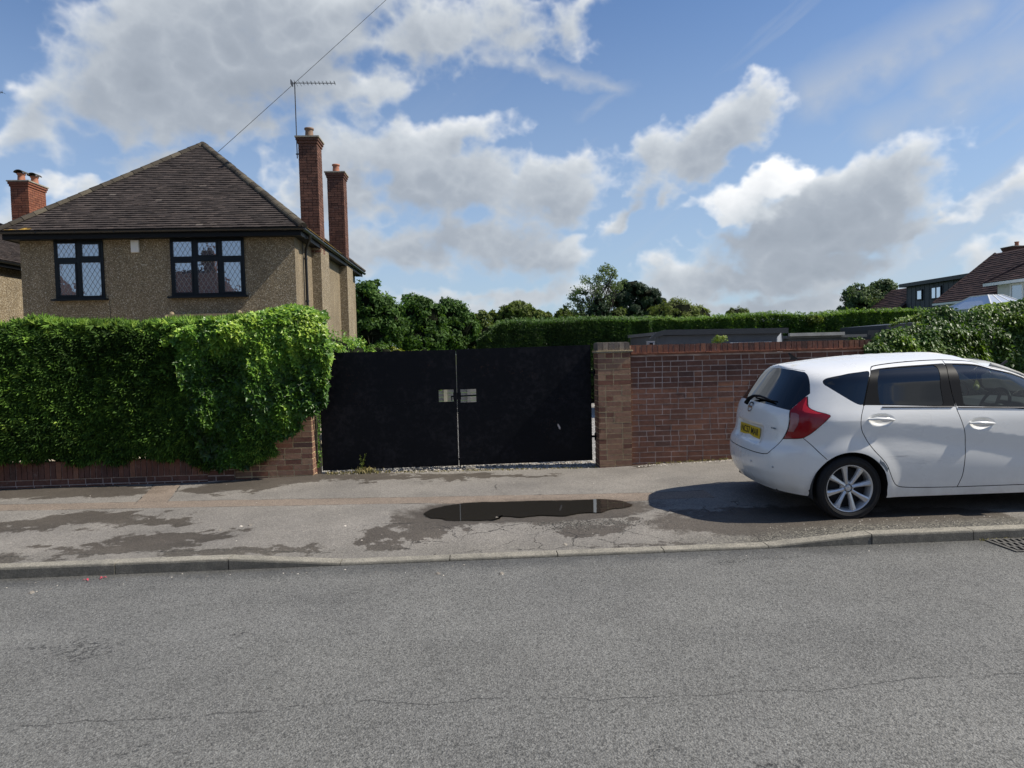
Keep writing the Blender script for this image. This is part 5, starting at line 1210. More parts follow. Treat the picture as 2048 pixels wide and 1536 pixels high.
# clipped hedges across the back
def hedge_row(name, label, x0, x1, Y, zt, dpt, n, size, mat, base, topf=None, bright=.3):
    zt_ = topf if topf else (lambda x: zt+0*x)
    x = rng.uniform(x0, x1, n); z = .1+rng.beta(2.2, 1, n)*(zt_(x)-.1); q = np.stack([x, 0*x, z], 1); y = Y-.10*fbm(q, 1.6, 81, 4)-.04*fbm(q, 6, 82, 2)+np.abs(rng.normal(0, .04, n))
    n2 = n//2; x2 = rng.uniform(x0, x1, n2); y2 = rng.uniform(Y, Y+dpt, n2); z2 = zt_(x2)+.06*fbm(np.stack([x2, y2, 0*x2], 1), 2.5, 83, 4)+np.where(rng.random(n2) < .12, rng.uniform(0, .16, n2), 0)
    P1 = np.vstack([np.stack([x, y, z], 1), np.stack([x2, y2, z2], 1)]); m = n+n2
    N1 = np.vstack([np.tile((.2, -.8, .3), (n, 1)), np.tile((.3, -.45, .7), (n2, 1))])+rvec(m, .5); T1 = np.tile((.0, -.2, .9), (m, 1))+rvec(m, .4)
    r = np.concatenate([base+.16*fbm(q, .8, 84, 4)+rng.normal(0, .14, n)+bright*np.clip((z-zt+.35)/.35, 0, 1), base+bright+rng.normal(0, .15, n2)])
    root = empty(name, ((x0+x1)/2, Y, 0), label, 'hedge')
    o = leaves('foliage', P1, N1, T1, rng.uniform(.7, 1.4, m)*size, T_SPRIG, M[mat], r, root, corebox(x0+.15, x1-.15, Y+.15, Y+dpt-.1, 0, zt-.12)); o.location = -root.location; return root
a, b_ = P(955, 650, 22)[0], P(1302, 650, 22)[0]
hedge_row('clipped_hedge', 'dark clipped hedge behind the gate, its top upright and bushy', a, b_, 22, 2.62, 1.6, 26000, .085, 'privet', .25, lambda x: 2.62-.5*np.exp(-((x-a)/.5)**2)+.03*np.sin(x*2), .22)
a2, b2 = P(1296, 650, 27)[0], P(1900, 640, 27)[0]
hedge_row('clipped_hedge', 'long low clipped hedge with sunlit top behind the sheds', a2, b2, 27, 2.80, 1.6, 34000, .10, 'privet', .45, lambda x: 2.80+.03*np.sin(x*1.3)+.012*(x-a2), .35)
# weeds on that hedge
L = [px_lobe(1628, 640, 18, 8, 26.8)]; bush('hedge_shoots', 'few loose shoots standing up from the long low hedge', L, 500, .12, 'broadleaf_olive', 'shoots', base=.4)

# big climber over the right-hand wall
def cl_top(px): return np.interp(px, [1738,1760,1790,1820,1848,1862,1880,1900,1930,1950,1975,2000,2020,2048,2120,2300], [692,668,660,655,650,625,612,612,622,628,616,622,612,592,585,580])
def cl_bot(px): return np.interp(px, [1738,1770,1850,1950,2048,2300], [700,706,712,722,742,790])
n = 46000; px = rng.uniform(1738, 2290, n); f = rng.uniform(0, 1, n)**.9; py = cl_top(px)+(cl_bot(px)-cl_top(px))*f
Yb = 9.68+.6*np.clip(1-f/.5, 0, 1)*(px > 1850)+.2*(1-f)*(px <= 1850)
PPs = np.array([P(a, b, c) for a, b, c in zip(px, py, Yb)]); bl = fbm(PPs*np.array((1, .4, 1)), 3.0, 91, 3); bl3 = fbm(PPs, 8, 92, 2)
PPs[:, 1] -= .16*bl+.06*bl3; PPs[:, 2] += .05*bl3; PPs += rvec(n, .025)
n2 = 9000; px2 = rng.uniform(1860, 2290, n2); P2 = np.array([P(a, cl_top(a)+8, 10.4) for a in px2]); P2[:, 1] += rng.uniform(0, 1.1, n2); P2[:, 2] += .08*fbm(P2, 3, 93, 3)-.05
NN = np.vstack([np.stack([.15+.7*bl3, -.7+0*bl, .55+.4*bl], 1), np.tile((.2, -.4, .9), (n2, 1))])+rvec(n+n2, .42)
TT = np.tile((.0, -.35, -.8), (n+n2, 1))+rvec(n+n2, .45)
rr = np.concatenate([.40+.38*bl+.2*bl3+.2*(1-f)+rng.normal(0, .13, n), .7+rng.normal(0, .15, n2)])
cl = empty('climbing_shrub', (8, 10.2, .1), 'large leafy yellow-green climber spilling over the right end of the brick wall', 'climber')
x0 = P(1790, 690, 9.9)[0]; x1 = P(1870, 690, 10)[0]
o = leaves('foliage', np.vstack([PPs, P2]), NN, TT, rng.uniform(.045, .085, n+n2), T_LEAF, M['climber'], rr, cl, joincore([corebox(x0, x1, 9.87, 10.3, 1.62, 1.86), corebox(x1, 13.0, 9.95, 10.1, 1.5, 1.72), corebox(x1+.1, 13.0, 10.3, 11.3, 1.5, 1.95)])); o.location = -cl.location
mb = MB()
for k in range(6): xx = 7+k*.7; mb.tube([(xx, 10.4, 0), (xx+.2, 10.4, 1.0), (xx-.1, 10.5, 1.9)], [.04, .03, .02], 6)
o = mb.build('stem', M['bark'], cl); o.location = -cl.location

# weeds ------------------------------------------------------------
def grass_tuft(mb, x, y, z, n, h, spread, mat=0):
    for k in range(n):
        a = random.uniform(0, 6.28); l = h*random.uniform(.4, 1.1); w = .004*random.uniform(.6, 1.4); bx, by = x+random.gauss(0, spread), y+random.gauss(0, spread*.6)
        dx, dy = math.cos(a)*l*random.uniform(.1, .8), math.sin(a)*l*.5; s1, s2 = -math.sin(a)*w, math.cos(a)*w
        mb.add([(bx-s1, by-s2, z), (bx+s1, by+s2, z), (bx+dx*.5+s1, by+dy*.5+s2, z+l*.7), (bx+dx, by+dy, z+l*random.uniform(.6, .95)), (bx+dx*.5-s1, by+dy*.5-s2, z+l*.7)], [(0, 1, 2, 3, 4)], mat, random.random())
g0 = G(730, 948, .10)
mb = MB(); grass_tuft(mb, g0[0], 9.95, .085, 220, .12, .07)
tag(mb.build('grass_tuft', M['dry_grass']), 'straw-coloured grass tuft at the foot of the left gate leaf', 'grass tuft')
mb = MB(); wx = P(722, 930, 10.0)[0]
for k in range(5):
    h = random.uniform(.18, .30); a = random.uniform(-.35, .35); tipp = (wx+a*h*1.2, 9.98+random.uniform(-.04, .03), .1+h); mb.tube([(wx+random.uniform(-.02, .02), 10.0, .085), (wx+a*h*.4, 9.99, .1+h*.6), tipp], [.003, .0022, .001], 4, 0, .5)
    for j in range(12):
        t_ = random.uniform(.35, 1); q = np.array((wx+a*h*1.2*t_**1.3, 9.985, .1+h*t_)); d = np.array((random.uniform(-1, 1), -.4, random.uniform(-.2, 1))); d /= np.linalg.norm(d); s_ = random.uniform(.012, .03); sd = np.cross(d, (0, 1, 0)); sd /= np.linalg.norm(sd)+1e-6
        mb.add([q, q+d*s_*.5+sd*s_*.22, q+d*s_, q+d*s_*.5-sd*s_*.22], [(0, 1, 2, 3)], 0, random.random())
tag(mb.build('weed', M['broadleaf_olive']), 'thin-stemmed green weed growing up against the left gate leaf', 'weed')
mb = MB()
for k in range(240):
    x_ = random.uniform(-2.1, 1.7); grass_tuft(mb, x_, 9.90+random.gauss(0, .03), max(.084, pz(x_, 9.88)-.004), 4, .028 if x_ > -1.2 else .045, .02)
for k in range(150):
    x_ = random.uniform(2.4, 5.5); grass_tuft(mb, x_, 9.86+random.gauss(0, .02), pz(x_, 9.86)-.004, 4, .04, .02)
for k in range(40):
    x_ = random.uniform(4.4, 5.2); grass_tuft(mb, x_, 5.915, 0, 4, .022, .015)
tag(mb.build('dry_grass_fringe', M['dry_grass']), 'short dry grass and moss along the gate line and wall foot', 'grass', kind='stuff')
L = [(*P(1440, 682, 10.25)[:2], P(1440, 682, 10.25)[2], .11, .08, .07)]
bush('wall_weed', 'small pale green plant growing behind the coping of the brick wall', L, 420, .03, 'climber', 'weed', base=.75, clump=.5)
L = [(*P(1712, 680, 10.3)[:2], P(1712, 680, 10.3)[2], .14, .1, .05)]
bush('wall_weed', 'low reddish-green sprig on the wall top where the climber begins', L, 260, .03, 'climber', 'weed', base=.3, clump=.5)
# ------------------------------------------------------------------ sheds and far houses
M['shed_grey'] = simple('shed_grey', (.075, .08, .09), .6, var=.12, vscale=2, bump=.1)
M['shed_dark'] = simple('shed_dark', (.02, .022, .026), .6, var=.2); M['shed_trim'] = simple('shed_trim', (.03, .033, .038), .5)
M['felt'] = simple('roof_felt', (.13, .13, .13), .9, var=.2, vscale=3, bump=.3)
M['render_white'] = simple('white_render', (.6, .6, .58), .85, var=.08, vscale=1.5, bump=.3)
M['clad'] = simple('dark_cladding', (.035, .04, .052), .55, var=.12)
x0, x1 = P(1303, 670, 17)[0], P(1577, 660, 17)[0]
sh = empty('flat_roofed_shed', ((x0+x1)/2, 17, 0), 'wide low grey flat-roofed outbuilding behind the brick wall', 'shed')
mb = MB(); mb.box(x0+.15, x1-.1, 17.1, 20, 0, 2.05); part(sh, mb, 'wall', M['shed_grey'])
mb = MB(); mb.prism([(x0-.05, 17, 1.98), (x0+.3, 17, 2.06), (x1, 17, 2.04), (x1, 17, 2.17), (x0+.35, 17, 2.19), (x0+.1, 17, 2.12)], (0, .05, 0)); mb.box(x0+.1, x1, 17.051, 20.1, 2.06, 2.14, 1); part(sh, mb, 'roof', [M['shed_trim'], M['felt']])
wa = P(1462, 683, 17)[0]; wb = P(1545, 683, 17)[0]; mb = MB(); mb.box(wa, wb, 17.05, 17.11, 1.80, 1.845); part(sh, mb, 'window_trim', M['white_plastic'])
x0, x1 = P(1580, 668, 19)[0], P(1727, 672, 19)[0]
sh = empty('flat_roofed_shed', ((x0+x1)/2, 19, 0), 'second lower shed with pale roof edge, right of the wide grey outbuilding', 'shed')
mb = MB(); mb.box(x0, x1, 19.1, 22, 0, 1.92); part(sh, mb, 'wall', M['shed_grey'])
mb = MB(); mb.box(x0-.1, x1+.1, 19.0, 22.1, 1.925, 2.0, 0); mb.box(x0-.05, x0+(x1-x0)*.72, 18.9, 18.995, 1.985, 2.07, 1); part(sh, mb, 'roof', [M['felt'], simple('pale_board', (.42, .4, .36), .8, var=.2)])
x0, x1 = P(1726, 665, 20)[0], P(1852, 650, 20)[0]
sh = empty('flat_roofed_shed', ((x0+x1)/2, 20, 0), 'black shed half hidden behind the yellow-green climber', 'shed')
mb = MB(); mb.box(x0+.2, x1, 20.1, 22.5, 0, 2.12); mb.box(x0, x0+.9, 19.6, 20.05, 0, 1.98); part(sh, mb, 'wall', M['shed_dark'])
mb = MB(); mb.prism([(x0+.7, 20, 2.12), (x1+.1, 20, 2.20), (x1+.1, 20, 2.34), (x0+.7, 20, 2.26)], (0, 2.6, 0)); part(sh, mb, 'roof', M['shed_trim'])
c = P(1560, 680, 15); mb = MB(); mb.add([(c[0]-.06, 15, 1.4), (c[0]+.07, 15, 1.4), (c[0]+.06, 15.06, 1.4), (c[0]-.05, 15.06, 1.4), (c[0]-.055, 15, c[2]+.07), (c[0]+.03, 15.01, c[2]+.16), (c[0]+.05, 15.04, c[2]+.05), (c[0]-.05, 15.05, c[2]+.04)], [(0,1,5,4),(1,2,6,5),(2,3,7,6),(3,0,4,7),(4,5,6,7)])
tag(mb.build('plastic_cover', M['white_plastic']), 'white pointed plastic cover in front of the right end of the grey outbuilding', 'cover')
c = P(1300, 684, 10.35); mb = MB(); mb.box(c[0]-.045, c[0]+.055, 10.3, 10.38, 1.5, 1.845); mb.box(c[0]-.05, c[0]+.06, 10.295, 10.385, 1.846, 1.856); mb.box(c[0]-.02, c[0]+.03, 10.294, 10.299, 1.80, 1.83, 1)
tag(mb.build('junction_box', [simple('box_grey', (.42, .43, .44), .5, var=.1), M['soffit']]), 'small grey electrical box just behind the wall beside the right gate pier', 'electrical box')

def tiled_plane(mb, A, B, C, D, mat=0, gauge=.22, seed=0, width=.34):
    """courses of tiles over the quad A (eave) B (eave) C (ridge) D (ridge)"""
    A, B, C, D = [np.array(q, float) for q in (A, B, C, D)]; N = np.cross(B-A, D-A); N /= np.linalg.norm(N)
    if N[2] < 0: N = -N
    L = np.linalg.norm((D+C)/2-(A+B)/2); k = int(L/gauge); rnd = random.Random(seed)
    for j in range(k):
        t0, t1 = j/k, (j+1.2)/k; t1 = min(t1, 1); p, q = A+(D-A)*t0, B+(C-B)*t0; p1, q1 = A+(D-A)*t1, B+(C-B)*t1; m_ = max(1, int(np.linalg.norm(q-p)/width))
        for i in range(m_):
            a0, a1 = i/m_, (i+1)/m_; vs = [p+(q-p)*a0, p+(q-p)*a1, p1+(q1-p1)*a1, p1+(q1-p1)*a0]; h = rnd.uniform(.03, .045)
            mb.add([vs[0]+N*h, vs[1]+N*h, vs[2]+N*.01, vs[3]+N*.01, vs[0], vs[1]], [(0, 1, 2, 3), (4, 5, 1, 0)], mat, rnd.random())
# dormer house (its rear faces -x)
da, db = P(1813, 567, 50), None
XD = da[0]; z_t = da[2]; z_b = P(1818, 622, 50)[2]; Yn = 41.0
dh = empty('dormer_house', (XD+4, 46, 0), 'house with long dark-clad flat-roofed dormer in its brown roof', 'house')
mb = MB(); mb.box(XD+.1, XD+5, Yn, 54.0, 0, 2.2); part(dh, mb, 'wall', M['render_white'])
mb = MB(); zr0 = z_t-.12; X0_ = P(1760, 640, 51)[0]; z0_ = P(1760, 640, 51)[2]; X1_ = P(1822, 587, 51)[0]; z1_ = P(1822, 587, 51)[2]; sl_ = (z1_-z0_)/(X1_-X0_); Xr0 = X0_+(zr0-z0_)/sl_
e1, e0, r0_, r1_ = (X0_, 50.05, z0_), (X0_, 54.5, z0_), (Xr0, 54.5, zr0), (Xr0, 50.05, zr0)
tiled_plane(mb, e1, e0, r0_, r1_, 0, seed=1); mb.add([e1, e0, r0_, r1_, (Xr0+3, 54.5, z0_), (Xr0+3, 50.05, z0_), (XD, 50.05, z0_)], [(0, 1, 2, 3), (3, 2, 4, 5), (1, 4, 2), (0, 3, 5)], 0, .3); part(dh, mb, 'roof', M['roof_far'])
mb = MB(); mb.box(XD, XD+4, Yn, 50, .3, z_t-.28)
for k in range(19): y_ = 50-.02-k*.5; mb.box(XD-.018, XD-.001, y_-.05, y_, 1.0, z_t-.3)
d_ = part(dh, mb, 'dormer', M['clad'])
mb = MB(); mb.box(XD-.35, XD+4.2, Yn, 50.35, z_t-.27, z_t-.02); mb.build('dormer_roof', M['shed_trim'], d_)
def xwin(par, y0, y1, z0, z1, X, frame, glass, name='window', mull=True, w=.07):
    mb = MB(); mb.box(X-.05, X+.02, y0, y1, z0, z0+w); mb.box(X-.05, X+.02, y0, y1, z1-w, z1); mb.box(X-.05, X+.02, y0, y0+w, z0+w, z1-w); mb.box(X-.05, X+.02, y1-w, y1, z0+w, z1-w)
    if mull: mb.box(X-.05, X+.02, (y0+y1)/2-w/2, (y0+y1)/2+w/2, z0+w, z1-w)
    f = part(par, mb, name, M[frame]); g = MB(); g.box(X-.03, X-.02, y0+w, y1-w, z0+w, z1-w); g.build('pane', M[glass], f); return f
M['bright_glass'] = glass_win('bright_glass', .75, (.18, .2, .22))
def XP(px, py, X):
    d = ray(px, py); t = X/d[0]; p = CAM+d*t; return float(p[1]), float(p[2])
ya, za = XP(1834, 580, XD); yb, zb = XP(1846, 600, XD); xwin(dh, yb, ya, zb, za, XD-.03, 'black_upvc', 'bright_glass', mull=False, w=.09)
ya, za = XP(1863, 574, XD); yb, zb = XP(1884, 597, XD); xwin(dh, yb, ya, zb, za, XD-.03, 'black_upvc', 'bright_glass', w=.09)
# white rendered house
XE = P(1866, 607, 42)[0]; zE = P(1866, 607, 42)[2]; Xr_ = 31.9; zr_ = 7.0
wh = empty('rendered_house', (30, 38, 0), 'white rendered house with brown tiled roofs and brick chimney at the right edge', 'house')
mb = MB(); mb.box(XE+.3, 37, 37.0, 41.8, 0, zE-.1); yc, _ = XP(1995, 600, 27.2); mb.box(27.2, 36, 28, yc, 0, 4.62); part(wh, mb, 'wall', M['render_white'])
mb = MB(); A, B, C, D = (XE, 37.2, zE), (XE, 42, zE), (Xr_, 42, zr_), (Xr_, 37.2, zr_); tiled_plane(mb, A, B, C, D, seed=2); mb.add([A, B, C, D, (37.6, 42, zE), (37.6, 37.2, zE)], [(0, 1, 2, 3), (1, 4, 2), (3, 2, 4, 5), (0, 3, 5)], 0, .3)
ce = 26.75; y9 = yc+.4; zc_ = 4.72; A, B, C, D = (ce, 28, zc_), (ce, y9, zc_), (ce+4.4, y9-4.2, zc_+3.0), (ce+4.4, 28, zc_+3.0)
tiled_plane(mb, A, B, C, D, seed=3); mb.add([A, B, C, D, (ce+8.8, y9, zc_), (ce+8.8, 28, zc_)], [(0, 1, 2, 3), (1, 4, 2), (3, 2, 4, 5)], 0, .3)
hip_tiles(mb, B, C, r=.13, seg=.4, seed=8); hip_tiles(mb, (XE, 42.0, zE+.02), (Xr_, 42.0, zr_+.02), r=.10, seg=.4, seed=9)
part(wh, mb, 'roof', M['roof_far'])
mb = MB(); mb.box(XE-.06, XE-.0, 37.2, 42, zE-.14, zE-.02); mb.box(ce-.05, ce+.0, 28, y9, zc_-.17, zc_-.02); mb.box(ce, 27.3, 28, y9, zc_-.12, zc_-.1); part(wh, mb, 'fascia', M['white_plastic'])
ya, za = XP(2022, 561, 27.2); yb, zb = XP(2075, 600, 27.2); xwin(wh, yb, ya, 3.0, zc_-.15, 27.2-.02, 'white_plastic', 'house_glass', w=.12)
st = stack(wh, P(2019, 500, 41.4)[0], P(2052, 500, 41.4)[0], 41.1, 42.0, 5.5, P(2030, 494, 41.4)[2], 'brick_stack', [(P(2036, 500, 41.4)[0], 41.5)], 70)
# conservatory roof
cv = empty('conservatory', (23.7, 33, 0), 'glass-roofed white conservatory showing above the climber near the right edge', 'conservatory')
xa, xb = P(1930, 615, 33)[0], P(2010, 615, 33)[0]; zb_, zt_ = P(1960, 618, 33)[2], P(1960, 592, 33)[2]; ya_, yb_ = 31.2, 34.8
mb = MB(); mb.box(xa, xb, ya_, yb_, 0, zb_-.05); part(cv, mb, 'wall', M['render_white'])
q = [(xa, ya_, zb_), (xb, ya_, zb_), (xb, yb_, zb_), (xa, yb_, zb_), (xa+.7, ya_+1.2, zt_), (xb-.6, ya_+1.2, zt_), (xb-.6, yb_-1.2, zt_), (xa+.7, yb_-1.2, zt_)]
mb = MB(); mb.add(q, [(0,1,5,4),(1,2,6,5),(2,3,7,6),(3,0,4,7),(4,5,6,7)]); part(cv, mb, 'glass_roof', glass_win('roof_glass', .35, (.5, .53, .55)))
mb = MB()
for i, j in ((0,1),(1,2),(2,3),(3,0),(4,5),(5,6),(6,7),(7,4),(0,4),(1,5),(2,6),(3,7)): mb.bar(q[i], q[j], .05)
for t_ in (.33, .66): mb.bar(np.array(q[0])+(np.array(q[1])-q[0])*t_, np.array(q[4])+(np.array(q[5])-q[4])*t_, .04)
part(cv, mb, 'frame', M['white_plastic'])
# ------------------------------------------------------------------ the white car
CARX, CARY, CARZ, CT = 2.80, 7.37, .105, R_(2.0)
M['car_white'] = simple('car_white_paint', (.80, .80, .775), .28, spec=.5, coat=.6)
def paint_fix():
    m = M['car_white']; t = NT(m.node_tree); b = t.n['Principled BSDF']; p = t.node('ShaderNodeTexCoord').outputs['Object']; s = t.sep(p)
    # road dirt low down and faint scuffs on the rear door
    low = t.m('MULTIPLY', t.mapr(s[2], .2, .5, .35, 0.0), t.mapr(t.noise(p, 6, 5, .7), .35, .7))
    c = t.mix(low, (.80, .80, .775), (.42, .39, .35))
    sc = t.m('MULTIPLY', t.mapr(t.noise(t.vm('MULTIPLY', p, (2.2, 1, 26)), 1, 4, .7), .60, .68), t.m('MULTIPLY', t.mapr(t.m('ABSOLUTE', t.m('SUBTRACT', s[0], 1.38)), .1, .42, 1, 0), t.mapr(t.m('ABSOLUTE', t.m('SUBTRACT', s[2], .60)), .02, .12, 1, 0)))
    c = t.mix(t.m('MULTIPLY', sc, .5), c, (.34, .34, .34))
    spk = t.m('MULTIPLY', t.mapr(t.noise(p, 45, 3, .7), .70, .73), t.mapr(s[2], .25, .7, .5, .0)); c = t.mix(spk, c, (.3, .28, .25))
    t.put(b.inputs['Base Color'], c)
    t.put(b.inputs['Roughness'], t.mapr(t.noise(p, 3, 4, .6), .3, .7, .24, .36))
    bn = t.node('ShaderNodeBump'); bn.inputs['Strength'].default_value = .12; bn.inputs['Distance'].default_value = .02; t.put(bn.inputs['Height'], t.m('MULTIPLY', t.noise(t.vm('MULTIPLY', p, (1, .3, 3.2)), 3.2, 3, .6), t.mapr(t.m('ABSOLUTE', t.m('SUBTRACT', s[0], 1.35)), .15, .5, 1.0, .04))); t.l.new(bn.outputs[0], b.inputs['Normal'])
paint_fix()
M['car_black'] = simple('car_black_trim', (.006, .007, .009), .5, spec=.12); M['car_gap'] = simple('panel_gap', (.012, .013, .014), .9, spec=.1)
M['car_in'] = simple('car_interior', (.03, .03, .032), .8); M['car_seat'] = simple('car_seat_cloth', (.045, .046, .05), .9); M['car_trim_pale'] = simple('car_pillar_trim', (.33, .33, .31), .8)
M['chrome'] = simple('chrome', (.75, .76, .78), .12, 1.0); M['rubber'] = simple('tyre_rubber', (.016, .016, .017), .75, spec=.3, bump=.2, bscale=90)
M['alloy'] = simple('alloy_wheel', (.60, .61, .62), .34, .55, var=.08); M['alloy_dark'] = simple('wheel_inside', (.02, .02, .022), .6)
M['tail_red'] = simple('tail_light_red', (.26, .003, .008), .16, spec=.4, coat=.25); M['tail_pink'] = simple('tail_light_clear', (.30, .11, .11), .2, coat=.3)
M['plate_yellow'] = simple('plate_yellow', (.62, .43, .02), .45); M['plate_black'] = simple('plate_black', (.01, .01, .01), .5); M['primer'] = simple('torn_grey_liner', (.13, .16, .19), .6)
M['tail_hi'] = simple('tail_light_band', (.70, .02, .03), .16, coat=.3)
def car_glass(name, tint, gl=1.0):
    m = bpy.data.materials.new(name); m.use_nodes = True; t = NT(m.node_tree); t.n.remove(t.n['Principled BSDF'])
    tr = t.node('ShaderNodeBsdfTransparent'); tr.inputs[0].default_value = (*tint, 1); g = t.node('ShaderNodeBsdfGlossy'); g.inputs['Roughness'].default_value = .01
    lw = t.node('ShaderNodeFresnel'); lw.inputs[0].default_value = 1.52
    fac = t.m('ADD', t.m('MULTIPLY', lw.outputs[0], gl), .02)
    mx = t.node('ShaderNodeMixShader'); t.put(mx.inputs[0], fac); t.l.new(tr.outputs[0], mx.inputs[1]); t.l.new(g.outputs[0], mx.inputs[2]); t.l.new(mx.outputs[0], t.n['Material Output'].inputs[0]); return m
M['glass_clear'] = car_glass('car_glass_clear', (.56, .64, .63), 1.6); M['glass_dark'] = car_glass('car_glass_privacy', (.018, .021, .025), 1.4)

def side_u(x, z):
    """parameters of the flank point at x along the car and height z"""
    us = np.linspace(.72, UMAX-.45, 900); xn = np.interp(us, _ps, _px); vv = np.where(z <= Z1, z, Z1+(z-Z1)/(_zr(xn)-Z1)*(VT-Z1))
    X, Y, Z = S(us, vv); i = int(np.argmin(np.abs(X-x))); return (float(us[i]), float(vv[i]) if z > Z1 else z)
def dens_poly(pts, step=.035, close=True):
    out = []; n = len(pts)
    for i in range(n if close else n-1):
        a, b = np.array(pts[i]), np.array(pts[(i+1) % n]); k = max(1, int(np.linalg.norm(b-a)/step))
        for j in range(k): out.append(tuple(a+(b-a)*j/k))
    if not close: out.append(tuple(pts[-1]))
    return out
def smooth_open(pts, it=2):
    for _ in range(it):
        q = [pts[0]]
        for a, b in zip(pts[:-1], pts[1:]): a, b = np.array(a), np.array(b); q += [tuple(a*.75+b*.25), tuple(a*.25+b*.75)]
        q.append(pts[-1]); pts = q
    return pts
def round_poly(pts, it=2):
    for _ in range(it):
        q = []; n = len(pts)
        for i in range(n):
            p, a, b = np.array(pts[i-1]), np.array(pts[i]), np.array(pts[(i+1) % n]); lp, lb = np.linalg.norm(p-a), np.linalg.norm(b-a)
            q += [tuple(a+(p-a)*min(.25, .02/max(lp, 1e-6)) if lp > .08 else a*.75+p*.25), tuple(a+(b-a)*min(.25, .02/max(lb, 1e-6)) if lb > .08 else a*.75+b*.25)]
        pts = q
    return pts
U1 = UMAX
REG = {}
REG['quarter'] = round_poly([(.8356,1.3274),(.858,1.3648),(.94,1.3835),(1.1415,1.4115),(1.4698,1.4255),(1.4175,1.3274),(1.4101,1.1919),(1.3990,1.0844),(1.3504,1.0891),(1.2832,1.1125),(1.1713,1.1592),(.8804,1.276)])
REG['rblack'] = [(1.507,1.4302),(1.6264,1.4395),(1.9472,1.4489),(2.1636,1.4536),(2.40,1.4600),(2.3352,1.3181),(2.362,1.0471),(2.0592,1.0611),(1.7458,1.0751),(1.4210,1.0844),(1.430,1.1919),(1.4375,1.3134)]
REG['rglass'] = round_poly([(1.6264,1.4349),(1.9398,1.4395),(2.1561,1.4442),(2.2979,1.4489),(2.2531,1.2573),(2.2531,1.0611),(2.0666,1.0704),(1.8279,1.0798),(1.5891,1.0891),(1.5593,1.2153),(1.5518,1.3414)], 1)
REG['fblack'] = [(2.412,1.4600),(2.7605,1.452),(3.1932,1.440),(3.60,1.427),(4.03,1.402),(4.20,1.375),(4.285,1.32),(4.31,1.2),(4.27,1.09),(4.15,.998),(3.3,1.005),(2.69,1.040),(2.378,1.0505),(2.352,1.318)]
REG['fglass'] = round_poly([(2.4844,1.4489),(2.7605,1.441),(3.1932,1.4280),(3.60,1.414),(4.0139,1.3881),(4.1631,1.3508),(4.245,1.2947),(4.25,1.2),(4.20,1.10),(4.08,1.012),(3.3,1.0144),(2.69,1.0471),(2.462,1.0564)], 1)
REG['rear'] = [(0,1.0658),(.3656,1.061),(.5297,1.047),(.664,1.033),(.7013,1.089),(.7535,1.1685),(.7759,1.195),(.7386,1.2526),(.6938,1.3414),(.6565,1.4208),(.630,1.4550),(.4551,1.485),(.2,1.497),(0,1.500)]
REG['tail'] = [(.7685,1.1685),(.7461,1.1592),(.7237,1.1218),(.7013,1.0844),(.666,1.0331),(.6745,.9957),(.6849,.955),(.6820,.8742),(.6591,.8088),(.6327,.7527),(.7237,.7621),(.7759,.7667),(.8281,.7761),(.8878,.8135),(.94,.8555),(1.0147,.9256),(1.0743,.9863),(1.0669,1.0003),(1.0221,1.0144),(.9326,1.0331),(.8729,1.0517),(.8356,1.0704),(.8132,1.0985),(.7908,1.1358)]
REG['tail_in'] = [(.6850,1.012),(.7386,1.0097),(.7685,.9957),(.7759,.9536),(.7685,.8976),(.7311,.8321),(.6760,.8321),(.690,.8835),(.6925,.949)]
REG['tail_band'] = [(.7685,1.150),(.792,1.112),(.806,1.082),(.845,1.054),(.89,1.036),(.99,1.008),(.93,1.006),(.87,1.012),(.82,1.018),(.79,1.035),(.778,1.08)]
REG['screen'] = [(4.50,1.03),(4.53,1.15),(4.55,1.30),(4.57,1.42),(4.66,1.475),(U1,1.495),(U1,1.01),(4.75,1.015)]
REG['patch'] = [(1.604,.5752),(1.619,.5518),(1.6414,.5425),(1.6637,.5098),(1.6861,.4771),(1.6787,.4444),(1.6637,.4584),(1.6414,.4957),(1.5966,.5378)]
REG['headlight'] = [side_u(3.40, .86), side_u(3.62, .80), side_u(3.80, .70), side_u(3.80, .60), side_u(3.62, .62), side_u(3.42, .74)]
REG['grille'] = [(U1-.42,.62),(U1,.64),(U1,.34),(U1-.5,.34)]
gb = [(2.4546,1.4909),(2.40,1.44),(2.3450,1.3461),(2.365,1.0471),(2.4023,.9256),(2.4247,.8508),(2.4430,.7761),(2.4520,.6266),(2.4450,.5098),(2.4370,.3883),(2.42,.3369),(2.3949,.2715)]
gr_ = [(2.4546,1.4909),(2.2606,1.4909),(2.0592,1.4863),(1.8055,1.4769),(1.5966,1.4676),(1.5369,1.4582),(1.4847,1.4255),(1.4270,1.3274),(1.4101,1.0798),(1.3877,.9817),(1.3802,.9256),(1.3952,.8508),(1.425,.7994),(1.4698,.7294),(1.522,.6733),(1.6264,.5752),(1.6787,.5098),(1.7085,.435),(1.7458,.3462),(1.7831,.3042),(1.8503,.2855),(2.0741,.2762),(2.3949,.2715)]
gf = [(2.4546,1.4909),(2.83,1.477),(3.5,1.462),(4.02,1.435),(4.25,1.40),(4.36,1.30),(4.37,1.15),(4.30,1.03)]+[side_u(3.03, .95), side_u(2.95, .8), side_u(2.92, .5), side_u(2.86, .2715), (2.3949, .2715)]
gt_ = [(0,1.515),(.2,1.512),(.4551,1.500),(.645,1.470)]
gt = [(.666,1.0331),(.6790,.963),(.6789,.8695),(.6565,.8135),(.6267,.7527),(.5969,.7013),(.5745,.6639),(.5446,.6219),(.5148,.5939),(.4476,.5845),(.3059,.5798),(.15,.579),(0,.579)]
gbm = [(.8281,.7761),(.9326,.7013),(1.037,.6312),(1.0967,.5798)]
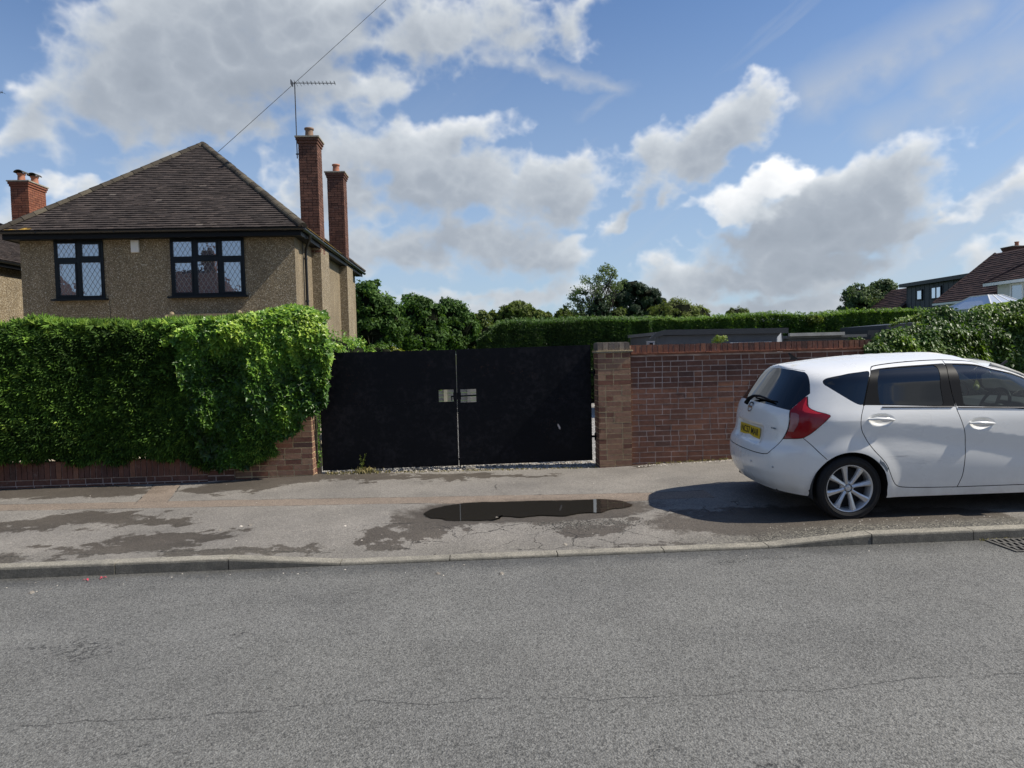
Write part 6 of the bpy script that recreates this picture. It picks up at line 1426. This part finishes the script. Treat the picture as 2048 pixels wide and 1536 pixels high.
ghood = [side_u(3.44, .30), side_u(3.50, .62), side_u(3.45, .84), side_u(3.2, .93), side_u(3.05, .98)]
GAPS = [(smooth_open(g), w) for g, w in ((gb, .0075), (gr_, .0075), (gf, .0075), (gt_, .005), (gt, .008), (gbm, .006), (ghood, .006))]
AR1, AR2 = (ARC[0], ARC[1], .362), (3.345, ARC[1], .362)
V0 = .19
def bot(u):     # lower edge of the body
    return V0+.03*(u < .8)*1.0
# arch outlines in parameter space
def arch_poly(a):
    pts = [side_u(a[0]-a[2], V0-.03)]
    for t_ in np.linspace(math.pi, 0, 26): pts.append(side_u(a[0]+a[2]*math.cos(t_), a[1]+a[2]*math.sin(t_)))
    pts.append(side_u(a[0]+a[2], V0-.03)); return pts
REG['arch_r'] = arch_poly(AR1); REG['arch_f'] = arch_poly(AR2)
DOORR = gr_[::-1][:]+gb[1:]; DOORF = gf+gb[::-1][1:-1]
def inset_poly(pts, w):
    a = np.array(dens_poly(pts, .012)); d = np.roll(a, -1, 0)-np.roll(a, 1, 0); d /= np.linalg.norm(d, axis=1, keepdims=True)+1e-9; n = np.stack([-d[:, 1], d[:, 0]], 1)
    area = np.sum(a[:, 0]*np.roll(a[:, 1], -1)-a[:, 1]*np.roll(a[:, 0], -1)); q = a+n*w*(1 if area > 0 else -1)
    q = np.array([p for p in q if np.min(np.linalg.norm(a-p, axis=1)) > w*.8]); return [tuple(p) for p in q]
def build_shell():
    V = []; E = []
    def addline(pts, close):
        b = len(V); V.extend(pts); n = len(pts)
        E.extend([(b+i, b+i+1) for i in range(n-1)]+([(b+n-1, b)] if close else []))
    outer = [(0, V0+.035), (.55, V0+.035), (.75, V0+.025), (.84, V0+.02), (.9, V0), (U1-.8, V0), (U1, V0+.02), (U1, VT), (0, VT)]
    addline(dens_poly(outer, .04), True)
    addline(dens_poly(inset_poly(REG['tail'], .006), .012), True)
    for k, pl_ in REG.items():
        if k in ('arch_r', 'arch_f'): addline(dens_poly([p for p in pl_ if p[1] > V0+.002], .03, False), False)
        else: addline(dens_poly(pl_, .03), True)
    for g, w in GAPS:
        g = dens_poly(g, .03, False); ga = np.array(g); d = np.gradient(ga, axis=0); d /= np.linalg.norm(d, axis=1, keepdims=True)+1e-9; nn = np.stack([-d[:, 1], d[:, 0]], 1)
        for s_ in (-1, 1): addline([tuple(q) for q in ga+nn*s_*w/2], False)
    cons = np.array(V)
    gu = np.arange(.015, U1-.01, .032); gv = np.r_[np.arange(V0+.02, 1.26, .019), np.linspace(1.27, VT-.004, 16)]
    gg = np.stack(np.meshgrid(gu, gv), -1).reshape(-1, 2); hx_ = [side_u(h[0], h[1]) for h in HANDLES]
    gg = np.vstack([gg]+[np.stack(np.meshgrid(np.arange(h[0]-.16, h[0]+.16, .0145), np.arange(h[1]-.07, h[1]+.07, .0105)), -1).reshape(-1, 2)+.003 for h in hx_])
    keep = []
    for i in range(0, len(gg), 2000):
        c = gg[i:i+2000]; keep.append(np.min(np.linalg.norm(c[:, None]-cons[None], axis=2), axis=1) > .011)
    gg = gg[np.concatenate(keep)]; gg = gg[(gg[:, 1] > V0+.045) | (gg[:, 0] > .95)]
    V2 = [Vector(p) for p in V]+[Vector(p) for p in gg]
    vo, eo, fo, *_ = geometry.delaunay_2d_cdt(V2, E, [], 1, 1e-5)
    uv = np.array([(p[0], p[1]) for p in vo]); return uv, np.array([f for f in fo if len(f) == 3])
UV, TF = build_shell(); CEN = UV[TF].mean(1)
def inreg(k): return poly_mask(CEN[:, 0], CEN[:, 1], REG[k] if isinstance(k, str) else k)
isgap = np.zeros(len(CEN), bool)
for g, w in GAPS:
    ga = np.array(dens_poly(g, .006, False)); 
    for i in range(0, len(CEN), 3000):
        c = CEN[i:i+3000]; isgap[i:i+3000] |= np.min(np.linalg.norm(c[:, None]-ga[None], axis=2), axis=1) < w/2*1.02+.0006
lab = np.full(len(CEN), 'body', object)
ub = UV[TF][:, :, 1].max(1)
lab[inreg([(0,.05),(0,.579),(.15,.579),(.4476,.5845),(.5148,.5939),(.5446,.6219),(.5745,.6639),(.6267,.7527),(.8281,.7761),(.9326,.7013),(1.037,.6312),(1.0967,.5798),(1.12,.4),(1.0,.05)])] = 'bumper'
lab[inreg([(0,.579),(.15,.579),(.3059,.5798),(.4476,.5845),(.5148,.5939),(.5446,.6219),(.5745,.6639),(.5969,.7013),(.6267,.7527),(.6565,.8135),(.6789,.8695),(.6790,.963),(.666,1.0331),(.63,1.05),(0,1.08)])] = 'tailgate'
lab[(CEN[:, 0] < .640) & (CEN[:, 1] > 1.46) & (CEN[:, 1] < 1.515)] = 'spoiler'
lab[inreg(DOORR)] = 'doorr'; lab[inreg(DOORF)] = 'doorf'
for k, n_ in (('rblack', 'rblack'), ('fblack', 'fblack')): lab[inreg(k)] = n_
pillar = (CEN[:, 1] > 1.062) & (CEN[:, 1] < 1.452)
lab[pillar & (lab == 'doorr') & (CEN[:, 0] > 2.28)] = 'rblack'; lab[pillar & (lab == 'doorf') & (CEN[:, 0] < 2.46)] = 'fblack'
lab[(CEN[:, 1] > 1.085) & (CEN[:, 1] < 1.425) & (lab == 'doorr') & (CEN[:, 0] < 1.52)] = 'rblack'
lab[(CEN[:, 1] > 1.085) & (CEN[:, 1] < 1.425) & (lab == 'body') & (CEN[:, 0] < 1.44) & (CEN[:, 0] > 1.385)] = 'bblack'
lab[isgap] = 'gap'
for k in ('quarter', 'rglass', 'fglass', 'rear', 'screen', 'tail', 'headlight', 'grille', 'patch'): lab[inreg(k) & ((~isgap) | (k in ('quarter', 'rear', 'tail')))] = k
lab[inreg('tail_in')] = 'tail_in'; lab[inreg('tail_band') & (lab == 'tail')] = 'tail_band'
tb_ = np.array(dens_poly(REG['tail'], .004)); tc_ = np.where(np.isin(lab, ['tail', 'tail_in', 'tail_band']))[0]; dd_ = np.min(np.linalg.norm(CEN[tc_][:, None]-tb_[None], axis=2), axis=1); lab[tc_[dd_ < .0065]] = 'tail_rim'
hole = (inreg('arch_r') | inreg('arch_f')); lab[hole] = 'hole'
lab[CEN[:, 1] < V0+.001] = 'hole'; lab[(CEN[:, 0] < .75) & (CEN[:, 1] < V0+.034)] = 'hole'
X3, Y3, Z3 = S(UV[:, 0], UV[:, 1]); P3 = np.stack([X3, -Y3, Z3], 1)   # near flank is -y
NR = S_normal(UV[:, 0], UV[:, 1]); NR[:, 1] *= -1
cc = np.array((2.0, 0, .75)); sg = np.sign(np.sum(NR*(P3-cc), 1)); sg[sg == 0] = 1; NR *= sg[:, None]
car = empty('parked_car', (CARX, CARY, CARZ), 'white five-door hatchback parked on the pavement in front of the brick wall', 'car'); car.rotation_euler = (CT, 0, 0)
def panel(name, labels, mats, parent=None, sides=(1, -1), off=0.0, edge=None, join=True, matmap=None):
    res = []; Vs = []; Fs = []; Ns = []; Ms = []; base = 0
    for s_ in sides:
        f = TF[np.isin(lab, labels)]; l_ = lab[np.isin(lab, labels)]
        if not len(f): continue
        ids, inv_ = np.unique(f, return_inverse=True); f = inv_.reshape(f.shape); p = P3[ids].copy(); nn = NR[ids].copy()
        o_ = np.full(len(p), off)
        if edge:      # bulge away from the rim
            ee = np.sort(np.concatenate([f[:, [0, 1]], f[:, [1, 2]], f[:, [2, 0]]]), 1); uq, cnt = np.unique(ee, axis=0, return_counts=True); bd = np.unique(uq[cnt == 1]); q = UV[ids]
            dd = np.min(np.linalg.norm(q[:, None]-q[bd][None], axis=2), axis=1); o_ = off+edge*np.minimum(1, dd/.02)**.5
        p = p+nn*o_[:, None]
        if s_ < 0: p = p*np.array((1, -1, 1)); nn = nn*np.array((1, -1, 1))
        a = p[f[:, 1]]-p[f[:, 0]]; b = p[f[:, 2]]-p[f[:, 0]]; fl = np.sum(np.cross(a, b)*nn[f[:, 0]], 1) < 0; f[fl] = f[fl][:, ::-1]
        Vs.append(p); Fs.append(f+base); Ns.append(nn); Ms.append(np.array([matmap.get(x, 0) for x in l_]) if matmap else np.zeros(len(f), int)); base += len(p)
    o = mesh_np(name, np.vstack(Vs), [np.vstack(Fs)], mats, None, np.concatenate(Ms), True, parent or car, np.vstack(Ns)); return o
body = panel('body', ['body', 'patch', 'bblack'], [M['car_white'], M['primer'], M['car_black']], matmap={'patch': 1, 'bblack': 2})
panel('panel_gap', ['gap'], M['car_gap'], body, off=-.007)
panel('spoiler', ['spoiler'], M['car_white'], body)
bump_ = panel('rear_bumper', ['bumper'], M['car_white'])
tg = panel('tailgate', ['tailgate'], M['car_white'])
panel('rear_window', ['rear'], M['glass_dark'], tg, off=-.001)
panel('windscreen', ['screen'], M['glass_clear'], None, off=-.002)
panel('grille', ['grille'], M['car_black'], None, off=-.002)
for s_ in (1, -1):
    d = panel('door', ['doorr', 'rblack'], [M['car_white'], M['car_black']], sides=(s_,), matmap={'rblack': 1}); panel('window', ['rglass'], M['glass_dark'], d, (s_,), off=-.004)
    doorr = d if s_ == 1 else doorr
    d = panel('door', ['doorf', 'fblack'], [M['car_white'], M['car_black']], sides=(s_,), matmap={'fblack': 1}); panel('window', ['fglass'], M['glass_clear'], d, (s_,), off=-.004)
    doorf = d if s_ == 1 else doorf
    panel('quarter_window', ['quarter'], M['glass_dark'], None, (s_,), off=-.003)
    tl = panel('tail_light', ['tail', 'tail_band', 'tail_rim'], [M['tail_red'], M['tail_hi'], M['car_black']], None, (s_,), off=.000, edge=.014, matmap={'tail_band': 1, 'tail_rim': 2}); panel('reversing_lens', ['tail_in'], M['tail_pink'], tl, (s_,), off=.004, edge=.006)
    panel('headlight', ['headlight'], M['chrome'], None, (s_,), off=.002)
def at_side(x, z, off=0.0, s_=1):
    u, v = side_u(x, z); p = np.array(S(np.array([u]), np.array([v]))).ravel(); n = S_normal(np.array([u]), np.array([v]))[0]; n = n if n[1] > 0 else -n
    q = p+n*off; return np.array((q[0], -s_*q[1], q[2]))
# handles with their dished recess
for s_ in (1, -1):
    for (hx, hz, dr) in ((1.03, .949, doorr), (2.015, .888, doorf)):
        dpar = [o for o in car.children if o.name.startswith('door')]
        par = dr if s_ == 1 else sorted(dpar, key=lambda o: o.name)[2 if dr is doorr else 3]
        mb = MB(); n = 28; vs = []; rings = [(1.0, .0012, 0), (.93, .0025, 0), (.8, .0016, 1), (.4, .0012, 1), (0.01, .0012, 1)]
        for (rr, off, _) in rings:
            for j in range(n): t_ = 2*math.pi*j/n; ex = math.copysign(abs(math.cos(t_))**.9, math.cos(t_)); vs.append(at_side(hx+.132*rr*ex, hz-.003+.056*rr*math.sin(t_), off, s_))
        M.setdefault('dish', simple('sensor_grey', (.40, .41, .42), .5))
        mb = MB(); pts = [at_side(hx-.125+.25*t_, hz+.004-.012*t_, .004+.020*math.sin(math.pi*min(1, max(0, t_)))**.5+dimple(hx-.125+.25*t_, hz+.004-.012*t_), s_) for t_ in np.linspace(0, 1, 11)]
        mb.tube(pts, [.008, .0125, .0155, .016, .0155, .015, .0145, .0145, .014, .012, .008], 10); mb.build('handle', M['car_white'], par)
# window-sill brightwork
for s_, pr in ((1, 1), (-1, 1)):
    mb = MB()
    for (xa, xb, za, zb) in ((1.06, 1.74, 1.068, 1.052), (1.80, 2.98, 1.046, 1.006)):
        pts = [at_side(xa+(xb-xa)*t_, za+(zb-za)*t_-.006, .004, s_) for t_ in np.linspace(0, 1, 12)]; mb.tube(pts, .0065, 6)
    mb.build('sill_strip', M['metal_grey'], car)
# plate, badge, letters, wiper, sensors
def rear_pt(y, z, off=0.0):
    us = np.linspace(0, .66, 300); X, Y, Z = S(us, np.full(300, z)); i = int(np.argmin(np.abs(Y-abs(y)))); return np.array((X[i]-off, -y, z))
pc = rear_pt(0, .755); tl_ = .07
pm = MB(); pm.box(-.0, .006, -.26, .26, -.0555, .0555); plate = pm.build('number_plate', M['plate_yellow'], tg, bevel=.002); plate.location = (pc[0]-.006, 0, .757); plate.rotation_euler = (0, tl_, 0)
def text_mesh(name, body_, size, mat, parent, loc, rot, sx=1.0, ext=.0006, bold=.0):
    c = bpy.data.curves.new(name, 'FONT'); c.body = body_; c.size = size; c.extrude = ext; c.align_x = 'CENTER'; c.align_y = 'CENTER'; c.offset = bold; o = bpy.data.objects.new(name+'_t', c); COL.objects.link(o)
    dg = bpy.context.evaluated_depsgraph_get(); me = bpy.data.meshes.new_from_object(o.evaluated_get(dg)); bpy.data.objects.remove(o); me.materials.clear(); me.materials.append(mat)
    for v in me.vertices: v.co.x *= sx
    q = link_mesh(name, me, parent); q.location = loc; q.rotation_euler = rot; return q
rot_rear = (R_(90), 0, R_(-90))
text_mesh('registration_letters', 'NC57 MAR', .098, M['plate_black'], plate, (-.0012, 0, -.001), rot_rear, .98, .0006, .0012)
ec = rear_pt(0, 1.006, .004); mb = MB()
for k in range(28):
    a0, a1 = 2*math.pi*k/28, 2*math.pi*(k+1)/28
    mb.bar((0, .050*math.cos(a0), .050*math.sin(a0)), (0, .050*math.cos(a1), .050*math.sin(a1)), .012, .008, upv=(1, 0, 0))
mb.box(-.006, .003, -.055, .055, -.010, .010); em = mb.build('emblem', M['chrome'], tg); em.location = ec; em.rotation_euler = (0, .35, 0)
bc = rear_pt(.49, .845, .003); bm = MB(); bm.box(-.002, .001, -.052, .052, -.004, .004); bd = text_mesh('badge', 'PURE DRIVE', .022, simple('badge_blue', (.03, .10, .15), .3, .3), tg, (bc[0], bc[1], bc[2]), (R_(90), 0, R_(-90)+.16), 1.0, .001)
mb = MB(); bb = [rear_pt(y, 1.078-.0*abs(y), .022) for y in (.02, .1, .2, .3, .40)]; mb.tube([np.array((.085, .085, 1.035)), np.array((.105, .055, 1.085)), np.array((.125, -.02, 1.122)), np.array((.140, -.14, 1.132)), np.array((.150, -.27, 1.122)), np.array((.165, -.39, 1.105))], [.026, .022, .016, .013, .011, .008], 8)
mb.tube([np.array((rear_pt(y, 1.10, .006)[0], -y, 1.10)) for y in np.linspace(.0, .42, 8)], .007, 5); mb.build('wiper', M['car_black'], tg)
for s_ in (1, -1):
    for y in (.24, .575):
        q = rear_pt(y, .475); mb = MB(); mb.lathe([(0, -.002), (.011, -.002), (.011, .003), (0, .003)], (0, 0, 0), axis='y', n=14); o = mb.build('parking_sensor', M['dish'], bump_); o.location = (q[0], -s_*abs(q[1]), q[2]); o.rotation_euler = (0, 0, R_(90)+s_*(.06 if y < .4 else .45))
mb = MB(); pts = [rear_pt(y, .262, .004) for y in np.linspace(-.70, .70, 15)] if False else None
q0 = (2.05*0+.60); tz = float(_zr(np.array(.55)))+.0
mb = MB(); ab = MB(); mb.prism([(.52, -.012, 1.485), (.62, -.012, 1.494), (.565, -.004, 1.525), (.515, -.002, 1.565), (.505, -.002, 1.56), (.53, -.008, 1.51)], (0, .016, 0)); mb.build('antenna', M['car_black'], car)
# lower lip of the bumper and floor
mb = MB(); mb.box(.42, 3.9, -.62, .62, .20, .34); 
for s_ in (1, -1):
    mb.box(1.12, 2.97, *sorted((s_*.62, s_*.775)), .20, .30)
mb.prism([(.17, -.50, .20), (.17, .50, .20), (.42, .60, .19), (.42, -.60, .19)], (0, 0, .09)); mb.build('underbody', M['alloy_dark'], car)
for a in (AR1, AR2):
    for s_ in (1, -1):
        mb = MB(); n = 22; vs = []
        for y in (.40, .815):
            for j in range(n): t_ = -.25+(math.pi+.5)*j/(n-1); vs.append((a[0]+(a[2]+.004)*math.cos(t_), -s_*y, a[1]+(a[2]+.004)*math.sin(t_)))
        mb.add(vs, [(j, j+1, n+j+1, n+j) for j in range(n-1)]+[tuple(range(n))], 0); mb.build('wheel_arch_liner', M['alloy_dark'], car)
# wheels
def make_wheel():
    w = bpy.data.objects.new('wheel', None); COL.objects.link(w); w.empty_display_size = .1
    mb = MB(); R, r = .315, .229
    mb.lathe([(r-.006, -.082), (r+.012, -.097), (r+.045, -.103), (R-.022, -.096), (R-.006, -.082), (R, -.06), (R+.002, -.02), (R, -.018), (R+.002, -.016), (R+.002, .02), (R, .022), (R+.002, .024), (R, .06), (R-.01, .085), (R-.04, .10), (r, .09)], (0, 0, 0), 'y', 64)
    for rr in (r+.03, r+.06): mb.lathe([(rr-.003, -.1005), (rr, -.1045), (rr+.003, -.1005)], (0, 0, 0), 'y', 64)
    mb.build('tyre', M['rubber'], w)
    mb = MB(); mb.lathe([(r-.018, -.060), (r-.012, -.080), (r-.004, -.088), (r+.004, -.084), (r+.002, -.07), (r-.006, -.05), (r-.02, -.04), (r-.03, .07), (r-.034, .07), (r-.026, -.04), (r-.018, -.060)], (0, 0, 0), 'y', 72)
    for k in range(8):
        a = R_(12+45*k+(-3 if k % 2 else 3)); c, s_ = math.cos(a), math.sin(a); ry = lambda rad, wd, y: (rad*c-wd*s_, y, rad*s_+wd*c); vs = []
        tw = .008*(1 if k % 2 else -1)
        for rad, w0, yt, sk in ((.040, .020, -.056, 0), (.075, .019, -.062, 0), (.13, .022, -.070, tw*.4), (.18, .028, -.076, tw), (.216, .034, -.078, tw*1.3)):
            vs += [ry(rad, -w0+sk, yt+.022), ry(rad, -w0*.8+sk, yt+.003), ry(rad, sk*1.3+.2*w0*(1 if k % 2 else -1), yt-.006), ry(rad, w0*.8+sk, yt+.003), ry(rad, w0+sk, yt+.022)]
        mb.add(vs, [(i*5+j, i*5+j+1, (i+1)*5+j+1, (i+1)*5+j) for i in range(4) for j in range(4)], 0)
    mb.lathe([(0, -.060), (.026, -.060), (.030, -.056), (.032, -.048), (.058, -.046), (.066, -.040), (.07, -.02)], (0, 0, 0), 'y', 32)
    mb.lathe([(.0235, -.0595), (.0255, -.064), (.0285, -.0595)], (0, 0, 0), 'y', 24); mb.box(-.026, .026, -.0635, -.059, -.0055, .0055)
    mb.build('rim', M['alloy'], w)
    mb = MB(); mb.lathe([(.0, .0), (.19, .0), (.19, .05)], (0, 0, 0), 'y', 40)
    for k in range(4): a = R_(90*k-5); mb.lathe([(.0, -.036), (.0075, -.036), (.0085, -.040), (.0125, -.047), (.014, -.047)], (.050*math.cos(a), -.0, .050*math.sin(a)), 'y', 12)
    mb.build('brake_disc', M['alloy_dark'], w); return w
wl = make_wheel(); first = True
for (x, s_) in ((.745, 1), (3.345, 1), (.745, -1), (3.345, -1)):
    w = wl if first else copy_tree(wl); first = False
    w.parent = car; w.location = (x, -s_*.732, .29); w.rotation_euler = (0, 0, 0) if s_ == 1 else (0, 0, math.pi)
# inside the car
mb = MB(); mb.box(.35, 3.3, -.70, .70, .33, .36); mb.box(.30, .95, -.55, .55, .36, .93); mb.build('floor', M['car_in'], car)
def seat(x, y, wd, name='seat'):
    mb = MB(); mb.box(x, x+.50, y-wd/2, y+wd/2, .42, .58); mb.prism([(x-.02, y-wd/2, .52), (x+.13, y-wd/2, .52), (x-.10, y-wd/2, 1.12), (x-.22, y-wd/2, 1.10)], (0, wd, 0))
    for yy in ((y,) if wd < .7 else (y-.38, y+.38)): mb.prism([(x-.235, yy-.13, 1.13), (x-.14, yy-.13, 1.14), (x-.17, yy-.13, 1.31), (x-.25, yy-.13, 1.30)], (0, .26, 0))
    mb.build(name, M['car_seat'], car, bevel=.03, seg=3)
seat(2.02, -.36, .50); seat(2.02, .36, .50); seat(1.10, 0, 1.2)
mb = MB(); mb.prism([(2.62, -.68, .55), (2.62, -.68, .93), (2.78, -.68, .985), (3.32, -.66, .99), (3.32, -.66, .55)], (0, 1.36, 0)); mb.box(2.66, 2.80, -.52, -.20, .98, 1.035); mb.build('dashboard', M['car_in'], car, bevel=.02)
mb = MB(); sc_ = np.array((2.50, -.36, .99)); ax = np.array((-math.cos(.42), 0, math.sin(.42))); e1 = np.array((0, 1.0, 0)); e2 = np.cross(ax, e1); ring = [sc_+.185*(e1*math.cos(t_)+e2*math.sin(t_)) for t_ in np.linspace(0, 2*math.pi, 33)]
mb.tube(ring, .0155, 8, cap=False); mb.tube([sc_-ax*.05, sc_-ax*.32], .03, 8); mb.lathe([(0, -.03), (.06, -.03), (.07, 0), (.05, .03), (0, .035)], tuple(sc_-ax*.03), 'z', 16)
for t_ in (0, math.pi, -math.pi/2*1.0): mb.bar(sc_-ax*.02, sc_+.18*(e1*math.cos(t_)+e2*math.sin(t_)), .035, .012, upv=tuple(ax))
mb.build('steering_wheel', M['car_black'], car)
mb = MB(); mb.box(2.78, 2.83, -.12, .12, 1.30, 1.36); mb.bar((2.82, 0, 1.36), (2.9, 0, 1.42), .02); mb.build('rear_view_mirror', M['car_in'], car)
for s_ in (1, -1):     # pale pillar trim seen through the glass on the far side
    mb = MB(); pts = [np.array((x, -s_*y, z)) for x, y, z in ((3.12, .68, 1.00), (2.85, .655, 1.17), (2.55, .60, 1.33), (2.3, .55, 1.42))]
    mb.tube(pts, .022, 6); mb.build('pillar_trim', M['car_trim_pale'], car)
for s_ in (1, -1):
    mb = MB(); q = at_side(2.93, 1.02, .0, s_); mb.obox(q+np.array((-.06, -s_*.03-(0.0 if s_ > 0 else 0), -.02)), (1, 0, 0), (0, -s_, 0), (0, 0, 1), .13, .17, .13); mb.bar(q, q+np.array((0, -s_*.06, .02)), .04); mb.build('door_mirror', M['car_white'], car, bevel=.03, seg=3)
# headlining closes the roof from inside
mb = MB(); mb.box(.9, 2.3, -.44, .44, 1.40, 1.412); mb.build('headlining', M['car_trim_pale'], car)
# pear-shaped air freshener hanging behind the windscreen
af = P(1953, 769, 7.30); mb = MB(); n = 20; prof = [(0, -.060), (.022, -.056), (.034, -.040), (.037, -.022), (.032, -.002), (.022, .018), (.016, .034), (.008, .043), (0, .045)]
prof = [(r*1.0, z*1.0) for r, z in prof]; vs = []; fs = []
for y_ in (-.006, .006):
    for (r, z) in prof: vs.append((r, y_, z))
    for (r, z) in prof[::-1][1:-1]: vs.append((-r, y_, z))
k = len(vs)//2; fs = [tuple(range(k-1, -1, -1)), tuple(range(k, 2*k))]+[(i, (i+1) % k, k+(i+1) % k, k+i) for i in range(k)]
mb.add(vs, fs, 0)
fo = mb.build('air_freshener', simple('freshener_yellow', (.62, .62, .16), .6)); fo.location = af
m2 = MB(); m2.lathe([(0, -.009), (.02, -.009), (.024, -.0065), (.0, -.0064)], (0, 0, -.024), 'y', 20); m2.tube([(0, 0, .045), (0, 0, .13)], .0012, 4); m2.build('string', simple('freshener_pale', (.72, .68, .42), .6), fo)
tag(fo, 'yellow pear-shaped air freshener hanging inside the white car', 'air freshener')

for o in [body, tg, bump_]+[c for c in car.children if c.name.startswith('door') and c.type == 'MESH']:
    try: o.cycles.shadow_terminator_geometry_offset = .25; o.cycles.shadow_terminator_offset = .15
    except Exception: pass
# ------------------------------------------------------------------ groups of look-alike kinds
GR = {'broadleaf_tree': 'trees in the gardens behind the gate and wall', 'garden_bush': 'bushes in the gardens behind the gate and wall', 'flat_roofed_shed': 'flat-roofed sheds behind the brick wall',
      'gate_pier': 'brick piers either side of the gate', 'clipped_hedge': 'clipped hedges across the gardens', 'wall_weed': 'weeds on top of the brick wall', 'tv_aerial': 'television aerials on the chimneys',
      'fallen_petals': 'fallen petals by the kerb', 'detached_house': 'pebbledash houses on the left'}
for o in list(scene.objects):
    if o.parent is None:
        k = o.name.split('.')[0]
        if k in GR: o['group'] = GR[k]
